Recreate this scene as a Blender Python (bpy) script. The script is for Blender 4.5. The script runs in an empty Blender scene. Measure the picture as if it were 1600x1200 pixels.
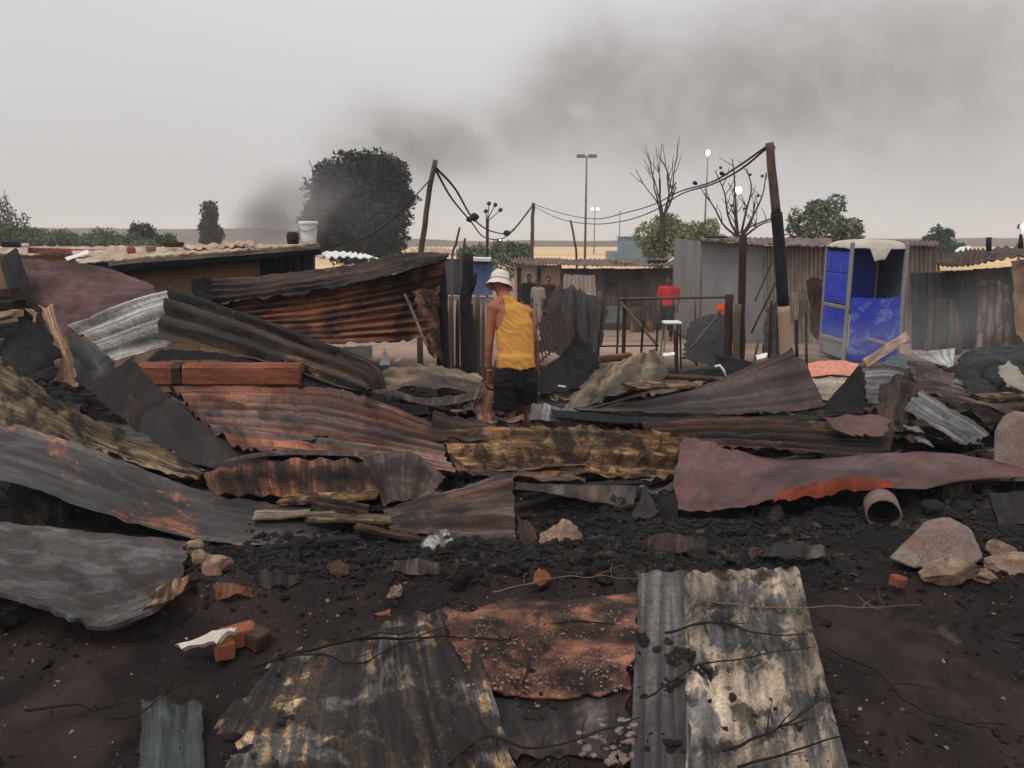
import bpy, bmesh, math, random
import numpy as np
from mathutils import Vector, Matrix, noise as mnoise
R = math.radians
scene = bpy.context.scene
COL = scene.collection
random.seed(7)

# ------------------------------------------------------------------ camera
CAM_H = 2.0
PITCH = R(10.76)
cam_d = bpy.data.cameras.new('camera'); cam = bpy.data.objects.new('camera', cam_d); COL.objects.link(cam)
cam.location = (0, 0, CAM_H); cam.rotation_euler = (R(90) - PITCH, 0, 0)
cam_d.sensor_width = 36.0; cam_d.lens = 27.0; cam_d.clip_start = 0.05; cam_d.clip_end = 6000
scene.camera = cam

# ------------------------------------------------------------------ sky, sun, exposure
world = bpy.data.worlds.new('World'); scene.world = world; world.use_nodes = True
wn = world.node_tree.nodes; wl = world.node_tree.links
for n in list(wn): wn.remove(n)
w_out = wn.new('ShaderNodeOutputWorld'); w_bg = wn.new('ShaderNodeBackground')
sky = wn.new('ShaderNodeTexSky'); sky.sky_type = 'NISHITA'; sky.sun_disc = False
sky.sun_elevation = R(62); sky.sun_rotation = R(215); sky.dust_density = 1.0; sky.air_density = 1.0
tc = wn.new('ShaderNodeTexCoord')
cl = wn.new('ShaderNodeTexNoise'); cl.inputs['Scale'].default_value = 1.6; cl.inputs['Detail'].default_value = 3.0
cl.inputs['Roughness'].default_value = 0.45
wm = wn.new('ShaderNodeMapping'); wm.inputs['Scale'].default_value = (1, 1, 2.2)
wl.new(tc.outputs['Generated'], wm.inputs['Vector']); wl.new(wm.outputs['Vector'], cl.inputs['Vector'])
mr = wn.new('ShaderNodeMapRange'); mr.inputs['From Min'].default_value = 0.3; mr.inputs['From Max'].default_value = 0.7
mr.inputs['To Min'].default_value = 0.0; mr.inputs['To Max'].default_value = 1.0
wl.new(cl.outputs['Fac'], mr.inputs['Value'])
cc = wn.new('ShaderNodeMix'); cc.data_type = 'RGBA'
cc.inputs['A'].default_value = (7.15, 7.06, 7.08, 1); cc.inputs['B'].default_value = (7.75, 7.68, 7.72, 1)
wl.new(mr.outputs['Result'], cc.inputs['Factor'])
mx = wn.new('ShaderNodeMix'); mx.data_type = 'RGBA'; mx.inputs['Factor'].default_value = 0.995   # thick overcast over the sky
wl.new(sky.outputs['Color'], mx.inputs['A']); wl.new(cc.outputs['Result'], mx.inputs['B'])
sz = wn.new('ShaderNodeSeparateXYZ'); wl.new(tc.outputs['Generated'], sz.inputs[0])
gr_ = wn.new('ShaderNodeMapRange'); gr_.interpolation_type = 'SMOOTHSTEP'; wl.new(sz.outputs['Z'], gr_.inputs['Value'])     # an overcast sky is brighter overhead
gr_.inputs['From Min'].default_value = -0.05; gr_.inputs['From Max'].default_value = 0.5; gr_.inputs['To Min'].default_value = 0.76; gr_.inputs['To Max'].default_value = 1.05
vm = wn.new('ShaderNodeVectorMath'); vm.operation = 'SCALE'; wl.new(mx.outputs['Result'], vm.inputs[0]); wl.new(gr_.outputs['Result'], vm.inputs['Scale'])
wl.new(vm.outputs['Vector'], w_bg.inputs['Color']); w_bg.inputs['Strength'].default_value = 0.1
wl.new(w_bg.outputs['Background'], w_out.inputs['Surface'])

sun_d = bpy.data.lights.new('sun', 'SUN'); sun = bpy.data.objects.new('sun', sun_d); COL.objects.link(sun)
sun_d.energy = 1.3; sun_d.angle = R(18); sun_d.color = (1.0, 0.975, 0.955)
sun.rotation_euler = (R(90 - 62), 0, R(-35)); sun.location = (0, 0, 40)

vs = scene.view_settings; vs.view_transform = 'Standard'; vs.look = 'None'; vs.exposure = 0.0; vs.gamma = 1.0
vs.use_curve_mapping = False
cy = scene.cycles
try:
    cy.use_denoising = True; cy.max_bounces = 6; cy.diffuse_bounces = 3; cy.glossy_bounces = 2
    cy.transmission_bounces = 2; cy.volume_bounces = 2; cy.volume_step_rate = 1.0; cy.volume_max_steps = 128
    cy.sample_clamp_indirect = 4.0; cy.caustics_reflective = False; cy.caustics_refractive = False
except Exception: pass

# ------------------------------------------------------------------ places
_sp, _cp = math.sin(PITCH), math.cos(PITCH)
def P(px, py, Y):
    """point of the place seen at photograph pixel (px, py), Y metres in front of the camera"""
    x = (px - 800) / 1200.0; v = (py - 600) / 1200.0
    t = Y / (_cp - v * _sp)
    return Vector((t * x, Y, CAM_H - t * (_sp + v * _cp)))
def G(rows): return [[P(*c) for c in r] for r in rows]
_gy = [-400, 0, 2.4, 3.0, 3.8, 4.5, 6, 8, 10, 14, 20, 30, 60, 300, 5000]
_gz = [0.0, 0.0, 0.05, 0.12, 0.24, 0.15, 0.05, -0.02, -0.1, -0.25, -0.55, -0.8, -1.0, -1.1, -1.1]
def ground_z(x, y): return float(np.interp(y, _gy, _gz))

# ------------------------------------------------------------------ object helpers
def tag(o, label=None, cat=None, group=None, kind=None):
    if label: o['label'] = label
    if cat: o['category'] = cat
    if group: o['group'] = group
    if kind: o['kind'] = kind
    return o
def empty(name, loc, rz=0.0, label=None, cat=None, group=None):
    o = bpy.data.objects.new(name, None); COL.objects.link(o); o.location = loc; o.rotation_euler = (0, 0, rz)
    o.empty_display_size = 0.2
    return tag(o, label, cat, group)
def link_mesh(name, me, mat, parent=None, loc=(0, 0, 0), rot=(0, 0, 0)):
    o = bpy.data.objects.new(name, me); COL.objects.link(o)
    if mat is not None and not me.materials: me.materials.append(mat)
    o.location = loc; o.rotation_euler = rot
    if parent is not None: o.parent = parent
    return o
def mesh_from(name, V, F, smooth=True, uv=None):
    me = bpy.data.meshes.new(name); me.from_pydata([tuple(v) for v in V], [], F)
    me.polygons.foreach_set('use_smooth', [bool(smooth)] * len(me.polygons))
    if uv is not None:
        l = me.uv_layers.new(name='UVMap'); idx = np.empty(len(me.loops), dtype=np.int32)
        me.loops.foreach_get('vertex_index', idx)
        l.data.foreach_set('uv', np.asarray(uv, dtype=np.float32)[idx].ravel())
    me.update(); return me
def dup(root, loc=None, rotz=None, label=None):
    r = root.copy(); COL.objects.link(r)
    if loc is not None: r.location = loc
    if rotz is not None: r.rotation_euler = (0, 0, rotz)
    if label: r['label'] = label
    def kids(a, b):
        for ch in [c for c in COL.objects if c.parent == a]:
            c = ch.copy(); COL.objects.link(c); c.parent = b; kids(ch, c)
    kids(root, r)
    return r

class MB:
    """collects simple shapes into one mesh"""
    def __init__(s): s.V = []; s.F = []
    def add(s, V, F):
        o = len(s.V); s.V += [Vector(v) for v in V]; s.F += [tuple(i + o for i in f) for f in F]; return s
    def box(s, c, d, M=None, j=0.0):
        c = Vector(c); hx, hy, hz = d[0] / 2, d[1] / 2, d[2] / 2; V = []
        for sx in (-1, 1):
            for sy in (-1, 1):
                for sz in (-1, 1):
                    v = Vector((sx * hx, sy * hy, sz * hz)) + Vector((random.uniform(-j, j), random.uniform(-j, j), random.uniform(-j, j)))
                    V.append(c + (M @ v if M else v))
        return s.add(V, [(0, 1, 3, 2), (4, 6, 7, 5), (0, 4, 5, 1), (2, 3, 7, 6), (0, 2, 6, 4), (1, 5, 7, 3)])
    def cbox(s, c, d, b=0.01, M=None, j=0.0):
        """box with chamfered edges"""
        bm = bmesh.new(); bmesh.ops.create_cube(bm, size=1.0)
        for v in bm.verts: v.co = Vector((v.co.x * d[0], v.co.y * d[1], v.co.z * d[2]))
        bmesh.ops.bevel(bm, geom=list(bm.edges), offset=b, segments=1, affect='EDGES')
        bm.verts.index_update()
        V = []
        for v in bm.verts:
            q = v.co + Vector((random.uniform(-j, j), random.uniform(-j, j), random.uniform(-j, j)))
            V.append(Vector(c) + (M @ q if M else q))
        F = [tuple(v.index for v in f.verts) for f in bm.faces]; bm.free()
        return s.add(V, F)
    def tube(s, pts, rad, n=6, cap=True):
        pts = [Vector(p) for p in pts]; m = len(pts)
        if not hasattr(rad, '__len__'): rad = [rad] * m
        V = []; F = []; prev = None
        for i, p in enumerate(pts):
            t = (pts[min(i + 1, m - 1)] - pts[max(i - 1, 0)])
            t = t.normalized() if t.length > 1e-9 else Vector((0, 0, 1))
            a = prev if prev is not None else (Vector((1, 0, 0)) if abs(t.x) < 0.8 else Vector((0, 1, 0)))
            a = (a - t * a.dot(t)); a = a.normalized() if a.length > 1e-6 else t.orthogonal().normalized()
            b = t.cross(a); prev = a
            for k in range(n):
                q = 2 * math.pi * k / n; V.append(p + (a * math.cos(q) + b * math.sin(q)) * rad[i])
        for i in range(m - 1):
            for k in range(n):
                F.append((i * n + k, i * n + (k + 1) % n, (i + 1) * n + (k + 1) % n, (i + 1) * n + k))
        if cap:
            F.append(tuple(range(n - 1, -1, -1))); F.append(tuple((m - 1) * n + k for k in range(n)))
        return s.add(V, F)
    def lathe(s, prof, n=24, c=(0, 0, 0), M=None):
        c = Vector(c); V = []; F = []
        for r, z in prof:
            for k in range(n):
                q = 2 * math.pi * k / n; v = Vector((r * math.cos(q), r * math.sin(q), z)); V.append(c + (M @ v if M else v))
        for i in range(len(prof) - 1):
            for k in range(n):
                F.append((i * n + k, i * n + (k + 1) % n, (i + 1) * n + (k + 1) % n, (i + 1) * n + k))
        return s.add(V, F)
    def build(s, name, mat, parent=None, smooth=False, origin=None, world=False):
        """origin: where the object's own origin lies (default: base of its bounds)"""
        V = s.V
        if parent is not None and not world: o0 = Vector((0, 0, 0))
        elif parent is not None: o0 = parent.location
        elif origin is not None: o0 = Vector(origin)
        else:
            a = np.array([v[:] for v in V]); o0 = Vector(((a[:, 0].min() + a[:, 0].max()) / 2, (a[:, 1].min() + a[:, 1].max()) / 2, a[:, 2].min()))
        V = [v - o0 for v in V]
        me = mesh_from(name, V, s.F, smooth)
        o = link_mesh(name, me, mat, parent)
        if parent is None: o.location = o0
        return o

# ------------------------------------------------------------------ materials
def newmat(name):
    m = bpy.data.materials.new(name); m.use_nodes = True
    nt = m.node_tree; b = nt.nodes.get('Principled BSDF')
    return m, nt, b
def _mixc(nt, fac, A, B):
    n = nt.nodes.new('ShaderNodeMix'); n.data_type = 'RGBA'; n.clamp_factor = True
    for k, v in (('Factor', fac), ('A', A), ('B', B)):
        s = n.inputs[k] if k == 'Factor' else [i for i in n.inputs if i.name == k and i.type == 'RGBA'][0]
        if hasattr(v, 'is_output'): nt.links.new(v, s)
        elif k == 'Factor': s.default_value = v
        else: s.default_value = (*v, 1)
    return [o for o in n.outputs if o.type == 'RGBA'][0]
def _noise(nt, vec, scale, detail, seed, rough=0.55, dist=0.0):
    n = nt.nodes.new('ShaderNodeTexNoise'); n.noise_dimensions = '4D'
    n.inputs['Scale'].default_value = scale; n.inputs['Detail'].default_value = detail
    n.inputs['Roughness'].default_value = rough; n.inputs['W'].default_value = seed; n.inputs['Distortion'].default_value = dist
    nt.links.new(vec, n.inputs['Vector']); return n.outputs['Fac']
def _ramp(nt, val, lo, hi, a=0.0, b=1.0):
    n = nt.nodes.new('ShaderNodeMapRange'); n.interpolation_type = 'SMOOTHSTEP'
    n.inputs['From Min'].default_value = lo; n.inputs['From Max'].default_value = hi
    n.inputs['To Min'].default_value = a; n.inputs['To Max'].default_value = b
    nt.links.new(val, n.inputs['Value']); return n.outputs['Result']
def _vec(nt, coord, scale=(1, 1, 1)):
    t = nt.nodes.new('ShaderNodeTexCoord'); m = nt.nodes.new('ShaderNodeMapping'); m.inputs['Scale'].default_value = scale
    nt.links.new(t.outputs['UV' if coord == 'uv' else 'Object'], m.inputs['Vector']); return m.outputs['Vector']
_seed = [0.0]; _K = [1.0]
def srgb(*c):
    return tuple((v / 255.0 / 12.92) if v / 255.0 <= 0.04045 else ((v / 255.0 + 0.055) / 1.055) ** 2.4 for v in c)
def wear(name, A, B, C, tb=0.5, tcut=0.5, sharp=0.08, stretch=(5, 0.7), sc=2.0, soot=0.5, specks=0.0, speck_col=(0.3, 0.27, 0.23),
         rough=0.62, metal=0.0, bump=0.25, coord='uv', fine=0.35, seed=None, spec=0.3, streak=None):
    """weathered surface: A ground colour, B second colour in streaks, C soot / third colour in patches, fine grain and ash specks"""
    _seed[0] += 3.71; s = _seed[0] if seed is None else seed
    A, B, C = (tuple(v * _K[0] for v in q) for q in (A, B, C))
    if _K[0] < 0.9: sharp *= 0.62; sc *= 1.45; fine = min(0.5, fine * 1.35)
    m, nt, b = newmat(name)
    st = (stretch[0], stretch[1], 1) if coord == 'uv' else (stretch if len(stretch) == 3 else (stretch[0], stretch[0], stretch[1]))
    v_st = _vec(nt, coord, st); v = _vec(nt, coord)
    n1 = _noise(nt, v_st, sc * 0.6, 5, s, 0.62, 0.6); n2 = _noise(nt, v, sc, 6, s + 11, 0.6, 0.9)
    n3 = _noise(nt, v, sc * 14, 4, s + 23, 0.65); n4 = _noise(nt, v_st, sc * 4, 3, s + 31, 0.6)
    # streaks and patches both carry fine ragged edges
    def add(a, bq, k):
        n = nt.nodes.new('ShaderNodeMath'); n.operation = 'MULTIPLY_ADD'; nt.links.new(bq, n.inputs[0]); n.inputs[1].default_value = k
        nt.links.new(a, n.inputs[2]); return n.outputs[0]
    f1 = add(add(n1, n4, 0.28), n3, 0.22); f2 = add(add(n2, n3, 0.25), n4, 0.18)
    off = 0.25; off2 = 0.215
    c = _mixc(nt, _ramp(nt, f1, tb + off - sharp, tb + off + sharp), A, B)
    c = _mixc(nt, _ramp(nt, f2, tcut + off2 - sharp * 1.2, tcut + off2 + sharp * 1.2, 0.0, soot), c, C)
    g = nt.nodes.new('ShaderNodeMix'); g.data_type = 'RGBA'; g.blend_type = 'MULTIPLY'; g.inputs['Factor'].default_value = 1.0
    gr = nt.nodes.new('ShaderNodeCombineColor'); gv = _ramp(nt, n3, 0.25, 0.75, 1 - fine, 1 + fine)
    for k in range(3): nt.links.new(gv, gr.inputs[k])
    ia = [i for i in g.inputs if i.type == 'RGBA']; nt.links.new(c, ia[0]); nt.links.new(gr.outputs[0], ia[1])
    c = [o for o in g.outputs if o.type == 'RGBA'][0]
    if streak is None: streak = 0.42 if (coord == 'uv' and _K[0] < 0.9) else 0.0
    if streak > 0:
        vs_ = _vec(nt, coord, (stretch[0] * 3.2, stretch[1] * 0.9, 1)); n7 = _noise(nt, vs_, 1.5, 4, s + 61, 0.6, 0.3); n8 = _noise(nt, v, 1.1, 3, s + 67, 0.5)
        sv = _ramp(nt, n7, 0.40, 0.62, 1 - streak, 1 + 1.1 * streak); bv = _ramp(nt, n8, 0.36, 0.64, 0.62, 1.45)
        pq = nt.nodes.new('ShaderNodeMath'); pq.operation = 'MULTIPLY'; nt.links.new(sv, pq.inputs[0]); nt.links.new(bv, pq.inputs[1])
        gs = nt.nodes.new('ShaderNodeMix'); gs.data_type = 'RGBA'; gs.blend_type = 'MULTIPLY'; gs.inputs['Factor'].default_value = 1.0
        gc = nt.nodes.new('ShaderNodeCombineColor')
        for k in range(3): nt.links.new(pq.outputs[0], gc.inputs[k])
        ib = [i for i in gs.inputs if i.type == 'RGBA']; nt.links.new(c, ib[0]); nt.links.new(gc.outputs[0], ib[1]); c = [o for o in gs.outputs if o.type == 'RGBA'][0]
    if specks > 0:
        n5 = _noise(nt, v, sc * 22, 4, s + 47, 0.5); n6 = _noise(nt, v, sc * 1.3, 3, s + 53, 0.5)
        q = nt.nodes.new('ShaderNodeMath'); q.operation = 'MULTIPLY'
        nt.links.new(_ramp(nt, n5, 0.70 - 0.07 * specks, 0.75 - 0.06 * specks), q.inputs[0]); nt.links.new(_ramp(nt, n6, 0.46, 0.66, 0.0, 0.9), q.inputs[1])
        c = _mixc(nt, q.outputs[0], c, speck_col)
    nt.links.new(c, b.inputs['Base Color'])
    b.inputs['Metallic'].default_value = metal; b.inputs['Specular IOR Level'].default_value = spec
    rr = _ramp(nt, f2, 0.4, 1.0, rough - 0.12, rough + 0.2); nt.links.new(rr, b.inputs['Roughness'])
    if bump > 0:
        bp = nt.nodes.new('ShaderNodeBump'); bp.inputs['Strength'].default_value = bump; bp.inputs['Distance'].default_value = 0.012
        nt.links.new(add(n3, n2, 1.0), bp.inputs['Height']); nt.links.new(bp.outputs['Normal'], b.inputs['Normal'])
    return m
def flat(name, col, rough=0.7, metal=0.0, var=0.25, sc=6.0, bump=0.15, spec=0.3):
    return wear(name, col, tuple(c * (1 - var) for c in col), tuple(c * (1 - 1.6 * var) for c in col), 0.5, 0.55, 0.15, (1, 1), sc, 0.6, 0, rough=rough, metal=metal, bump=bump, coord='obj', fine=0.15, spec=spec)
def glow(name, col, strength):
    m, nt, b = newmat(name); b.inputs['Base Color'].default_value = (0.6, 0.6, 0.6, 1)
    b.inputs['Emission Color'].default_value = (*col, 1); b.inputs['Emission Strength'].default_value = strength
    return m

# ------------------------------------------------------------------ sheets of metal, board and cloth
def _cr(C, t):
    """Catmull-Rom through control points C (n, k) at parameters t in 0..1"""
    C = np.asarray(C, float); n = len(C)
    if n == 2: return C[0] + (C[1] - C[0]) * t[:, None]
    E = np.vstack([2 * C[0] - C[1], C, 2 * C[-1] - C[-2]])
    s = np.clip(t, 0, 1) * (n - 1); i = np.minimum(s.astype(int), n - 2); f = (s - i)[:, None]
    p0, p1, p2, p3 = E[i], E[i + 1], E[i + 2], E[i + 3]
    return 0.5 * (2 * p1 + (p2 - p0) * f + (2 * p0 - 5 * p1 + 4 * p2 - p3) * f ** 2 + (3 * p1 - p0 - 3 * p2 + p3) * f ** 3)
def patch(ctrl, U, V):
    """ctrl rows: first to last row along v, columns along u; U, V arrays of equal shape"""
    ctrl = np.array([[tuple(p) for p in r] for r in ctrl], float); shp = U.shape; u = U.ravel(); v = V.ravel()
    nv = len(ctrl); rows = np.stack([_cr(ctrl[k], u) for k in range(nv)])          # nv, N, 3
    out = np.empty((len(u), 3))
    if nv == 2: out = rows[0] + (rows[1] - rows[0]) * v[:, None]
    else:
        E = np.concatenate([(2 * rows[0] - rows[1])[None], rows, (2 * rows[-1] - rows[-2])[None]])
        s = np.clip(v, 0, 1) * (nv - 1); i = np.minimum(s.astype(int), nv - 2); f = (s - i)[:, None]; a = np.arange(len(u))
        p0, p1, p2, p3 = E[i, a], E[i + 1, a], E[i + 2, a], E[i + 3, a]
        out = 0.5 * (2 * p1 + (p2 - p0) * f + (2 * p0 - 5 * p1 + 4 * p2 - p3) * f ** 2 + (3 * p1 - p0 - 3 * p2 + p3) * f ** 3)
    return out.reshape(shp + (3,))
def vnoise(p, seed, oct=2):
    return mnoise.fractal(Vector((p[0] + seed, p[1] + seed * 1.7, p[2] - seed)), 1.0, 2.1, oct)
_sseed = [1.0]
def sheet(name, label, cat, ctrl, mat, waves=0, amp=0.012, axis='u', prof='sine', nu=None, nv=None, dent=0.02, dscale=2.5,
          rag=0.015, ragf=9.0, thick=0.003, group=None, parent=None, holes=None, curl=0.0, kind=None):
    """a thin sheet through the control grid; waves run across `axis`; dents, ragged edges and real thickness"""
    _sseed[0] += 5.3; sd = _sseed[0]
    A = np.array([[tuple(p) for p in r] for r in ctrl], float)
    Lu = np.mean([np.linalg.norm(np.diff(r, axis=0), axis=1).sum() for r in A]); Lv = np.mean([np.linalg.norm(np.diff(A[:, k], axis=0), axis=1).sum() for k in range(A.shape[1])])
    den = 42.0 if max(Lu, Lv) < 2.2 else (30.0 if max(Lu, Lv) < 4 else 18.0)
    if nu is None: nu = max(int(Lu * den), waves * 8 if axis == 'u' else 0, 8)
    if nv is None: nv = max(int(Lv * den), waves * 8 if axis == 'v' else 0, 8)
    nu = min(nu, 160); nv = min(nv, 160)
    u = np.linspace(0, 1, nu + 1); v = np.linspace(0, 1, nv + 1)
    U, V = np.meshgrid(u, v)
    def edge(n, f, s):
        f1 = min(f, n * .16); f2 = min(f * 3.1, n * .30)
        return np.array([mnoise.noise(Vector((s + k / n * f1, sd, 0))) * 0.75 + mnoise.noise(Vector((s + k / n * f2, sd + 9, 0))) * 0.35 for k in range(n + 1)])
    e0 = np.abs(edge(nu, ragf * Lu, 3)) * rag / Lv * 2; e1 = 1 - np.abs(edge(nu, ragf * Lu, 51)) * rag / Lv * 2
    g0 = np.abs(edge(nv, ragf * Lv, 97)) * rag / Lu * 2; g1 = 1 - np.abs(edge(nv, ragf * Lv, 151)) * rag / Lu * 2
    UU = g0[:, None] + U * (g1 - g0)[:, None]; VV = e0[None, :] + V * (e1 - e0)[None, :]
    S = patch(A, UU, VV); h = 1e-3
    du = patch(A, np.clip(UU + h, 0, 1), VV) - patch(A, np.clip(UU - h, 0, 1), VV)
    dv = patch(A, UU, np.clip(VV + h, 0, 1)) - patch(A, UU, np.clip(VV - h, 0, 1))
    N = np.cross(du, dv); N /= (np.linalg.norm(N, axis=2, keepdims=True) + 1e-12)
    # waves keep their pitch but fade where the heat flattened them
    D = np.zeros_like(U)
    if waves:
        ph = (UU if axis == 'u' else VV) * waves
        if prof == 'sine': w = np.sin(ph * 2 * math.pi)
        else:
            fr = np.abs((ph % 1.0) - 0.5); w = np.clip((0.26 - fr) / 0.10, 0, 1) * 2 - 0.4
        D += w * amp
    dn = np.empty(U.shape); mod = np.empty(U.shape)
    for i in range(nv + 1):
        for j in range(nu + 1):
            p = S[i, j] * dscale
            q1 = mnoise.noise(Vector((p[0] * .8 + sd, p[1] * .8, p[2] * .8 - sd))); q2 = mnoise.noise(Vector((p[0] * 1.7 - sd, p[1] * 1.7 + sd, p[2] * 1.7)))
            dn[i, j] = .3 * mnoise.noise(Vector((p[0] * .6 + sd, p[1] * .6, p[2] * .6 + 3 * sd))) + .9 * (.28 - abs(q1)) + .45 * (.25 - abs(q2)) + .12 * mnoise.noise(Vector((p[0] * 5, p[1] * 5, p[2] * 5 + sd)))
            mod[i, j] = mnoise.noise(Vector((p[0] * .6 - sd, p[1] * .6, p[2] * .6 + sd)))
    if waves: D *= np.clip(1.05 + mod * 0.9, 0.4, 1.4)
    D += dn * dent
    # sharp creases across the sheet
    cr = np.abs(np.sin((UU * Lu * 1.1 + VV * Lv * 0.45 + mod * 0.8 + sd) * 2.1)); D += (np.clip(1 - cr * 9, 0, 1)) * dent * 0.5
    S = S + N * D[..., None]
    du = np.gradient(S, axis=1); dv = np.gradient(S, axis=0); N2 = np.cross(du, dv); N2 /= (np.linalg.norm(N2, axis=2, keepdims=True) + 1e-12)
    B = S - N2 * thick
    n = (nu + 1) * (nv + 1); Vt = S.reshape(-1, 3); Vb = B.reshape(-1, 3)
    uvt = np.stack([UU * Lu, VV * Lv] if axis == 'u' else [VV * Lv, UU * Lu], axis=2).reshape(-1, 2)
    keep = np.ones((nv, nu), bool)
    if holes:
        for (hu, hv, hr) in holes:
            for i in range(nv):
                for j in range(nu):
                    uu, vv2 = u[j] * Lu, v[i] * Lv
                    q = math.hypot(uu - hu * Lu, vv2 - hv * Lv) + 0.4 * hr * mnoise.noise(Vector((uu * 6 / max(hr * 4, .2), vv2 * 6 / max(hr * 4, .2), sd)))
                    if q < hr: keep[i, j] = False
    F = []
    I = np.arange(n).reshape(nv + 1, nu + 1)
    for i in range(nv):
        for j in range(nu):
            if not keep[i, j]: continue
            a, b2, c, d = I[i, j], I[i, j + 1], I[i + 1, j + 1], I[i + 1, j]
            F.append((a, b2, c, d)); F.append((a + n, d + n, c + n, b2 + n))
    # rim on its own vertices
    allV = [Vt, Vb]; uvs = [uvt, uvt]; base = 2 * n
    loop = list(I[0, :]) + list(I[1:, -1]) + list(I[-1, -2::-1]) + list(I[-2:0:-1, 0])
    m = len(loop); allV += [Vt[loop], Vb[loop]]; uvs += [uvt[loop], uvt[loop]]
    for k in range(m): k2 = (k + 1) % m; F.append((base + k2, base + k, base + m + k, base + m + k2))
    Va = np.vstack(allV); uva = np.vstack(uvs)
    if parent is None:
        o0 = np.array([Va[:, 0].mean(), Va[:, 1].mean(), Va[:, 2].min()])
    else: o0 = np.array(parent.location)
    me = mesh_from(name, (Va - o0).tolist(), [tuple(int(x) for x in f) for f in F], True, uva)
    o = link_mesh(name, me, mat, parent)
    if parent is None: o.location = o0
    return tag(o, label, cat, group, kind)

def plank(name, label, cat, a, b, w, t, mat, up=None, group=None, parent=None, jag=0.006, seg=10, taper=1.0, bend=0.0, burnt_end=0.0):
    """a board or beam from a to b, w wide, t thick, slightly uneven, with worn edges and broken ends"""
    a = Vector(a); b = Vector(b); ax = (b - a); L = ax.length; ax.normalize()
    up = Vector(up) if up is not None else Vector((0, 0, 1))
    sd = ax.cross(up); sd = sd.normalized() if sd.length > 1e-4 else ax.orthogonal().normalized()
    nn = sd.cross(ax).normalized(); s0 = random.random() * 50
    V = []; F = []; uv = []; ring = 8; c = min(w, t) * 0.18
    shape = [(-w / 2 + c, -t / 2), (w / 2 - c, -t / 2), (w / 2, -t / 2 + c), (w / 2, t / 2 - c), (w / 2 - c, t / 2), (-w / 2 + c, t / 2), (-w / 2, t / 2 - c), (-w / 2, -t / 2 + c)]
    for i in range(seg + 1):
        f = i / seg; k = 1 + (taper - 1) * f
        for q, (x, y) in enumerate(shape):
            e = 0.0
            if i in (0, seg): e = mnoise.noise(Vector((x * 40 + s0, y * 40, i))) * jag * 4
            nz = mnoise.noise(Vector((f * L * 6 + s0, x * 9, y * 9))) * jag
            p = a + ax * (f * L + e) + sd * (x * k + nz) + nn * (y * k + nz + math.sin(f * math.pi) * bend)
            V.append(p); uv.append((x + y * 2, f * L))
    for i in range(seg):
        for q in range(ring):
            q2 = (q + 1) % ring; F.append((i * ring + q, i * ring + q2, (i + 1) * ring + q2, (i + 1) * ring + q))
    F.append(tuple(range(ring - 1, -1, -1))); F.append(tuple(seg * ring + q for q in range(ring)))
    if parent is not None: o0 = parent.location
    else:
        o0 = (a + b) / 2; o0 = Vector((o0.x, o0.y, min(a.z, b.z)))
    me = mesh_from(name, [v - o0 for v in V], F, False, uv)
    o = link_mesh(name, me, mat, parent)
    if parent is None: o.location = o0
    return tag(o, label, cat, group)

def rock(name, label, cat, c, d, mat, group=None, rz=0.0, sub=2, k=0.25, parent=None, cut=True):
    bm = bmesh.new(); bmesh.ops.create_icosphere(bm, subdivisions=sub, radius=0.5); s0 = random.random() * 90
    pl = [(Vector((random.uniform(-1, 1), random.uniform(-1, 1), random.uniform(-.4, 1))).normalized(), random.uniform(0.22, 0.40)) for _ in range(10)]
    for v in bm.verts:
        p = v.co.copy()
        if cut:
            for nrm, dd in pl:
                e = p.dot(nrm) - dd
                if e > 0: p -= nrm * e
        p *= 1 + k * mnoise.fractal(Vector((p.x * 2.6 + s0, p.y * 2.6, p.z * 2.6)), 1.0, 2.0, 3)
        v.co = Vector((p.x * d[0], p.y * d[1], (p.z + 0.35) * d[2]))
    me = bpy.data.meshes.new(name); bm.to_mesh(me); bm.free()
    me.polygons.foreach_set('use_smooth', [sub > 3] * len(me.polygons))
    o = link_mesh(name, me, mat, parent, c, (random.uniform(-.15, .15), random.uniform(-.15, .15), rz))
    return tag(o, label, cat, group)

def on_ground(rows, lift):
    out = []
    for r in rows:
        q = []
        for (px, py, dz) in r:
            # meet the ground along the sight line through the pixel, then lift
            lo, hi = 1.2, 12.0
            for _ in range(40):
                mid = (lo + hi) / 2; p = P(px, py, mid)
                if p.z > ground_z(p.x, p.y) + lift + dz: lo = mid
                else: hi = mid
            q.append(P(px, py, (lo + hi) / 2))
        out.append(q)
    return out
def GP(px, py, lift=0.0): return on_ground([[(px, py, 0.0)]], lift)[0][0]
# ------------------------------------------------------------------ materials in use
M = {}
_K[0] = 0.62
M['rust'] = wear('rust_streaks', srgb(164, 98, 64), srgb(104, 68, 54), srgb(34, 26, 25), 0.5, 0.50, 0.09, (7, 0.5), 1.6, 0.8, 0.3, rough=0.6)
M['rust_red'] = wear('rust_orange_grey', srgb(170, 104, 76), srgb(140, 114, 106), srgb(50, 35, 31), 0.5, 0.53, 0.1, (6, 0.45), 1.6, 0.7, 0.2, rough=0.58)
M['rust_dark'] = wear('rust_dark', srgb(84, 56, 44), srgb(38, 29, 27), srgb(122, 90, 64), 0.5, 0.62, 0.1, (7, 0.5), 1.8, 0.7, 0.3, rough=0.6)
M['burnt_brown'] = wear('burnt_brown', srgb(84, 62, 48), srgb(34, 27, 25), srgb(146, 114, 82), 0.5, 0.66, 0.09, (9, 0.35), 1.8, 0.8, 0.2, rough=0.62)
M['soot_metal'] = wear('soot_metal', srgb(86, 77, 74), srgb(78, 54, 44), srgb(26, 23, 23), 0.50, 0.48, 0.10, (3, 0.7), 1.6, 0.8, 0.4, rough=0.55, spec=0.28)
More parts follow.
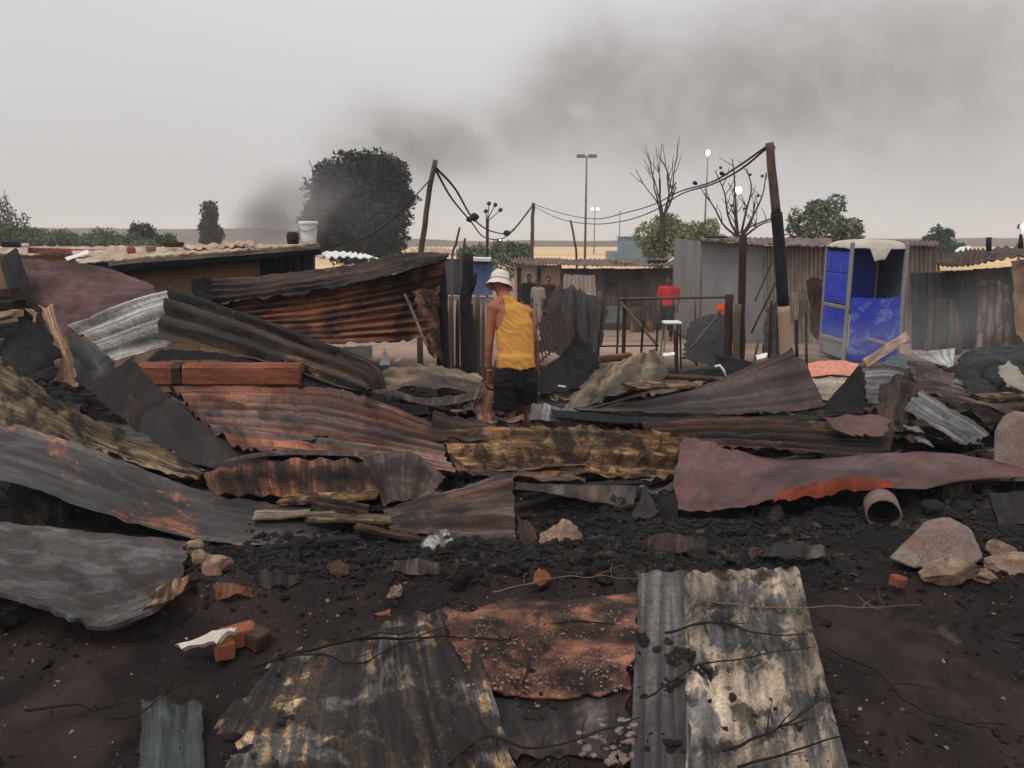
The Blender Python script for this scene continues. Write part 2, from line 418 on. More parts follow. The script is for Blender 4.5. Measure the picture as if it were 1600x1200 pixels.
M['soot_rust'] = wear('soot_with_rust', srgb(82, 74, 72), srgb(38, 33, 32), srgb(168, 108, 70), 0.5, 0.60, 0.1, (3, 0.6), 1.1, 0.9, 0.3, rough=0.5, spec=0.45)
M['zinc_dark'] = wear('dark_zinc', srgb(110, 94, 87), srgb(90, 62, 48), srgb(34, 27, 26), 0.50, 0.50, 0.1, (5, 0.6), 1.8, 0.8, 0.5, rough=0.55, spec=0.28)
M['zinc_blue'] = wear('blue_grey_zinc', srgb(138, 137, 138), srgb(104, 98, 94), srgb(52, 46, 43), 0.5, 0.54, 0.12, (5, 0.5), 1.8, 0.8, 0.2, rough=0.5, spec=0.45)
M['zinc_pale'] = wear('pale_zinc', srgb(186, 182, 178), srgb(160, 155, 150), srgb(120, 112, 104), 0.55, 0.68, 0.12, (5, 0.4), 1.8, 0.8, 0, rough=0.5)
M['cream_peel'] = wear('peeling_cream_paint', srgb(186, 166, 144), srgb(102, 98, 95), srgb(46, 39, 35), 0.51, 0.55, 0.08, (2.6, 1.1), 3.2, 0.9, 0.7, srgb(226, 212, 190), rough=0.66, bump=0.4)
M['zinc_stripe'] = wear('worn_zinc_strip', srgb(96, 92, 90), srgb(74, 69, 66), srgb(56, 46, 41), 0.5, 0.66, 0.12, (6, 0.5), 2.0, 0.7, 0.3, rough=0.55)
M['ochre_dark'] = wear('ochre_flakes_on_char', srgb(100, 94, 90), srgb(190, 156, 116), srgb(38, 31, 29), 0.56, 0.45, 0.06, (5, 1.0), 2.6, 0.92, 0.5, srgb(200, 178, 144), rough=0.66, bump=0.45)
M['ochre'] = wear('ochre_scale', srgb(128, 92, 60), srgb(182, 146, 106), srgb(46, 32, 27), 0.54, 0.50, 0.09, (6, 1.2), 5.0, 0.9, 0.9, srgb(214, 182, 136), rough=0.75, bump=0.6)
M['rust_ash'] = wear('rust_with_ash', srgb(150, 100, 78), srgb(92, 60, 50), srgb(40, 31, 29), 0.48, 0.52, 0.1, (1.4, 1), 4.0, 0.9, 1.4, srgb(226, 200, 178), rough=0.75, bump=0.6)
M['maroon'] = wear('maroon_paint', srgb(106, 72, 70), srgb(94, 56, 50), srgb(66, 50, 46), 0.52, 0.55, 0.14, (1.2, 1), 2.2, 0.7, 0.2, rough=0.5, bump=0.12, fine=0.1, spec=0.4, streak=0.10)
M['orange_rust'] = wear('bright_orange_rust', srgb(168, 74, 42), srgb(126, 52, 34), srgb(80, 40, 30), 0.55, 0.66, 0.14, (1, 1), 4.0, 0.7, 0, rough=0.75, streak=0.2)
M['mauve'] = wear('faded_mauve_paint', srgb(112, 82, 80), srgb(96, 68, 66), srgb(72, 52, 46), 0.52, 0.56, 0.14, (2, 1), 2.2, 0.6, 0.0, rough=0.7, bump=0.1, fine=0.1, streak=0.14)
M['fibre'] = wear('charred_fibre', srgb(150, 126, 98), srgb(104, 86, 68), srgb(46, 39, 34), 0.5, 0.52, 0.1, (14, 1.2), 2.2, 0.92, 0.2, rough=0.85, bump=0.7)
M['slab'] = wear('scorched_slab', srgb(106, 103, 103), srgb(70, 66, 66), srgb(66, 52, 45), 0.5, 0.50, 0.12, (1, 1.6), 3.4, 0.8, 1.0, srgb(176, 172, 168), rough=0.55, bump=0.5, spec=0.3, streak=0.3)
M['tan_sheet'] = wear('tan_scorched_sheet', srgb(176, 150, 118), srgb(122, 110, 98), srgb(84, 68, 58), 0.5, 0.56, 0.14, (2, 1), 1.6, 0.8, 0.2, rough=0.6)
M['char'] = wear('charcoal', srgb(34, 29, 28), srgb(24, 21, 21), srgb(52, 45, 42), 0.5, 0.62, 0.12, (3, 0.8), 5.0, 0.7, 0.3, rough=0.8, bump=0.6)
M['char_obj'] = wear('charcoal_lump', srgb(38, 33, 31), srgb(26, 23, 23), srgb(96, 84, 76), 0.5, 0.60, 0.10, (1, 1), 3.0, 0.8, 0.3, rough=0.85, bump=0.6, coord='obj')
_K[0] = 0.8
M['wood_grey'] = wear('weathered_wood', srgb(150, 134, 116), srgb(118, 102, 88), srgb(74, 62, 54), 0.5, 0.62, 0.12, (22, 1.4), 1.8, 0.8, 0, rough=0.85, bump=0.4)
M['wood_brown'] = wear('brown_wood', srgb(104, 74, 56), srgb(80, 56, 44), srgb(48, 36, 31), 0.5, 0.6, 0.12, (22, 1.4), 1.8, 0.85, 0, rough=0.85, bump=0.4)
M['wood_pink'] = wear('pinkish_raw_board', srgb(206, 168, 140), srgb(188, 150, 122), srgb(128, 92, 74), 0.52, 0.7, 0.12, (16, 1.2), 2.4, 0.8, 0, rough=0.85, bump=0.2)
M['terracotta'] = wear('terracotta_board', srgb(142, 86, 62), srgb(124, 68, 50), srgb(78, 48, 40), 0.5, 0.66, 0.16, (3, 1), 2.4, 0.8, 0, rough=0.8, bump=0.2, streak=0.12)
M['brick'] = flat('fired_brick', srgb(166, 96, 68), 0.9, 0, 0.25, 9, 0.5)
M['stone'] = wear('dusty_stone', srgb(172, 144, 122), srgb(138, 112, 94), srgb(92, 74, 64), 0.5, 0.6, 0.16, (1, 1), 7.0, 0.8, 0.2, rough=0.9, bump=0.5, coord='obj')
M['concrete'] = wear('broken_concrete', srgb(142, 128, 120), srgb(126, 108, 98), srgb(140, 92, 70), 0.5, 0.62, 0.14, (1, 1), 4.0, 0.8, 0.2, rough=0.9, bump=0.5, coord='obj')
M['plaster'] = flat('white_plaster', srgb(228, 214, 200), 0.9, 0, 0.12, 7, 0.4)
_K[0] = 0.8
M['rubble'] = wear('burnt_rubble', srgb(36, 29, 27), srgb(56, 44, 38), srgb(22, 19, 19), 0.55, 0.55, 0.14, (1, 1), 5.0, 0.8, 0.4, rough=0.9, bump=0.6, coord='obj')
_K[0] = 1.0
M['ash'] = flat('pale_ash', srgb(206, 196, 186), 0.9, 0, 0.25, 8, 0.3)
M['twig'] = flat('dry_twig', srgb(44, 34, 30), 0.9, 0, 0.3, 8, 0.3)
M['twig_pale'] = flat('pale_stalk', srgb(128, 104, 84), 0.9, 0, 0.3, 8, 0.3)
M['white_plastic'] = flat('white_plastic', srgb(232, 228, 224), 0.5, 0, 0.06, 3, 0.05, 0.5)
M['blue_plastic'] = wear('blue_plastic', srgb(52, 74, 205), srgb(44, 62, 182), srgb(66, 84, 190), 0.5, 0.66, 0.14, (1, 1), 2.2, 0.6, 0, rough=0.5, bump=0.08, coord='obj', fine=0.1, spec=0.5)
M['blue_scuffed'] = wear('scuffed_blue_plastic', srgb(46, 60, 176), srgb(46, 60, 168), srgb(122, 132, 196), 0.5, 0.55, 0.06, (1, 1), 3.4, 0.8, 0, rough=0.55, bump=0.1, coord='obj', fine=0.1)
M['frame_grey'] = flat('grey_plastic_frame', srgb(150, 146, 142), 0.55, 0, 0.12, 3, 0.08)
M['grey_liner'] = flat('grey_plastic_liner', srgb(84, 88, 94), 0.55, 0, 0.14, 3, 0.08)
M['cream_plastic'] = flat('cream_plastic', srgb(196, 186, 170), 0.55, 0, 0.1, 3, 0.1)
M['wall_grey'] = wear('grey_sheet_wall', srgb(140, 138, 138), srgb(124, 121, 120), srgb(104, 92, 86), 0.52, 0.66, 0.18, (2, 0.5), 0.9, 0.7, 0, rough=0.6, bump=0.08, fine=0.08)
M['wall_corr'] = wear('corrugated_wall', srgb(160, 146, 136), srgb(136, 118, 106), srgb(110, 88, 76), 0.5, 0.64, 0.14, (6, 0.4), 1.2, 0.7, 0, rough=0.62, bump=0.1, fine=0.1)
M['wall_fire_glow'] = wear('wall_with_painted_fire_glow', srgb(134, 128, 126), srgb(232, 122, 58), srgb(150, 110, 92), 0.60, 0.66, 0.10, (3.2, 1.2), 0.8, 0.5, 0, rough=0.6, bump=0.08, fine=0.1, seed=4.2)  # orange streaks put the glow of a fire into the wall colour
M['wall_dark'] = wear('dark_timber', srgb(86, 74, 66), srgb(66, 56, 50), srgb(98, 72, 58), 0.5, 0.6, 0.14, (9, 0.6), 1.4, 0.7, 0, rough=0.8, bump=0.2)
M['wall_soot'] = wear('sooty_wall', srgb(72, 74, 74), srgb(60, 60, 60), srgb(80, 72, 66), 0.5, 0.62, 0.16, (2, 1), 1.0, 0.6, 0, rough=0.7, bump=0.1, fine=0.1)
M['wall_tan'] = wear('tan_board_wall', srgb(164, 130, 102), srgb(140, 108, 84), srgb(104, 80, 64), 0.52, 0.64, 0.16, (1.4, 1), 1.2, 0.8, 0, rough=0.8, bump=0.1, fine=0.1)
M['wall_pink'] = flat('pale_pink_wall', srgb(206, 182, 166), 0.8, 0, 0.12, 2, 0.08)
M['roof_tan'] = wear('dusty_roof', srgb(190, 170, 150), srgb(160, 134, 114), srgb(120, 92, 78), 0.5, 0.62, 0.14, (6, 0.5), 1.2, 0.8, 0, rough=0.7, bump=0.1)
M['roof_red'] = wear('red_roof', srgb(150, 70, 62), srgb(124, 60, 54), srgb(168, 134, 112), 0.5, 0.62, 0.14, (5, 0.5), 1.4, 0.8, 0, rough=0.7)
M['roof_grey'] = wear('brown_grey_roof', srgb(126, 108, 98), srgb(98, 82, 76), srgb(84, 60, 52), 0.5, 0.62, 0.14, (6, 0.5), 1.2, 0.8, 0, rough=0.7, bump=0.1)
M['dark_tarp'] = wear('dark_tarpaulin', srgb(38, 37, 38), srgb(30, 28, 29), srgb(52, 48, 47), 0.5, 0.62, 0.2, (1, 1), 2.0, 0.6, 0, rough=0.6, bump=0.15)
M['sooty_tarp'] = wear('sooty_tarpaulin', srgb(62, 58, 56), srgb(48, 45, 44), srgb(84, 70, 60), 0.5, 0.6, 0.16, (3, 1), 1.6, 0.6, 0, rough=0.75, bump=0.15)
M['blue_tarp'] = wear('blue_sheet', srgb(100, 122, 164), srgb(88, 104, 140), srgb(108, 108, 118), 0.5, 0.6, 0.2, (1, 1), 1.0, 0.7, 0, rough=0.6, bump=0.05)
M['blue_roof'] = flat('pale_blue_cladding', srgb(110, 136, 150), 0.6, 0, 0.1, 1, 0.03)
M['pole_wood'] = wear('pole_wood', srgb(106, 90, 78), srgb(84, 70, 62), srgb(58, 48, 44), 0.5, 0.62, 0.14, (3, 3, 0.6), 5, 0.8, 0, rough=0.85, bump=0.4, coord='obj')
M['pole_char'] = wear('pole_charred', srgb(40, 36, 35), srgb(28, 26, 26), srgb(58, 52, 49), 0.5, 0.62, 0.14, (3, 3, 0.6), 5, 0.8, 0, rough=0.8, bump=0.5, coord='obj')
M['mast'] = flat('mast_steel', srgb(120, 114, 112), 0.5, 0.3, 0.1, 2, 0.02)
M['wire'] = flat('black_cable', srgb(40, 37, 37), 0.6, 0, 0.2, 2, 0.0)
M['leaf_dark'] = flat('dark_leaf', (0.046, 0.052, 0.042), 0.8, 0, 0.3, 1.5, 0)
M['leaf_mid'] = flat('mid_leaf', (0.075, 0.105, 0.052), 0.8, 0, 0.3, 1.0, 0)
M['leaf_grey'] = flat('grey_green_leaf', (0.19, 0.215, 0.145), 0.8, 0, 0.3, 1.0, 0)
M['leaf_yellow'] = flat('yellow_green_leaf', (0.31, 0.31, 0.16), 0.8, 0, 0.25, 1.0, 0)
M['bark'] = flat('bark', srgb(84, 70, 62), 0.9, 0, 0.25, 4, 0.3)
M['lamp'] = glow('floodlight_glow', (1.0, 0.97, 0.9), 28)
M['lamp_small'] = glow('small_lamp_glow', (1.0, 0.98, 0.93), 9)
M['skin'] = flat('skin', srgb(168, 104, 80), 0.55, 0, 0.10, 6, 0.03)
M['skin_dark'] = flat('dark_skin', srgb(108, 72, 58), 0.55, 0, 0.1, 6, 0.03)
M['yellow_cloth'] = wear('yellow_cloth', srgb(212, 152, 76), srgb(200, 140, 68), srgb(190, 132, 64), 0.5, 0.6, 0.2, (1, 1), 8, 0.4, 0, rough=0.85, bump=0.08, coord='obj', fine=0.06)
M['black_cloth'] = flat('black_cloth', srgb(30, 27, 29), 0.9, 0, 0.15, 10, 0.1)
M['white_cloth'] = flat('white_cloth', srgb(226, 212, 200), 0.9, 0, 0.08, 12, 0.15)
M['red_cloth'] = flat('red_cloth', srgb(206, 34, 44), 0.85, 0, 0.1, 10, 0.1)
M['grey_cloth'] = flat('pale_grey_cloth', srgb(150, 140, 128), 0.9, 0, 0.1, 10, 0.1)
M['orange_cloth'] = flat('orange_cloth', srgb(224, 92, 56), 0.85, 0, 0.25, 6, 0.2)
M['pink_tarp'] = wear('orange_pink_tarp', srgb(206, 140, 116), srgb(196, 122, 98), srgb(176, 112, 92), 0.5, 0.64, 0.16, (2, 1), 2.0, 0.6, 0, rough=0.7, bump=0.15)
M['striped_pale'] = wear('pale_ridged_sheet', srgb(176, 162, 144), srgb(150, 134, 116), srgb(120, 104, 90), 0.5, 0.64, 0.14, (6, 0.5), 2.0, 0.7, 0, rough=0.7)

# ------------------------------------------------------------------ ground
def build_ground():
    def axis(parts):
        out = []
        for a, b, st in parts: out += list(np.arange(a, b - 1e-6, st))
        return out
    xs = axis([(-6.2, 6.2, 0.034)]) + [6.2]
    x, st = 6.2, 0.06; tail = []
    while x < 1400: x += st; st *= 1.17; tail.append(x)
    xs = [-t for t in tail[::-1]] + xs + tail
    ys = axis([(1.0, 8.6, 0.03)]); y, st = 8.6, 0.04
    while y < 1400: ys.append(y); y += st; st *= 1.045 if y < 40 else 1.16
    ys = [-1400, -300, -80, -20, -6, -2, -0.5, 0.2, 0.6] + ys
    X, Y = np.meshgrid(xs, ys); Z = np.interp(Y, _gy, _gz)
    for i in range(X.shape[0]):
        if ys[i] < 0.5 or ys[i] > 60: continue
        fade = 1.0 if ys[i] < 9 else max(0.12, 1 - (ys[i] - 9) / 9)
        for j in range(X.shape[1]):
            if abs(X[i, j]) > 40: continue
            p = Vector((X[i, j], Y[i, j], 0.0))
            a = mnoise.fractal(p * 0.9, 1.0, 2.0, 2) * 0.07
            if abs(X[i, j]) < 8 and ys[i] < 12:
                a += mnoise.fractal(p * 4.5, 0.8, 2.1, 3) * 0.035 + mnoise.turbulence(p * 17, 2, True) * 0.016
            Z[i, j] += a * fade
    Vv = np.stack([X, Y, Z], 2).reshape(-1, 3); ny, nx = X.shape
    I = np.arange(ny * nx).reshape(ny, nx)
    F = np.stack([I[:-1, :-1], I[:-1, 1:], I[1:, 1:], I[1:, :-1]], 2).reshape(-1, 4)
    me = bpy.data.meshes.new('ground'); me.vertices.add(len(Vv)); me.vertices.foreach_set('co', Vv.ravel().astype(np.float32))
    me.loops.add(F.size); me.loops.foreach_set('vertex_index', F.ravel().astype(np.int32))
    me.polygons.add(len(F)); me.polygons.foreach_set('loop_start', np.arange(0, F.size, 4, dtype=np.int32))
    me.polygons.foreach_set('use_smooth', np.ones(len(F), bool)); me.update(calc_edges=True); me.validate()
    m, nt, b = newmat('burnt_ground'); v = _vec(nt, 'obj')
    g = nt.nodes.new('ShaderNodeNewGeometry'); sx = nt.nodes.new('ShaderNodeSeparateXYZ'); nt.links.new(g.outputs['Position'], sx.inputs[0])
    n1 = _noise(nt, v, 0.9, 5, 3.1, 0.6, 0.6); n2 = _noise(nt, v, 5.0, 6, 8.2, 0.65, 0.3); n3 = _noise(nt, v, 40, 3, 5.5, 0.6); n4 = _noise(nt, v, 0.5, 5, 14, .6, .5)
    c = _mixc(nt, _ramp(nt, n1, 0.47, 0.62), srgb(34, 28, 27), srgb(58, 46, 42))
    c = _mixc(nt, _ramp(nt, n2, 0.5, 0.7, 0, 0.8), c, srgb(26, 22, 21))
    c = _mixc(nt, _ramp(nt, n3, 0.55, 0.8, 0, 0.4), c, srgb(80, 68, 62))
    q = nt.nodes.new('ShaderNodeMath'); q.operation = 'MULTIPLY'
    nt.links.new(_ramp(nt, _noise(nt, v, 70, 2, 71, 0.5), 0.70, 0.74), q.inputs[0]); nt.links.new(_ramp(nt, n4, 0.42, 0.62, 0.1, 1), q.inputs[1])
    c = _mixc(nt, q.outputs[0], c, srgb(186, 172, 160))
    c = _mixc(nt, _ramp(nt, _noise(nt, v, 1.9, 6, 33, .65, .5), .60, .70, 0, .55), c, srgb(118, 104, 94))
    so = nt.nodes.new('ShaderNodeMath'); so.operation = 'MULTIPLY_ADD'; nt.links.new(n1, so.inputs[0]); so.inputs[1].default_value = 2.0; nt.links.new(sx.outputs['Y'], so.inputs[2])
    sm = nt.nodes.new('ShaderNodeMath'); sm.operation = 'MULTIPLY'; nt.links.new(_ramp(nt, so.outputs[0], 4.4, 5.4), sm.inputs[0]); nt.links.new(_ramp(nt, n2, .3, .6, .6, 1), sm.inputs[1])
    c = _mixc(nt, sm.outputs[0], c, srgb(27, 24, 24))
    # unburnt dusty ground beyond the wreckage, then straw-coloured veld
    dust = _mixc(nt, _ramp(nt, n1, 0.35, 0.65), srgb(168, 144, 126), srgb(140, 116, 100))
    yy = nt.nodes.new('ShaderNodeMath'); yy.operation = 'MULTIPLY_ADD'; nt.links.new(n1, yy.inputs[0]); yy.inputs[1].default_value = 5.0; nt.links.new(sx.outputs['Y'], yy.inputs[2])
    c = _mixc(nt, _ramp(nt, yy.outputs[0], 15.0, 18.5), c, dust)
    straw = _mixc(nt, _ramp(nt, _noise(nt, _vec(nt, 'obj', (0.02, 0.08, 1)), 1, 5, 9, .6), 0.4, 0.6), srgb(226, 192, 142), srgb(200, 166, 122))
    c = _mixc(nt, _ramp(nt, sx.outputs['Y'], 45, 80), c, straw)
    nt.links.new(c, b.inputs['Base Color']); b.inputs['Roughness'].default_value = 0.92; b.inputs['Specular IOR Level'].default_value = 0.15
    bp = nt.nodes.new('ShaderNodeBump'); bp.inputs['Strength'].default_value = 0.7; bp.inputs['Distance'].default_value = 0.02
    nt.links.new(n2, bp.inputs['Height']); nt.links.new(bp.outputs['Normal'], b.inputs['Normal'])
    o = link_mesh('ground', me, m); tag(o, kind='structure')
build_ground()

# far low ridge
def build_ridge():
    V = []; F = []; n = 160
    for i in range(n + 1):
        x = -460 + 920 * i / n; px = 800 + x / 320 * 1200
        top = float(np.interp(px, [-600, 0, 150, 300, 420, 520, 700, 900, 1100, 1600, 2200], [340, 354, 357, 358, 356, 366, 376, 376, 374, 372, 368]))
        z = P(px, top, 320).z + 0.5 * mnoise.fractal(Vector((x * 0.05, 0, 0)), 1.0, 2.2, 4) + 0.25 * mnoise.noise(Vector((x * 0.11, 4, 0)))
        V += [(x, 270, -1.6), (x, 308, z * 0.7 - 0.5), (x, 320, z), (x, 420, z - 1), (x, 440, -1.6)]
    for i in range(n):
        for k in range(4): F.append((i * 5 + k, i * 5 + k + 1, (i + 1) * 5 + k + 1, (i + 1) * 5 + k))
    me = mesh_from('hills', V, F, True)
    m = wear('hill_scrub', srgb(92, 74, 64), srgb(76, 62, 55), srgb(62, 56, 50), 0.5, 0.6, 0.16, (.02, .02, .3), 1.0, .7, 0, rough=0.95, bump=0, coord='obj')
    tag(link_mesh('hills', me, m), kind='structure')
build_ridge()

# ------------------------------------------------------------------ air: haze box, smoke
def box_mesh(name, a, b):
    mb = MB(); mb.box([(a[i] + b[i]) / 2 for i in range(3)], [b[i] - a[i] for i in range(3)])
    me = mesh_from(name, mb.V, mb.F, False); return me
def volume_mat(name, col, dens, aniso=0.0):
    m = bpy.data.materials.new(name); m.use_nodes = True; nt = m.node_tree
    for n in list(nt.nodes): nt.nodes.remove(n)
    o = nt.nodes.new('ShaderNodeOutputMaterial'); v = nt.nodes.new('ShaderNodeVolumePrincipled')
    v.inputs['Color'].default_value = (*col, 1); v.inputs['Density'].default_value = dens; v.inputs['Anisotropy'].default_value = aniso
    nt.links.new(v.outputs['Volume'], o.inputs['Volume']); return m, nt, v
HAZE = 0.0012
hm, _, _ = volume_mat('haze_air', (0.88, 0.92, 0.985), HAZE)
tag(link_mesh('haze', box_mesh('haze', (-1500, -1500, -2.6), (1500, 1500, 34)), hm), kind='stuff')

def smoke(name, label, blobs, col, k, nscale, seed, lo=0.42, hi=0.62, stepr=0.5, vox=None):
    """blobs: centre, radii, weight; one closed hull round all of them, filled with billowing density"""
    mb = MB()
    for c, r, w in blobs:
        bm = bmesh.new(); bmesh.ops.create_icosphere(bm, subdivisions=3, radius=1.0)
        mb.add([Vector(c) + Vector((v.co.x * r[0], v.co.y * r[1], v.co.z * r[2])) * 1.02 for v in bm.verts], [tuple(v.index for v in f.verts) for f in bm.faces]); bm.free()
    me = mesh_from(name, mb.V, mb.F, True)
    o = bpy.data.objects.new(name, me); COL.objects.link(o)
    md = o.modifiers.new('union', 'REMESH'); md.mode = 'VOXEL'; md.voxel_size = vox
    dg = bpy.context.evaluated_depsgraph_get(); me2 = bpy.data.meshes.new_from_object(o.evaluated_get(dg)); o.modifiers.clear(); o.data = me2; me2.name = name
    m, nt, pv = volume_mat(name + '_air', col, 1.0)
    try: m.cycles.volume_step_rate = stepr
    except Exception: pass
    g = nt.nodes.new('ShaderNodeNewGeometry'); tc = nt.nodes.new('ShaderNodeTexCoord'); pos = tc.outputs['Object']
    tot = None
    for c, r, w in blobs:
        s = nt.nodes.new('ShaderNodeVectorMath'); s.operation = 'SUBTRACT'; nt.links.new(pos, s.inputs[0]); s.inputs[1].default_value = c
        d = nt.nodes.new('ShaderNodeVectorMath'); d.operation = 'DIVIDE'; nt.links.new(s.outputs[0], d.inputs[0]); d.inputs[1].default_value = r
        l = nt.nodes.new('ShaderNodeVectorMath'); l.operation = 'LENGTH'; nt.links.new(d.outputs[0], l.inputs[0])
        q = nt.nodes.new('ShaderNodeMapRange'); q.interpolation_type = 'SMOOTHERSTEP'; nt.links.new(l.outputs['Value'], q.inputs['Value'])
        q.inputs['From Min'].default_value = 0.0; q.inputs['From Max'].default_value = 1.0; q.inputs['To Min'].default_value = w; q.inputs['To Max'].default_value = 0.0
        if tot is None: tot = q.outputs[0]
        else:
            a = nt.nodes.new('ShaderNodeMath'); a.operation = 'ADD'; nt.links.new(tot, a.inputs[0]); nt.links.new(q.outputs[0], a.inputs[1]); tot = a.outputs[0]
    n1 = _noise(nt, pos, nscale, 6, seed, 0.6, 0.7)
    a = nt.nodes.new('ShaderNodeMath'); a.operation = 'MULTIPLY'; nt.links.new(tot, a.inputs[0]); nt.links.new(_ramp(nt, n1, lo, hi, 0.12, 1.0), a.inputs[1])
    b2 = nt.nodes.new('ShaderNodeMath'); b2.operation = 'MULTIPLY'; nt.links.new(a.outputs[0], b2.inputs[0]); b2.inputs[1].default_value = k
    nt.links.new(b2.outputs[0], pv.inputs['Density'])
    me2.materials.clear(); me2.materials.append(m)
    tag(o, kind='stuff'); return o
def blob(px, py, Y, rpx, rpy, ry, w):
    k = Y / 1200.0
    return (tuple(P(px, py, Y)), (rpx * k, ry, rpy * k), w)
smoke('smoke_plume', None, [
    blob(408, 350, 40, 66, 58, 3.0, 3.4), blob(452, 322, 40, 88, 80, 3.0, 2.6), blob(505, 310, 41, 80, 90, 2.5, 0.6), blob(565, 330, 41, 110, 90, 2.5, 0.16),
    blob(555, 250, 51, 110, 100, 3.4, 0.8), blob(620, 240, 51, 110, 100, 3.6, 0.85), blob(600, 190, 51, 100, 85, 4.0, 0.55), blob(665, 225, 51, 115, 90, 4.5, 0.6), blob(735, 225, 52, 140, 100, 5.0, 0.45), blob(815, 205, 52, 160, 115, 6.0, 0.38),
    blob(890, 150, 53, 160, 140, 6.5, 0.38), blob(925, 90, 54, 140, 120, 7.0, 0.40), blob(990, 170, 54, 270, 160, 8.0, 0.30), blob(1110, 140, 56, 300, 190, 9.0, 0.32), blob(1230, 120, 58, 330, 210, 9.0, 0.30),
    blob(1400, 90, 62, 400, 250, 10.0, 0.28), blob(1560, 100, 64, 380, 280, 10.0, 0.22),
    ], (0.52, 0.505, 0.505), 0.31, 0.34, 2.3, 0.30, 0.70, 0.25, 0.5)
# ------------------------------------------------------------------ trees and bushes
def crown_mesh(name, clumps, n, size, mat, parent, seed=1, droop=0.0, shell=0.55, base=None):
    rng = np.random.RandomState(seed); V = []; F = []
    wts = np.array([c[1][0] * c[1][1] * c[1][2] for c in clumps]) ** 0.7; wts /= wts.sum()
    per = rng.multinomial(n, wts); up = np.array([0, 0, 1.0])
    Vs = []
    for (c, r), m in zip(clumps, per):
        d = rng.normal(size=(m, 3)); d /= np.linalg.norm(d, axis=1, keepdims=True)
        rad = shell + (1 - shell) * rng.rand(m) ** 0.6
        rad *= 0.86 + 0.30 * np.array([mnoise.noise(Vector(q * 2.3) + Vector((seed, c[0], c[2]))) for q in d])
        p = np.array(c) + d * rad[:, None] * np.array(r)
        t = rng.normal(size=(m, 3)) + d * 0.5; t[:, 2] -= droop; t /= np.linalg.norm(t, axis=1, keepdims=True)
        b = np.cross(t, rng.normal(size=(m, 3))); b /= np.linalg.norm(b, axis=1, keepdims=True)
        s = size * (0.6 + 0.8 * rng.rand(m))[:, None]
        Vs.append(np.stack([p - b * s * .35, p + t * s * .5 - b * s * .12, p + t * s, p + b * s * .35 + t * s * .3], 1))
    A = np.concatenate(Vs).reshape(-1, 3)
    F = np.arange(len(A)).reshape(-1, 4).tolist()
    me = mesh_from(name, A.tolist(), F, False); return link_mesh(name, me, mat, parent)
def limb(mb, p, d, L, r, depth, rng, spread=0.6, n=4, gravity=0.02, ends=None):
    pts = [p]; q = Vector(p); dd = Vector(d).normalized(); seg = 4
    for i in range(seg):
        dd = (dd + Vector((rng.uniform(-.16, .16), rng.uniform(-.16, .16), rng.uniform(-.05, .14)))).normalized(); q = q + dd * (L / seg); pts.append(q.copy())
    mb.tube(pts, [r * (1 - 0.45 * i / seg) for i in range(seg + 1)], n)
    if depth > 0:
        for k in range(rng.choice([2, 3])):
            b = pts[rng.choice([2, 3, 4])]
            nd = (dd + Vector((rng.uniform(-1, 1), rng.uniform(-1, 1), rng.uniform(-.2, .7))) * spread).normalized()
            limb(mb, b, nd, L * rng.uniform(.6, .85), r * .55, depth - 1, rng, spread, n, gravity, ends)
    elif ends is not None: ends.append(pts[-1])
def tree(name, label, cat, px, Y, py_top, hw_px, mat, n, size, seed, py_bot=None, shape='round', group=None, depth_ratio=0.9):
    k = Y / 1200.0; gz = ground_z(0, Y); x = P(px, 400, Y).x; top = P(px, py_top, Y).z
    rt = empty(name, (x, Y, gz), 0, label, cat, group); H = top - gz; W = hw_px * k; rng = random.Random(seed)
    mb = MB(); limb(mb, Vector((0, 0, -0.1)), Vector((0, 0, 1)), H * (.34 if shape != 'bush' else .25), max(0.05, W * .07), 2, rng, .5, 5); mb.build('trunk', M['bark'], rt)
    cl = []
    if shape == 'round':
        for i in range(26):
            a = rng.uniform(0, 6.28); rr = W * rng.uniform(.2, .82); z = H * rng.uniform(.40, .88) * (1 - .22 * (rr / W) ** 2)
            cl.append(((math.cos(a) * rr, math.sin(a) * rr * depth_ratio, z), (W * rng.uniform(.14, .3), W * rng.uniform(.14, .3), H * rng.uniform(.06, .13))))
        cl.append(((0, 0, H * .58), (W * .5, W * .5, H * .22)))
    elif shape == 'column':
        for i in range(14):
            z = H * (0.12 + 0.8 * i / 13); wv = W * (1.0 if z < H * .6 else 1.0 - 0.5 * (z / H - .6) / .4)
            for q in range(2):
                a = rng.uniform(0, 6.28); cl.append(((math.cos(a) * wv * .45, math.sin(a) * wv * .45, z), (wv * .6, wv * .6, H * .13)))
    elif shape == 'bush':
        for i in range(22):
            xx = W * rng.uniform(-.85, .85); z = H * rng.uniform(.62, .86) * (1 - .16 * (xx / W) ** 2)
            cl.append(((xx, rng.uniform(-.5, .5) * W * depth_ratio, z), (W * rng.uniform(.24, .36), W * rng.uniform(.24, .36), H * rng.uniform(.10, .17))))
        cl.append(((0, 0, H * .5), (W * .8, W * .6, H * .3)))
    crown_mesh('crown', cl, n, size, mat, rt, seed)
    return rt

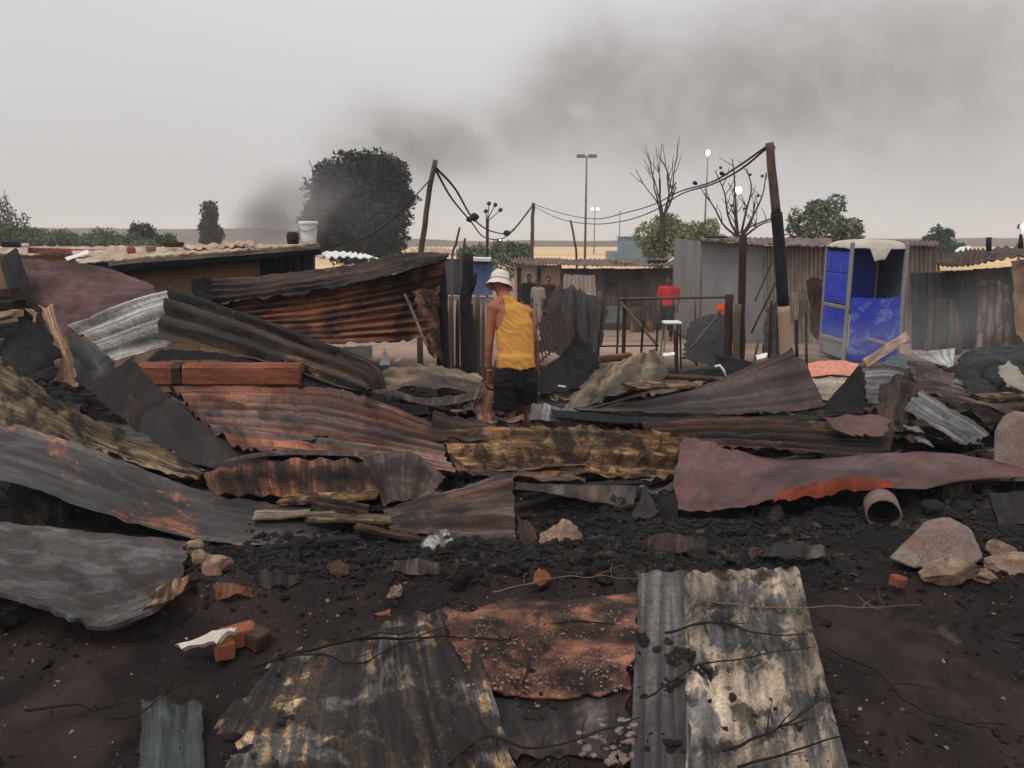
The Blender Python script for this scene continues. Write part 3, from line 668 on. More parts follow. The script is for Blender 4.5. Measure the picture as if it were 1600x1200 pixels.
# the big dark tree: custom outline
def big_tree():
    Y = 46.0; k = Y / 1200.0; gz = ground_z(0, Y); x = P(560, 400, Y).x
    rt = empty('dense_tree', (x, Y, gz), 0, 'big dark dense tree half veiled by the smoke, behind the white bucket', 'tree')
    rng = random.Random(3); mb = MB(); limb(mb, Vector((0, 0, -.1)), Vector((0, 0, 1)), 3.2, .22, 3, rng, .8, 5); mb.build('trunk', M['bark'], rt)
    pts = [(505, 300, 30), (520, 275, 32), (548, 262, 30), (575, 258, 26), (600, 266, 30), (622, 280, 26), (628, 310, 24), (622, 345, 22), (612, 375, 26),
           (500, 335, 30), (500, 370, 32), (530, 340, 40), (560, 310, 45), (590, 330, 42), (560, 375, 42), (590, 385, 34), (530, 390, 34), (610, 300, 30), (545, 300, 40), (585, 290, 36), (520, 305, 28), (508, 350, 34)]
    cl = []
    for px, py, r in pts:
        p = P(px, py, Y); rr = r * k * 1.0
        for q in range(2): cl.append(((p.x - x + rng.uniform(-.2, .2), rng.uniform(-1.5, 1.5), p.z - gz + rng.uniform(-.1, .1)), (rr, rr * 1.1, rr * rng.uniform(.8, 1.05))))
    crown_mesh('crown', cl, 30000, 0.26, M['leaf_dark'], rt, 5, shell=.35)
big_tree()
tree('cypress_tree', 'small dark columnar conifer standing alone on the veld', 'tree', 332, 75, 318, 19, M['leaf_dark'], 7000, .3, 4, shape='column')
tree('bush', 'wide rounded green bush left of the small conifer', 'bush', 235, 40, 343, 38, M['leaf_mid'], 5000, .16, 5, shape='bush')
for i, (px, top, hw, lab) in enumerate([(180, 354, 62, 'low green shrub beside the wide rounded bush'), (110, 350, 60, 'pale green shrub in the middle of the left hedge'),
                                        (55, 346, 55, 'green shrub next to the tall reeds on the left'), (5, 342, 50, 'green shrub at the left edge under the reeds'),
                                        (145, 355, 50, 'pale low shrub between the middle and the right of the left hedge'), (85, 354, 50, 'dull green shrub filling the gap right of the tall reeds'), (28, 348, 45, 'leafy shrub right behind the tallest sapling')]):
    tree('bush', lab, 'bush', px, 36 + i, top, hw, M['leaf_grey'], 8000, .12, 20 + i, shape='bush')
def reed(px, py, Y, lab, seed):
    x = P(px, 400, Y).x; gz = ground_z(0, Y); H = P(px, py, Y).z - gz; rt = empty('sapling', (x, Y, gz), 0, lab, 'sapling', 'tall saplings above the left hedge'); rng = random.Random(seed)
    mb = MB(); mb.tube([(0, 0, 0), (rng.uniform(-.1, .1), 0, H * .5), (rng.uniform(-.15, .15), 0, H)], [.03, .025, .01], 5); mb.build('stem', M['bark'], rt)
    crown_mesh('foliage', [((rng.uniform(-.1, .1), 0, H * f), (.22, .22, H * .13)) for f in (.5, .62, .74, .84, .94)], 500, .13, M['leaf_grey'], rt, seed)
reed(5, 318, 34, 'leftmost tall thin sapling above the hedge', 1); reed(16, 312, 34.5, 'tallest thin sapling above the left hedge', 2); reed(32, 335, 34, 'short thin sapling right of the tallest one', 3); reed(42, 340, 35, 'lowest thin sapling at the end of the row', 4)
tree('willow_bush', 'yellow green feathery bush behind the brown shack', 'bush', 1060, 34, 326, 68, M['leaf_yellow'], 16000, .13, 31, shape='bush')
tree('leafy_tree', 'grey green leafy tree behind the corrugated shack', 'tree', 1288, 30, 286, 72, M['leaf_grey'], 4600, .17, 33, shape='round')
tree('leafy_tree', 'small hazy tree far off right of the blue toilet', 'tree', 1470, 60, 346, 42, M['leaf_mid'], 3500, .26, 36, shape='round')
tree('bush', 'hazy grey bush under the small lamp behind the man', 'bush', 790, 42, 372, 40, M['leaf_grey'], 4000, .2, 37, shape='bush')
tree('bush', 'dim bush on the veld left of the small lamp', 'bush', 745, 46, 380, 30, M['leaf_grey'], 3000, .2, 38, shape='bush')

def bare_tree(label, px, Y, py_top, stems, seed, pods=None, spread=.5, py_base=405):
    x = P(px, 400, Y).x; gz = ground_z(0, Y); rt = empty('bare_tree', (x, Y, gz), 0, label, 'tree'); rng = random.Random(seed)
    H = P(px, py_top, Y).z - gz; b = P(px, py_base, Y).z - gz
    mb = MB(); mb.tube([(0, 0, -.1), (0.02, 0, b * .6), (0, 0, b)], [.11, .1, .09], 7); mb.build('trunk', M['bark'], rt)
    for (dx, L) in stems:
        m2 = MB(); limb(m2, Vector((0, 0, b)), Vector((dx, rng.uniform(-.3, .3), 1)), (H - b) * L * .62, .055, 2, rng, spread, 4); m2.build('branch', M['bark'], rt)
    if pods:
        for (qx, qy, r) in pods:
            p = P(qx, qy, Y) - Vector((x, Y, gz)); m3 = MB(); bm = bmesh.new(); bmesh.ops.create_icosphere(bm, subdivisions=1, radius=r)
            m3.add([p + v.co for v in bm.verts], [tuple(v.index for v in f.verts) for f in bm.faces]); bm.free(); m3.build('seed_pod', M['bark'], rt)
bare_tree('leafless tree with fine upright branches left of the floodlights', 1033, 33, 236, [(-.28, .8), (-.1, 1.0), (.12, .95), (.35, .85)], 11, py_base=345)
def bare_tree_curved():
    Y = 27.0; x = P(1157, 400, Y).x; gz = ground_z(0, Y); rt = empty('bare_tree', (x, Y, gz), 0, 'leafless tree with curved spreading branches in front of the bright floodlight', 'tree')
    o = Vector((x, Y, gz)); b = P(1155, 372, Y) - o; mb = MB(); mb.tube([(0, 0, -.1), b * .6, b], [.10, .09, .08], 7); mb.build('trunk', M['bark'], rt)
    cur = [[(1155, 372), (1130, 352), (1112, 325), (1099, 290)], [(1155, 372), (1141, 340), (1133, 300), (1122, 265)], [(1153, 365), (1146, 320), (1146, 280), (1144, 248)],
           [(1158, 365), (1163, 330), (1170, 295), (1172, 262)], [(1158, 370), (1176, 340), (1185, 305), (1194, 270)], [(1160, 372), (1185, 352), (1205, 345)], [(1155, 372), (1148, 345), (1150, 310)], [(1157, 372), (1170, 350), (1184, 312)]]
    rng = random.Random(9)
    for c in cur:
        pp = [P(a, q, Y) - o + Vector((0, rng.uniform(-.5, .5) * i * .5, 0)) for i, (a, q) in enumerate(c)]
        pts = [Vector(v) for v in _cr([tuple(v) for v in pp], np.linspace(0, 1, 9))]
        m2 = MB(); m2.tube(pts, [.045 * (1 - .08 * i) for i in range(9)], 5)
        for _ in range(4):
            i = rng.randint(3, 7); e = pts[i] + Vector((rng.uniform(-.45, .45), rng.uniform(-.3, .3), rng.uniform(.2, .7))); m2.tube([pts[i], (pts[i] + e) / 2 + Vector((.03, 0, -.02)), e], [.018, .014, .008], 4)
        m2.build('branch', M['bark'], rt)
    for qx, qy in ((1126, 262), (1127, 271), (1172, 273), (1191, 275), (1184, 306), (1143, 321), (1163, 326)):
        p = P(qx, qy, Y) - o; m3 = MB(); bm = bmesh.new(); bmesh.ops.create_icosphere(bm, subdivisions=1, radius=.06)
        m3.add([p + v.co for v in bm.verts], [tuple(v.index for v in f.verts) for f in bm.faces]); bm.free(); m3.build('seed_pod', M['bark'], rt)
bare_tree_curved()
def weed(px0, Y, stems, label):
    x = P(px0, 400, Y).x; gz = ground_z(0, Y); o = Vector((x, Y, gz)); rt = empty('dry_weed', o, 0, label, 'weed')
    for c in stems:
        pts = [P(a, q, Y) - o for a, q in c]; m = MB(); m.tube([Vector((0, 0, 0))] + pts, [.02] + [.014] * (len(pts) - 1) + [.008], 5); m.build('stem', M['bark'], rt)
        bm = bmesh.new(); bmesh.ops.create_icosphere(bm, subdivisions=1, radius=.05); m3 = MB(); m3.add([pts[-1] + v.co for v in bm.verts], [tuple(v.index for v in f.verts) for f in bm.faces]); bm.free(); m3.build('seed_head', M['bark'], rt)
weed(760, 16, [[(761, 350), (764, 318)], [(760, 345), (759, 330)], [(763, 340), (774, 320)], [(763, 345), (782, 328)]], 'thin dry weed with dark seed heads near the small lamp')

# ------------------------------------------------------------------ poles, lights, cables
def pole(name, label, cat, pts, Y, rad, mat, n=8, group=None, caps=None):
    base = P(pts[-1][0], pts[-1][1], Y); gz = ground_z(0, Y); o = Vector((base.x, Y, gz)); rt = empty(name, o, 0, label, cat, group)
    q = [P(a, b, Y) - o for a, b in pts[::-1]]; q = [Vector((q[0].x, 0, -.1))] + q
    pp = [Vector(v) for v in _cr([tuple(v) for v in q], np.linspace(0, 1, 14))]
    pp = [v + Vector((mnoise.noise(v * 3) * rad * .6, mnoise.noise(v * 3 + Vector((9, 0, 0))) * rad * .6, 0)) for v in pp]
    rr = [rad * (1.08 - .25 * i / 13) for i in range(14)]
    m = MB(); m.tube(pp, rr, n); m.build('shaft', mat, rt, smooth=True); return rt, o, pp
# main charred pole: pale foot, black middle sleeve, bare top
def main_pole():
    Y = 9.6; o = Vector((P(1227, 560, Y).x, Y, ground_z(0, Y))); rt = empty('utility_pole', o, 0, 'tall leaning wooden cable pole burnt black on its lower half', 'pole')
    def seg(name, pts, r0, r1, mat):
        q = [P(a, b, Y) - o for a, b in pts]; pp = [Vector(v) for v in _cr([tuple(v) for v in q], np.linspace(0, 1, 10))]
        m = MB(); m.tube([v + Vector((mnoise.noise(v * 4) * .008, 0, 0)) for v in pp], [r0 + (r1 - r0) * i / 9 for i in range(10)], 12); return m.build(name, mat, rt, smooth=True)
    seg('shaft', [(1202, 223), (1207, 275), (1213, 335)], .050, .056, M['pole_wood'])
    seg('charred_shaft', [(1213, 333), (1218, 390), (1224, 480)], .070, .072, M['pole_char'])
    seg('pale_foot', [(1224, 478), (1227, 530), (1229, 590)], .075, .080, M['wood_pink'])
    m = MB(); a = P(1206, 222, Y) - o; m.tube([P(1197, 230, Y) - o, a + Vector((0, -.03, -.02)), P(1210, 232, Y) - o], .016, 8); m.build('insulator', M['pole_wood'], rt, smooth=True)
    m = MB(); q = P(1213, 338, Y) - o; m.tube([q + Vector((0, 0, -.05)), q + Vector((0, 0, .05))], .068, 12); m.build('band', M['pole_char'], rt)
main_pole()
pole('utility_pole', 'crooked thin wooden cable pole rising above the rusty wall', 'pole', [(680, 250), (676, 275), (668, 320), (664, 360), (658, 395), (655, 480)], 12, .045, M['pole_wood'])
pole('utility_pole', 'slim dark cable pole in the distance behind the man in yellow', 'pole', [(833, 317), (832, 360), (831, 405)], 36, .09, M['pole_wood'])
pole('stake', 'short bent stake between the distant pole and the tall mast', 'stake', [(891, 344), (897, 375), (901, 405)], 30, .045, M['pole_wood'])
pole('stake', 'thin leaning stick above the charred fence by the blue sheet', 'stake', [(719, 355), (713, 380), (706, 420)], 11.2, .018, M['pole_wood'])
pole('stake', 'forked stick beside the thin leaning one near the blue sheet', 'stake', [(727, 372), (724, 395), (720, 430)], 11.4, .02, M['pole_wood'])
def mast(label, px, Y, py_top, r, heads, hm, cat='light mast', group=None):
    x = P(px, 400, Y).x; gz = ground_z(0, Y); H = P(px, py_top, Y).z - gz; rt = empty('light_mast', (x, Y, gz), 0, label, cat, group)
    m = MB(); m.tube([(0, 0, -.1), (0, 0, H * .5), (0, 0, H)], [r, r * .8, r * .55], 8); m.build('shaft', M['mast'], rt, smooth=True)
    m = MB(); w = max(abs(h[0]) for h in heads) + r; m.box((0, 0, H + r * .4), (2 * w, r * .9, r * .7)); m.build('crossarm', M['mast'], rt)
    for hx, hz, hr in heads:
        m = MB(); m.cbox((hx, -r * .2, H + hz), (hr * 2, hr * .7, hr * .8), hr * .15); h = m.build('floodlight', M['mast'], rt)
        if hm is not None:
            m = MB(); m.lathe([(0.001, -hr * .40), (hr * .40, -hr * .38), (hr * .62, -hr * .3), (hr * .62, 0)], 16, (hx, -r * .2 - hr * .36, H + hz), Matrix.Rotation(R(90), 4, 'X').to_3x3() @ Matrix.Rotation(R(180), 3, 'X')); m.build('lens', hm, h)
    return rt
mast('tall thin unlit light mast standing alone on the veld', 914, 62, 246, .11, [(-.45, .1, .34), (.45, .1, .34)], None)
mast('floodlight mast at the highest lit lamp, right of the bare tree', 1099, 110, 240, .16, [(-.1, .1, .5)], M['lamp'])
mast('floodlight mast with the biggest brightest lamp behind the curved bare tree', 1147, 90, 299, .16, [(0, .1, .58)], M['lamp'])
mast('small forked double lamp on a thin mast far away', 928, 150, 331, .13, [(-.5, .5, .42), (.55, .5, .38)], M['lamp_small'])
mast('little white lamp low over the veld behind the man', 780, 120, 377, .12, [(0, .1, .42)], M['lamp'])
mast('glaring floodlight at the right edge above the dark roofs', 1592, 70, 356, .15, [(.1, .1, .55)], M['lamp'])
mast('faint unlit pole with a short crossarm far behind the cables', 967, 120, 331, .1, [(0, 0, .16)], None)

def cable(label, pts3, r, knots=()):
    Q = _cr([tuple(p) for p in pts3], np.linspace(0, 1, len(pts3) * 8)); m = MB(); m.tube([Vector(q) for q in Q], r, 5)
    o = m.build('power_cable', M['wire'], None, smooth=True); tag(o, label, 'cable', 'cables strung between the poles')
    for p, s in knots:
        bm = bmesh.new(); bmesh.ops.create_icosphere(bm, subdivisions=2, radius=s); m2 = MB()
        m2.add([Vector(p) - o.location + Vector((v.co.x * (1 + .5 * mnoise.noise(v.co * 20)), v.co.y, v.co.z * (.8 + .6 * mnoise.noise(v.co * 30)))) for v in bm.verts], [tuple(v.index for v in f.verts) for f in bm.faces]); bm.free(); m2.build('splice', M['wire'], o)
def CP(seq): return [P(a, b, y) for a, b, y in seq]
cable('upper sagging cable from the crooked pole to the distant slim pole', CP([(681, 262, 12), (712, 296, 15), (740, 342, 20), (770, 362, 25), (800, 360, 30), (833, 319, 36)]), .022, [(P(741, 339, 20), .12), (P(792, 364, 28), .13)])
cable('lower sagging cable from the crooked pole to the distant slim pole', CP([(681, 266, 12), (706, 310, 15), (735, 345, 20), (760, 372, 25), (795, 367, 30), (833, 322, 36)]), .02, [(P(734, 343, 20), .09)])
cable('upper cable from the distant slim pole up to the tall charred pole', CP([(833, 319, 36), (880, 334, 31), (930, 342, 26), (975, 333, 22), (1020, 320, 19), (1060, 300, 16), (1110, 285, 13), (1150, 262, 11), (1199, 228, 9.6)]), .014, [(P(1086, 286, 14), .045)])
cable('lower cable from the distant slim pole up to the tall charred pole', CP([(833, 322, 36), (875, 342, 31), (925, 350, 26), (975, 345, 22), (1020, 330, 19), (1065, 303, 16), (1112, 288, 13), (1155, 266, 11), (1199, 231, 9.6)]), .014, [(P(1128, 271, 12), .04)])
cable('cable drooping left from the crooked pole across the dark tree', CP([(676, 276, 12), (650, 305, 12), (615, 342, 12), (570, 372, 12), (500, 388, 11.5)]), .010)
cable('short cable from the charred pole to the top of the corrugated shack', CP([(1211, 340, 9.6), (1190, 347, 12), (1165, 358, 15), (1140, 371, 18)]), .012)

# ------------------------------------------------------------------ shacks behind
def Rc(p0, p1, top, bot, Y0, Y1=None, rows=2, topr=None, botr=None):
    Y1 = Y0 if Y1 is None else Y1
    return [[P(p0, top, Y0), P(p1, top if topr is None else topr, Y1)], [P(p0, bot, Y0), P(p1, bot if botr is None else botr, Y1)]]
def bot_to_ground(c, dz=-.05):
    for p in c[-1]: p.z = ground_z(p.x, p.y) + dz
    return c
# brown timber shack in the middle
def brown_shack():
    Y = 22.0; o = Vector((P(965, 500, Y).x, Y, ground_z(0, Y))); rt = empty('shack', o, 0, 'low dark brown timber shack behind the man in red', 'shack')
    xs = [876, 897, 920, 942, 960, 985, 1005, 1030, 1056]
    for i in range(8):
        c = bot_to_ground([[P(xs[i] - .5, 419 + (i % 3) * .6, Y + .03 * (i % 2)), P(xs[i + 1] + .5, 419, Y + .03 * (i % 2))], [Vector(P(xs[i] - .5, 540, Y + .03 * (i % 2))), Vector(P(xs[i + 1] + .5, 540, Y + .03 * (i % 2)))]])
        sheet('wall_panel', None, None, c, M['wall_dark'] if i not in (3, 4, 5) else M['wood_brown'], parent=rt, nu=6, nv=16, dent=.02, rag=.01, thick=.03)
    c = [[P(868, 413, Y - .35), P(965, 415, Y - .35), P(1062, 414, Y - .35)], [P(868, 405, Y + 3.0), P(965, 405, Y + 3.0), P(1062, 404, Y + 3.0)]]
    sheet('roof', None, None, c, M['roof_grey'], 26, .02, 'u', parent=rt, dent=.05, rag=.04, thick=.02)
    for px in (868, 1062):
        c = bot_to_ground([[P(876 if px < 900 else 1056, 419, Y), P(876 if px < 900 else 1056, 412, Y + 3)], [P(876 if px < 900 else 1056, 540, Y), P(876 if px < 900 else 1056, 500, Y + 3)]])
        c[1][1] = Vector((c[0][1].x, Y + 3, ground_z(0, Y + 3)))
        sheet('side_wall', None, None, c, M['wall_dark'], parent=rt, nu=8, nv=8, thick=.03)
    m = MB(); m.box(P(985, 452, Y - .06) - o, (.75, .05, .6)); m.build('shutter', M['wood_brown'], rt)
    m = MB()
    a = P(1030, 470, Y - .08) - o; m.box(a, (.62, .05, 1.5)); d = m.build('door', M['wall_dark'], rt)
brown_shack()
def roof_item(name, lab, cat, c, d, mat, rz=0):
    m = MB(); m.cbox((0, 0, d[2] / 2), d, min(d) * .2, Matrix.Rotation(rz, 3, 'Z'), min(d) * .06); m.V = [v + Vector(c) for v in m.V]; return tag(m.build(name, mat), lab, cat)
roof_item('bundle', 'black bundle lying on the roof of the brown shack', 'bundle', P(1028, 412.5, 22.6), (.62, .35, .13), M['dark_tarp'])
roof_item('plank', 'pale board weighing down the middle of the brown shack roof', 'board', P(980, 412, 22.6), (.35, .2, .08), M['wood_pink'], .3)
roof_item('stone_weight', 'dark stone on the roof of the brown shack left of the pale board', 'stone', P(958, 411.5, 22.6), (.25, .25, .12), M['stone'])
plank('plank', 'white strip of wood sticking up from the brown shack roof', 'board', P(1044, 409, 22.4), P(1070, 392, 22.8), .05, .03, M['white_plastic'])

# pale shacks behind the three people
def pale_shack():
    Y = 25.0; o = Vector((P(840, 500, Y).x, Y, ground_z(0, Y))); rt = empty('shack', o, 0, 'pale pink walled shack behind the group of people', 'shack')
    for a, b, mt in ((803, 826, 'wall_pink'), (825, 852, 'wall_pink'), (851, 878, 'wall_pink')):
        sheet('wall_panel', None, None, bot_to_ground(Rc(a, b, 414, 500, Y + (.03 if a == 825 else 0))), M[mt], parent=rt, nu=6, nv=8, dent=.03, thick=.03)
    for px in (811, 842):
        m = MB(); p = P(px, 418, Y - .1) - o; m.box((p.x, p.y, p.z / 2), (.12, .08, p.z)); m.build('post', M['wood_brown'], rt)
    c = [[P(798, 412, Y - .4), P(838, 413, Y - .4), P(878, 411, Y - .4)], [P(798, 404, Y + 3), P(838, 403, Y + 3), P(878, 404, Y + 3)]]
    sheet('roof', None, None, c, M['roof_grey'], 14, .03, 'u', parent=rt, dent=.05, rag=.05, thick=.02)
pale_shack()
# blue sheet hut and palisade left of the man
def blue_hut():
    Y = 13.5; o = Vector((P(735, 500, Y).x, Y, ground_z(0, Y))); rt = empty('hut', o, 0, 'hut clad in faded blue sheeting behind the charred posts', 'hut')
    sheet('wall_sheet', None, None, Rc(690, 729, 404, 462, Y + .05), M['wall_soot'], parent=rt, nu=10, nv=10, dent=.03)
    sheet('wall_sheet', None, None, Rc(728, 770, 406, 462, Y), M['blue_tarp'], parent=rt, nu=10, nv=10, dent=.03)
    sheet('lower_wall', None, None, bot_to_ground(Rc(690, 772, 463, 560, Y + .1)), M['wall_pink'], parent=rt, nu=10, nv=10, dent=.02)
    sheet('roof_edge', None, None, [[P(735, 403, Y - .15), P(768, 404, Y - .15)], [P(735, 401, Y + 1.5), P(768, 402, Y + 1.5)]], M['white_plastic'], parent=rt, nu=8, nv=6, dent=.01, thick=.05)
blue_hut()
for i, (px, t, b, rr, mt, lab) in enumerate([
        (703, 462, 575, .035, 'wood_grey', 'pale fence stake left of the forked charred post'), (714, 468, 575, .03, 'wood_brown', 'thin brown fence stake beside the forked charred post'),
        (745, 455, 580, .045, 'wood_grey', 'thick pale fence stake right of the forked charred post'), (754, 470, 580, .03, 'wood_grey', 'slim pale fence stake nearest the left arm of the man'),
        (737, 475, 580, .028, 'wood_brown', 'dark brown stake between the two pale ones'), (762, 480, 580, .028, 'wood_brown', 'brown stake just behind the left arm of the man')]):
    Y = 10.2 + .1 * (i % 3); a = P(px + 1, t, Y); b2 = P(px, b, Y); b2.z = ground_z(0, Y) - .05
    m = MB(); pts = [b2.lerp(a, k / 6) + Vector((mnoise.noise(Vector((px, k, 0))) * .03, 0, 0)) for k in range(7)]; m.tube(pts, [rr] * 5 + [rr * .9, rr * .5], 8)
    tag(m.build('fence_stake', M[mt], smooth=True), lab, 'stake', 'stakes of the palisade behind the man')
def charred_post(lab, pts, Y, r, fork=None, cap=None):
    o = P(pts[-1][0], pts[-1][1], Y); o.z = ground_z(0, Y); rt = empty('charred_post', o, 0, lab, 'post', 'charred posts left of the man')
    q = [P(a, b, Y) - o for a, b in pts[::-1]]; q[0] = Vector((q[0].x, 0, -.05)); pp = [Vector(v) for v in _cr([tuple(v) for v in q], np.linspace(0, 1, 14))]
    m = MB(); m.tube([v + Vector((mnoise.noise(v * 6) * .02, mnoise.noise(v * 6 + Vector((5, 5, 5))) * .02, 0)) for v in pp], [r * (1.15 + .2 * mnoise.noise(v * 5)) * (1 - .25 * i / 13) for i, v in enumerate(pp)], 9); m.build('shaft', M['pole_char'], rt, smooth=True)
    if fork:
        q = [P(a, b, Y) - o for a, b in fork]; m = MB(); m.tube(q, [r * .6, r * .5, r * .25], 7); m.build('fork', M['pole_char'], rt, smooth=True)
charred_post('charred forked post just left of the man in yellow', [(732, 398), (731, 430), (727, 470), (729, 520), (731, 580)], 9.6, .075, [(733, 458), (740, 440), (744, 428)])
charred_post('straight charred corner post at the end of the rusty wall', [(686, 408), (689, 450), (691, 500), (693, 580)], 8.9, .07)

# grey shack with smooth and corrugated panels
def grey_shack():
    Y = 18.0; o = Vector((P(1190, 540, Y).x, Y, ground_z(0, Y))); rt = empty('shack', o, 0, 'large grey sheet metal shack behind the tall charred pole', 'shack')
    sheet('wall_panel', None, None, bot_to_ground(Rc(1096, 1162, 377, 540, Y, topr=380)), M['wall_grey'], parent=rt, nu=16, nv=26, dent=.02, thick=.01)
    sheet('wall_panel', None, None, bot_to_ground(Rc(1161.4, 1193, 380, 540, Y + .02, topr=383)), M['wall_grey'], parent=rt, nu=10, nv=26, dent=.02, thick=.01)
    for i, (a, b) in enumerate(((1192, 1223), (1222, 1257), (1256, 1296))):
        sheet('wall_panel', None, None, bot_to_ground(Rc(a, b, 384, 540, Y + .03 * (i % 2))), M['wall_corr'], 6, .03, 'u', parent=rt, nu=56, nv=20, dent=.03, thick=.006)
    c = [[P(1092, 375, Y - .3), P(1150, 377, Y - .3), P(1210, 382, Y - .3), P(1300, 383, Y - .3)], [P(1096, 371, Y + 3), P(1150, 371, Y + 3), P(1210, 372, Y + 3), P(1300, 372, Y + 3)]]
    sheet('roof', None, None, c, M['roof_grey'], 20, .015, 'u', parent=rt, dent=.04, rag=.03, thick=.025)
    sd = [[P(1096, 377, Y), Vector((P(1096, 377, Y).x, Y + 3, 2.0))], [Vector((P(1096, 377, Y).x, Y, ground_z(0, Y))), Vector((P(1096, 377, Y).x, Y + 3, ground_z(0, Y)))]]
    sheet('side_wall', None, None, sd, M['wall_grey'], parent=rt, nu=8, nv=8, thick=.02)
    m = MB(); m.cbox(P(1118, 370.5, Y + .6) - o, (.5, .3, .05), .01); m.build('roof_board', M['wood_brown'], rt)
grey_shack()
def fire_glow_wall():  # right panel carries the fire glow as painted orange
    Y = 21.0; rt = empty('sheet_wall', Vector((P(1075, 500, Y).x, Y, ground_z(0, Y))), 0, 'grey sheet wall painted with an orange fire glow between the two shacks', 'wall')
    for a, b, mt in ((1054, 1066, 'wall_grey'), (1066.6, 1098, 'wall_fire_glow')):
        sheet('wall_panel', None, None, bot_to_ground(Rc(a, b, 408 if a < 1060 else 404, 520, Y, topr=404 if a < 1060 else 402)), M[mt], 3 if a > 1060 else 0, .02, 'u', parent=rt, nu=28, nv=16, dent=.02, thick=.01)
fire_glow_wall()
# distant pale blue building
def far_building():
    Y = 85.0; o = Vector((P(1000, 400, Y).x, Y, ground_z(0, Y))); rt = empty('building', o, 0, 'pale blue clad building far behind the yellow green bush', 'building'); k = Y / 1200
    m = MB(); w = 48 * k; h = P(1000, 371, Y).z - o.z; m.box((0, 3, h / 2), (w, 6, h)); m.build('wall', M['blue_roof'], rt)
    m = MB(); m.box((0, 3, h + .06), (w + .3, 6.3, .12)); m.build('roof', M['blue_roof'], rt)
    m = MB(); h2 = P(1000, 393, Y).z - o.z; m.box((-w / 2 - .8, 2, h2 / 2), (1.55, 4, h2)); m.build('annex', M['blue_roof'], rt)
far_building()

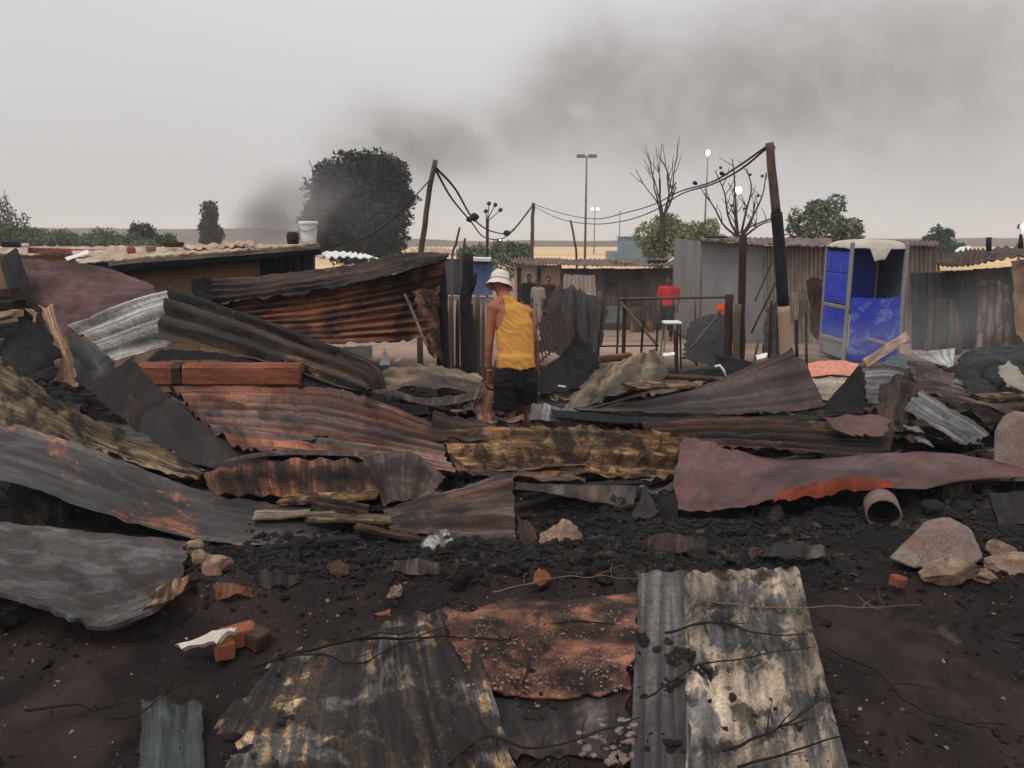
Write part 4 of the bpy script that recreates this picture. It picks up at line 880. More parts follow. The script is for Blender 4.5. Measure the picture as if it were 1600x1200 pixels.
# burnt portable toilet
def toilet():
    Y = 14.0; k = Y / 1200; xl = P(1329, 400, Y).x; xr = P(1421, 400, Y).x; gz = ground_z(0, Y); o = Vector(((xl + xr) / 2, Y, gz))
    rt = empty('portable_toilet', o, 0, 'blue portable toilet with its door gone and a melted pale roof', 'toilet')
    W = xr - xl; D = 1.25; H = P(1329, 378, Y).z - gz; ang = R(14)
    # local frame: front on -y, turned so that its left flank shows
    rt.location = o
    w2 = W / 2; d2 = 1.15 / 2; rt.location.y += d2
    # corner frames
    for (sx, sy) in ((-1, -1), (1, -1), (-1, 1), (1, 1)):
        m = MB(); m.cbox((sx * (w2 - .035), sy * (d2 - .035), H / 2), (.07, .07, H), .02, j=.004); m.build('corner_frame', M['frame_grey'], rt)
    z = lambda f: H * f
    for nm, cx, sz, zz, mt in (('left', -1, 0, 0, 0),):
        for a, b in ((.86, .68), (.675, .42), (.375, .13)):
            m = MB(); m.cbox((-w2 + .03, 0, z((a + b) / 2 + .06)), (.04, 2 * d2 - .13, z(a - b)), .015); sp_ = m.build('side_panel', M['blue_plastic'], rt)
            for q in (-.30, -.10, .10, .30):
                m = MB(); m.cbox((-w2 + .008, q, z((a + b) / 2 + .06)), (.012, .05, z(a - b) * .8), .005); m.build('rib', M['blue_plastic'], sp_)
        for f in (.455, .17):
            m = MB(); m.cbox((-w2 + .025, 0, z(f)), (.055, 2 * d2 - .21, .07), .012); m.build('side_rail', M['frame_grey'], rt)
    m = MB(); m.cbox((-w2 + .04, 0, z(.09)), (.03, 2 * d2 - .21, z(.14)), .01); m.build('skirt', M['frame_grey'], rt)
    # back and right flank seen through the open front
    m = MB(); m.cbox((0, d2 - .03, z(.70)), (2 * w2 - .14, .04, z(.54)), .012); m.build('back_panel', M['blue_plastic'], rt)
    m = MB(); m.cbox((0, d2 - .04, z(.38)), (2 * w2 - .2, .06, .10), .012); m.build('back_rail', M['frame_grey'], rt)
    m = MB(); m.cbox((w2 - .03, 0, z(.53)), (.04, 2 * d2 - .2, z(.9)), .012); m.build('side_liner', M['grey_liner'], rt)
    # fallen front panel across the lower half
    c = [[Vector((-w2 + .07, -d2 + .02, z(.55))), Vector((0, -d2 - .0, z(.54))), Vector((w2 - .07, -d2 + .02, z(.55)))],
         [Vector((-w2 + .07, -d2 - .02, z(.25))), Vector((0, -d2 - .05, z(.24))), Vector((w2 - .07, -d2 - .02, z(.25)))],
         [Vector((-w2 + .07, -d2 - .0, .02)), Vector((0, -d2 - .02, .02)), Vector((w2 - .07, -d2 - .0, .02))]]
    def local_sheet(name, c, mat, **kw):
        sv = rt.location.copy(); rt.location = (0, 0, 0); q = sheet(name, None, None, c, mat, parent=rt, **kw); rt.location = sv; return q
    local_sheet('front_panel', c, M['blue_scuffed'], dent=.02, nu=26, nv=26, thick=.02, rag=.02)
    m = MB(); m.cbox((.15, -d2 - .06, z(.17)), (.62, .02, .07), .01, Matrix.Rotation(R(18), 3, 'Y')); m.build('panel_strip', M['frame_grey'], rt)
    m = MB(); m.cbox((0, 0, .05), (2 * w2 - .12, 2 * d2 - .12, .1), .02); m.build('base', M['grey_liner'], rt)
    # melted translucent roof: domed, sagging in tongues over the front
    def ring(off, dz): return None
    n = 40; V = []; F = []; rows = 9
    for i in range(rows):
        f = i / (rows - 1)
        for q in range(n):
            a = 2 * math.pi * q / n; sq = 1 / max(abs(math.cos(a)), abs(math.sin(a))); s2 = min(sq, 1.3)
            rr = f * (w2 + .05) * s2; x = rr * math.cos(a); y = rr * math.sin(a)
            zz = H + .07 * (1 - f ** 2) - .02
            if i == rows - 1:
                fr = max(0, -math.sin(a)) ; zz -= .05 + .06 * fr * (0.6 + mnoise.noise(Vector((q * .9, 3, 0)))) + .05 * abs(mnoise.noise(Vector((q * .7, 8, 0))))
                if abs(x - .02) < .14 and y < -.3: zz -= .20
            if i == rows - 2: zz -= .02
            V.append(Vector((x, y, zz + .012 * mnoise.noise(Vector((x * 7, y * 7, 1))))))
    for i in range(rows - 1):
        for q in range(n): F.append((i * n + q, i * n + (q + 1) % n, (i + 1) * n + (q + 1) % n, (i + 1) * n + q))
    top = list(V); nb = len(V); V += [v - Vector((0, 0, .02)) for v in top]; F += [tuple(nb + i for i in f[::-1]) for f in F[:]]
    for q in range(n): a = (rows - 1) * n + q; b = (rows - 1) * n + (q + 1) % n; F.append((a, b, b + nb, a + nb))
    link_mesh('roof', mesh_from('roof', V, F, True), M['cream_plastic'], rt)
toilet()

# right-hand shacks
def right_shacks():
    Y = 16.5; o = Vector((P(1520, 540, Y).x, Y, ground_z(0, Y))); rt = empty('shack', o, 0, 'smoke blackened shack at the right edge behind the burnt heap', 'shack')
    xs = [1424, 1470, 1520, 1568, 1625]
    for i in range(4):
        sheet('wall_panel', None, None, bot_to_ground(Rc(xs[i] - .8, xs[i + 1] + .8, 426 - 3 * i, 560, Y + .03 * (i % 2), topr=425 - 4 * i)), M[('wall_soot', 'wall_soot', 'wall_dark', 'wall_soot')[i]], (4, 6, 0, 5)[i], .02, 'u', parent=rt, nu=48, nv=18, dent=.04, thick=.01)
    c = [[P(1462, 412, Y - .5), P(1500, 414, Y - .5), P(1550, 408, Y - .5), P(1640, 394, Y - .5)], [P(1462, 400, Y + 3), P(1510, 392, Y + 3), P(1550, 388, Y + 3), P(1640, 384, Y + 3)]]
    sheet('roof', None, None, c, M['wall_dark'], 16, .03, 'u', parent=rt, dent=.10, rag=.06, thick=.02)
    m = MB(); p = P(1545, 371, Y + .8) - o; q = P(1545, 392, Y + .8) - o; m.tube([q, p], .055, 10); m.build('stovepipe', M['pole_char'], rt, smooth=True)
    m = MB(); p = P(1595, 366, Y + .8) - o; q = P(1595, 388, Y + .8) - o; m.tube([q, p], [.06, .03], 8); m.build('stovepipe', M['pole_char'], rt, smooth=True)
    rt2 = empty('shack', Vector((P(1445, 540, 18).x, 18.0, ground_z(0, 18))), 0, 'corrugated shack end showing right of the blue toilet', 'shack')
    sheet('wall_panel', None, None, bot_to_ground(Rc(1405, 1463, 384, 540, 18.0)), M['wall_corr'], 8, .03, 'u', parent=rt2, nu=64, nv=12, dent=.02, thick=.006)
    sheet('roof', None, None, [[P(1400, 382, 17.8), P(1466, 383, 17.8)], [P(1400, 376, 20), P(1466, 377, 20)]], M['roof_grey'], 10, .02, 'u', parent=rt2, dent=.03, thick=.025)
    sheet('roof_sheet', 'pale loose sheet on the far right roofs', 'sheet', [[P(1490, 393, 21), P(1518, 393, 21)], [P(1500, 386, 22), P(1516, 384, 22)]], M['white_plastic'], nu=8, nv=8, dent=.02, thick=.02)
right_shacks()
sheet('leaning_sheet', 'dark rusty sheet leaning on the smoke blackened shack', 'sheet', [[P(1450, 470, 16.1), P(1478, 462, 16.1), P(1500, 475, 16.1)], [P(1446, 520, 15.7), P(1476, 522, 15.6), P(1502, 520, 15.7)], [P(1440, 552, 15.3), P(1476, 556, 15.2), P(1504, 552, 15.3)]], M['rust_dark'], 5, .02, 'u', dent=.05, rag=.06)
sheet('leaning_sheet', 'grey buckled sheet leaning at the right end of the smoke blackened shack', 'sheet', [[P(1530, 440, 16.0), P(1556, 434, 16.0), P(1574, 446, 16.0)], [P(1526, 490, 15.6), P(1554, 494, 15.5), P(1578, 490, 15.6)], [P(1522, 545, 15.2), P(1554, 548, 15.1), P(1582, 545, 15.2)]], M['zinc_dark'], 4, .02, 'u', dent=.06, rag=.06)
sheet('hanging_cloth', 'tan scorched cloth hanging at the right edge', 'cloth', [[P(1578, 408, 13), P(1600, 404, 13), P(1625, 405, 13.1)], [P(1582, 450, 13), P(1602, 450, 13.1), P(1628, 450, 13)], [P(1586, 520, 13), P(1604, 540, 13), P(1628, 535, 13)]], M['wall_tan'], nu=20, nv=30, dent=.06, rag=.05, thick=.01)

# left-hand shacks with low roofs
def left_shacks():
    Y = 10.5; o = Vector((P(300, 540, Y).x, Y, ground_z(0, Y))); rt = empty('shack', o, 0, 'tan walled shack on the left with a dark roof beam', 'shack')
    for a, b, ta, tb in ((130, 205, 418, 412), (206, 310, 412, 404), (311, 412, 404, 398)):
        sheet('wall_panel', None, None, bot_to_ground(Rc(a - .6, b, ta, 560, Y + .1 + (.03 if a == 206 else 0), topr=tb)), M['wall_tan'], parent=rt, nu=14, nv=22, dent=.02, thick=.02)
    sheet('wall_panel', None, None, bot_to_ground(Rc(419, 492, 398, 560, Y + .25, topr=393)), M['wall_soot'], 6, .02, 'u', parent=rt, nu=50, nv=22, dent=.02, thick=.01)
    m = MB(); p = P(414, 396, Y) - o; m.box((p.x, p.y, p.z / 2), (.11, .11, p.z), j=.005); m.build('post', M['char'], rt)
    def beam(nm, a, b, w, t, mt):
        sv = rt.location; plank(nm, None, None, a, b, w, t, M[mt], parent=rt, jag=.01, seg=16)
    beam('roof_beam', P(118, 422, Y - .25), P(500, 389, Y - .2), .10, .15, 'char')
    beam('fascia_board', P(170, 412, Y - .36), P(500, 386, Y - .32), .035, .06, 'wood_grey')
    c = [[P(120, 412, Y - .3), P(250, 400, Y - .3), P(380, 390, Y - .3), P(498, 383, Y - .25)], [P(110, 393, Y + 3.0), P(250, 388, Y + 3.0), P(380, 384, Y + 3), P(498, 381, Y + 3)]]
    sheet('roof', None, None, c, M['roof_tan'], 22, .008, 'u', parent=rt, dent=.035, rag=.04, thick=.02)
    rt2 = empty('shack', Vector((P(200, 500, 15).x, 15.0, ground_z(0, 15))), 0, 'far left shack roof with a faded red edge', 'shack')
    sheet('roof', None, None, [[P(-60, 397, 14), P(60, 396, 14), P(200, 398, 14), P(330, 400, 14)], [P(-60, 387, 17), P(60, 386, 17), P(200, 386, 17), P(390, 385, 17)]], M['roof_tan'], 20, .008, 'u', parent=rt2, dent=.08, rag=.06, thick=.02)
    plank('red_fascia', None, None, P(45, 391, 13.9), P(230, 397, 13.9), .05, .10, M['roof_red'], parent=rt2, jag=.01, seg=14)
    sheet('wall', None, None, bot_to_ground(Rc(-60, 330, 400, 520, 14.1)), M['wall_tan'], parent=rt2, nu=20, nv=10, dent=.02, thick=.02)
left_shacks()
sheet('roof_sheet', 'white rusting sheet curling on the left shack roof', 'sheet', [[P(300, 391, 11), P(350, 387, 11), P(395, 381, 11)], [P(280, 384, 12.6), P(350, 379, 12.6), P(400, 376, 12.6)]], M['roof_tan'], 6, .015, 'u', dent=.06, thick=.012)
sheet('roof_sheet', 'bent white scrap of roofing in front of the red edge', 'sheet', [[P(105, 408, 11.2), P(122, 402, 11.2), P(140, 396, 11.2)], [P(100, 403, 11.6), P(120, 397, 11.6), P(137, 391, 11.6)]], M['white_plastic'], dent=.03, nu=12, nv=8, thick=.008)
sheet('roof_sheet', 'low white corrugated roof right of the white bucket', 'sheet', [[P(492, 402, 12), P(540, 402, 12), P(592, 404, 12)], [P(495, 393, 14), P(545, 393, 14), P(575, 398, 14)]], M['white_plastic'], 8, .015, 'u', dent=.03, thick=.012)
sheet('roof_sheet', 'pale roof sheet behind the crooked pole', 'sheet', [[P(640, 396, 16), P(680, 395, 16), P(714, 397, 16)], [P(640, 388, 19), P(680, 387, 19), P(705, 391, 19)]], M['roof_tan'], 8, .02, 'u', dent=.03, thick=.02)
for lab, px, py, Y, d, mt, nm in (('small rusty tin on the left shack roof', 205, 396, 11.5, (.12, .12, .10), 'roof_red', 'tin'), ('pale stone on the left shack roof left of the curling sheet', 236, 393, 11.5, (.14, .1, .08), 'stone', 'stone_weight'), ('dark clump on the corner of the far left roof', 18, 387, 13.5, (.28, .2, .12), 'dark_tarp', 'bundle'), ('white scrap beside the dark clump on the far left roof', 38, 386, 13.8, (.14, .1, .06), 'white_plastic', 'scrap'), ('brown heap on the middle of the curling roof sheet', 272, 386, 12.2, (.3, .2, .08), 'wood_brown', 'bundle')):
    roof_item(nm, lab, nm.replace('_', ' '), P(px, py, Y), d, M[mt], .4)
# bucket
def bucket():
    Y = 10.9; o = P(483, 381.5, Y); o.z -= .0; rt = empty('bucket', o, 0, 'white plastic bucket standing on the corner of the shack roof', 'bucket')
    k = Y / 1200; h = 33 * k; m = MB(); m.lathe([(.001, 0), (10.6 * k, 0), (11.2 * k, h * .2), (13.6 * k, h * .86), (13.9 * k, h)], 28); m.build('body', M['white_plastic'], rt, smooth=True)
    m = MB(); m.lathe([(14.4 * k, h * .88), (14.8 * k, h * .9), (14.8 * k, h), (14.2 * k, h + .012), (13.4 * k, h + .004), (.001, h * .99)], 28); m.build('lid_rim', M['white_plastic'], rt, smooth=True)
    m = MB(); m.tube([Vector((14.9 * k * math.cos(a), -14.9 * k * math.sin(a) * .9, h * .86 - .08 * math.sin(a))) for a in np.linspace(0, math.pi, 14)], .004, 5); m.build('handle', M['mast'], rt)
    o2 = P(458, 381.5, 11.1); m = MB(); m.lathe([(.001, 0), (.075, 0), (.085, .05), (.085, .13), (.06, .17), (.001, .175)], 18); m.V = [v + o2 for v in m.V]; tag(m.build('cooking_pot', M['pole_char'], smooth=True), 'black pot on the roof left of the white bucket', 'pot')
bucket()

# ------------------------------------------------------------------ yard fence and things round it
def rail(name, lab, cat, a, b, Y, Y2, r, mat, grp=None):
    m = MB(); p, q = P(a[0], a[1], Y), P(b[0], b[1], Y2); pts = [p.lerp(q, k / 6) + Vector((0, 0, mnoise.noise(Vector((a[0], k, 2))) * r * .8)) for k in range(7)]; m.tube(pts, r, 7)
    return tag(m.build(name, M[mat], smooth=True), lab, cat, grp)
rail('fence_rail', 'long whitish horizontal rail across the yard fence', 'rail', (966, 467), (1141, 464), 12.2, 12.0, .022, 'wood_grey')
rail('fence_brace', 'pale brace slanting down right from the left end of the rail', 'brace', (970, 472), (1026, 538), 12.2, 11.6, .022, 'wood_grey')
rail('fence_brace', 'pale brace slanting up to the right end of the rail', 'brace', (1079, 545), (1134, 478), 11.6, 12.0, .022, 'wood_grey')
rail('fence_rail', 'lower dark rail of the yard fence behind the slanting brace', 'rail', (930, 541), (1030, 540), 13, 13, .015, 'wood_brown')
for px, t, b, Y, r, mt, lab in ((977, 445, 560, 12.2, .03, 'wood_brown', 'brown post at the left end of the whitish rail'), (937, 455, 545, 13, .035, 'wood_grey', 'weathered post beside the black tarpaulin'), (967, 470, 548, 13, .018, 'wood_brown', 'thin dark post just left of the rail end'),
                              (1140, 460, 572, 11.5, .06, 'wood_brown', 'stout post at the right end of the whitish rail'), (1153, 475, 580, 11.4, .05, 'wood_grey', 'pale split post next to the stout one'), (1161, 366, 580, 11.6, .055, 'wood_brown', 'tall reddish post in front of the grey shack'), (1185, 530, 565, 10.6, .016, 'wood_grey', 'thin slanting stick right of the tall reddish post'), (1028, 500, 552, 14, .02, 'wood_brown', 'thin post near the legs of the man in red')):
    p = P(px, t, Y); q = P(px - 3 if px != 1185 else 1172, b, Y); q.z = ground_z(0, Y) - .04; m = MB()
    m.tube([q.lerp(p, k / 7) + Vector((mnoise.noise(Vector((px, k * .8, 0))) * r * .5, 0, 0)) for k in range(8)], [r * (1.05 + .1 * mnoise.noise(Vector((px, k, 4)))) for k in range(8)], 8); tag(m.build('fence_post', M[mt], smooth=True), lab, 'post', 'posts of the yard fence')
# black tarpaulin draped over the fence
sheet('tarpaulin', 'big dark tarpaulin slumped over the yard fence', 'tarpaulin', [[P(862, 452, 13.4), P(884, 447, 13.4), P(906, 450, 13.4), P(926, 462, 13.3), P(948, 464, 13.2)], [P(850, 478, 13.2), P(880, 474, 13.1), P(908, 478, 13.1), P(930, 484, 13.1), P(950, 486, 13.1)], [P(842, 512, 13.0), P(876, 510, 12.9), P(910, 514, 12.9), P(932, 512, 13.0), P(946, 508, 13.0)], [P(838, 550, 12.8), P(876, 556, 12.7), P(910, 556, 12.7), P(930, 552, 12.8), P(940, 540, 12.9)]], M['sooty_tarp'], 5, .03, 'u', nu=60, nv=50, dent=.05, dscale=1.6, rag=.06, thick=.012)
def lattice():
    Y = 12.0; o = P(862, 520, Y); rt = empty('wire_grate', o, 0, 'rusty slatted grate leaning in front of the black tarpaulin', 'grate')
    for k in range(10):
        f = k / 9; a = P(838 + 42 * f, 528 - 38 * f + 12, Y) - o; m = MB(); b = a + (P(838, 488, Y) - P(852, 546, Y)) * -.5; c2 = a - (P(838, 488, Y) - P(852, 546, Y)) * -.5
        m.tube([b, c2], .012, 5); m.build('slat', M['rust_red'], rt)
    for e in (-.42, 0, .42):
        d = (P(838, 488, Y) - P(852, 546, Y)) * e; m = MB(); m.tube([P(834, 532 + 12, Y) - o + d, P(884, 487 + 12, Y) - o + d], .014, 5); m.build('crossbar', M['rust_red'], rt)
lattice()
sheet('green_board', 'dull green board leaning at the brown shack', 'board', [[P(940, 478, 20), P(972, 478, 20)], [P(940, 505, 19.8), P(972, 505, 19.8)]], flat('dull_green', srgb(82, 96, 84), .8), nu=8, nv=8, dent=.01, thick=.03)
def stool():
    Y = 13.2; o = P(1048, 545, Y); o.z = ground_z(0, Y); rt = empty('plastic_stool', o, 0, 'pale plastic stool standing in the yard near the man in red', 'stool'); k = Y / 1200
    h = P(1048, 504, Y).z - o.z
    m = MB(); m.cbox((0, 0, h), (.30, .28, .05), .015); m.build('seat', M['white_plastic'], rt)
    for sx, sy in ((-1, -1), (1, -1), (-1, 1), (1, 1)):
        m = MB(); m.tube([(sx * .12, sy * .11, h - .02), (sx * .16, sy * .15, -.02)], .016, 6); m.build('leg', M['grey_cloth'] if sx < 0 else M['dark_tarp'], rt)
stool()
sheet('rubbish_heap_sheet', 'dark heap of cloth behind the slanting brace', 'heap', [[P(1075, 505, 12.8), P(1100, 492, 12.8), P(1130, 490, 12.7), P(1145, 500, 12.7)], [P(1068, 535, 12.2), P(1098, 528, 12.1), P(1130, 525, 12.1), P(1146, 530, 12.2)], [P(1062, 565, 11.6), P(1098, 572, 11.5), P(1130, 575, 11.5), P(1148, 575, 11.6)]], M['dark_tarp'], nu=40, nv=36, dent=.06, dscale=2, rag=.08, thick=.012)
sheet('orange_cloth', 'bright orange cloth hung at the right end of the rail', 'cloth', [[P(1117, 478, 12), P(1128, 472, 12), P(1138, 476, 12)], [P(1119, 487, 11.9), P(1129, 484, 11.9), P(1138, 486, 11.9)], [P(1121, 494, 11.9), P(1129, 490, 11.9), P(1136, 490, 11.9)]], M['orange_cloth'], nu=16, nv=16, dent=.05, dscale=8, rag=.04, thick=.008)
sheet('torn_board', 'torn tan board leaning against the corrugated shack', 'board', [[P(1228, 462, 15), P(1248, 455, 15), P(1268, 478, 15)], [P(1230, 480, 14.9), P(1250, 490, 14.9), P(1266, 490, 14.9)], [P(1236, 505, 14.8), P(1250, 512, 14.8), P(1262, 514, 14.8)]], M['wood_grey'], nu=18, nv=18, dent=.03, rag=.06, thick=.015)
sheet('scorched_sheet', 'rusty torn sheet hanging on the shack wall beside the blue toilet', 'sheet', [[P(1258, 440, 16), P(1272, 432, 16), P(1288, 436, 16)], [P(1262, 470, 15.9), P(1275, 475, 15.9), P(1289, 470, 15.9)], [P(1266, 520, 15.8), P(1276, 530, 15.8), P(1290, 535, 15.8)]], M['wood_brown'], nu=18, nv=26, dent=.05, rag=.07, thick=.012)
rail('stick', 'dark bare stick leaning on the corrugated wall right of the reddish post', 'stick', (1174, 520), (1212, 442), 15, 16, .02, 'char')
rail('stick', 'second dark stick leaning low on the corrugated wall', 'stick', (1180, 470), (1206, 410), 16.5, 17, .016, 'char')

for px, t, b, Y, r, mt, lab in ((905, 480, 552, 12.6, .03, 'wood_brown', 'brown stake in front of the black tarpaulin'), (1000, 500, 560, 11.6, .02, 'char', 'charred stick between the slanting brace and the rail post'), (1060, 515, 565, 11.2, .025, 'wood_brown', 'short brown stake left of the dark cloth heap'), (1090, 470, 540, 13.5, .022, 'wood_grey', 'grey stick behind the dark cloth heap'), (1203, 470, 560, 12.5, .03, 'wood_brown', 'brown stake left of the foot of the charred pole'), (1247, 500, 560, 12.8, .03, 'char', 'charred stake right of the foot of the charred pole'), (1262, 486, 556, 13.2, .025, 'wood_brown', 'thin brown stake left of the blue toilet')):
    p = P(px + random.uniform(-8, 8), t, Y); q = P(px, b, Y); q.z = ground_z(0, Y) - .04; m = MB()
    m.tube([q.lerp(p, k / 6) + Vector((mnoise.noise(Vector((px, k, 0))) * .03, 0, 0)) for k in range(7)], [r * (1.1 - .05 * k) for k in range(7)], 7); tag(m.build('fence_post', M[mt], smooth=True), lab, 'post', 'posts of the yard fence')
S_ = sheet
S_('leaning_sheet', 'dark scorched sheet leaning on the corrugated shack wall', 'sheet', [[P(1196, 480, 15), P(1216, 470, 15), P(1232, 486, 15)], [P(1192, 520, 14.4), P(1214, 522, 14.3), P(1236, 525, 14.4)], [P(1190, 552, 13.8), P(1214, 556, 13.7), P(1238, 552, 13.8)]], M['soot_metal'], 4, .02, 'u', dent=.05, rag=.05)
S_('leaning_sheet', 'rusty sheet patched over the bottom of the brown shack', 'sheet', [[P(985, 480, 21.4), P(1020, 478, 21.4)], [P(984, 530, 21.2), P(1021, 530, 21.2)]], M['rust'], 6, .02, 'u', dent=.04, rag=.04)
S_('leaning_sheet', 'grey rusty sheet patched on the left of the brown shack', 'sheet', [[P(880, 428, 21.7), P(930, 430, 21.7)], [P(878, 470, 21.5), P(932, 468, 21.5)]], M['wall_corr'], 8, .02, 'u', dent=.04, rag=.04)
# ------------------------------------------------------------------ people
def _sph(c, r, n=10):
    out = []
    for i in range(n + 1):
        a = math.pi * i / n
        for q in range(n * 2):
            b = math.pi * q / n; out.append(Vector(c) + Vector((r[0] * math.sin(a) * math.cos(b), r[1] * math.sin(a) * math.sin(b), r[2] * math.cos(a))))
    return out
def hull(bm_out, pts):
    bm = bmesh.new()
    for p in pts: bm.verts.new(p)
    r = bmesh.ops.convex_hull(bm, input=list(bm.verts)); 
    bmesh.ops.delete(bm, geom=[e for e in r['geom_interior'] if isinstance(e, bmesh.types.BMVert)], context='VERTS')
    bm.verts.index_update(); mp = [bm_out.verts.new(v.co) for v in bm.verts]
    for f in bm.faces: bm_out.faces.new([mp[v.index] for v in f.verts])
    bm.free()
def body_mesh(name, prims, voxel, smooth=6, infl=0.0, cut=None, thick=None):
    """prims: ('c', p0, r0, p1, r1) tapered capsules, ('e', c, (rx, ry, rz)) ellipsoids, fused into one skin"""
    bm = bmesh.new()
    for p in prims:
        if p[0] == 'c': hull(bm, _sph(p[1], (p[2] + infl,) * 3, 7) + _sph(p[3], (p[4] + infl,) * 3, 7))
        elif p[0] == 'h': hull(bm, sum([_sph(c, tuple(q + infl for q in r), 7) for c, r in p[1]], []))
        else: hull(bm, _sph(p[1], tuple(q + infl for q in p[2]), 9))
    me = bpy.data.meshes.new(name); bm.to_mesh(me); bm.free(); o = bpy.data.objects.new(name, me); COL.objects.link(o)
    md = o.modifiers.new('fuse', 'REMESH'); md.mode = 'VOXEL'; md.voxel_size = voxel
    ms = o.modifiers.new('soften', 'SMOOTH'); ms.iterations = smooth; ms.factor = 0.5
    dg = bpy.context.evaluated_depsgraph_get(); me2 = bpy.data.meshes.new_from_object(o.evaluated_get(dg)); bpy.data.objects.remove(o); me2.name = name
    if cut is not None:
        bm = bmesh.new(); bm.from_mesh(me2); bmesh.ops.delete(bm, geom=[v for v in bm.verts if not cut(v.co)], context='VERTS')
        bmesh.ops.delete(bm, geom=[v for v in bm.verts if not v.link_faces], context='VERTS')
        for _ in range(4):
            be = [e for e in bm.edges if e.is_boundary]; vs2 = {v for e in be for v in e.verts}; new = {}
            for v in vs2:
                nb = [e.other_vert(v).co for e in v.link_edges if e.is_boundary]; 
                if len(nb) == 2: new[v] = v.co * .5 + (nb[0] + nb[1]) * .25
            for v, c in new.items(): v.co = c
        if thick:
            g = bmesh.ops.solidify(bm, geom=list(bm.faces), thickness=thick)
        bm.to_mesh(me2); bm.free()
    me2.polygons.foreach_set('use_smooth', [True] * len(me2.polygons)); return me2
V3 = Vector
def hand(w, d, side, L=0.17):
    """palm and five fingers hanging from wrist w along d; side = thumb direction"""
    d = V3(d).normalized(); s = V3(side).normalized(); n = d.cross(s).normalized(); pr = []
    palm = w + d * L * .48
    pr.append(('h', [(w + s * .014, (.017, .017, .017)), (w - s * .014, (.017, .017, .017)), (palm + s * .028, (.013, .013, .013)), (palm - s * .028, (.013, .013, .013))]))
    for k, (off, ln) in enumerate(((.030, .40), (.010, .46), (-.011, .43), (-.031, .34))):
        a = palm + s * off; b = a + (d + n * .12 + s * off * 1.5).normalized() * L * ln * .55; c = b + (d + n * .5).normalized() * L * ln * .5
        pr += [('c', a, .0095, b, .0088), ('c', b, .0088, c, .0075)]
    a = w + d * L * .14 + s * .028; b = a + (d * .75 + s * .65).normalized() * L * .24; pr += [('c', a, .0125, b, .0105), ('c', b, .0105, b + (d + n * .2).normalized() * L * .19, .0085)]
    return pr

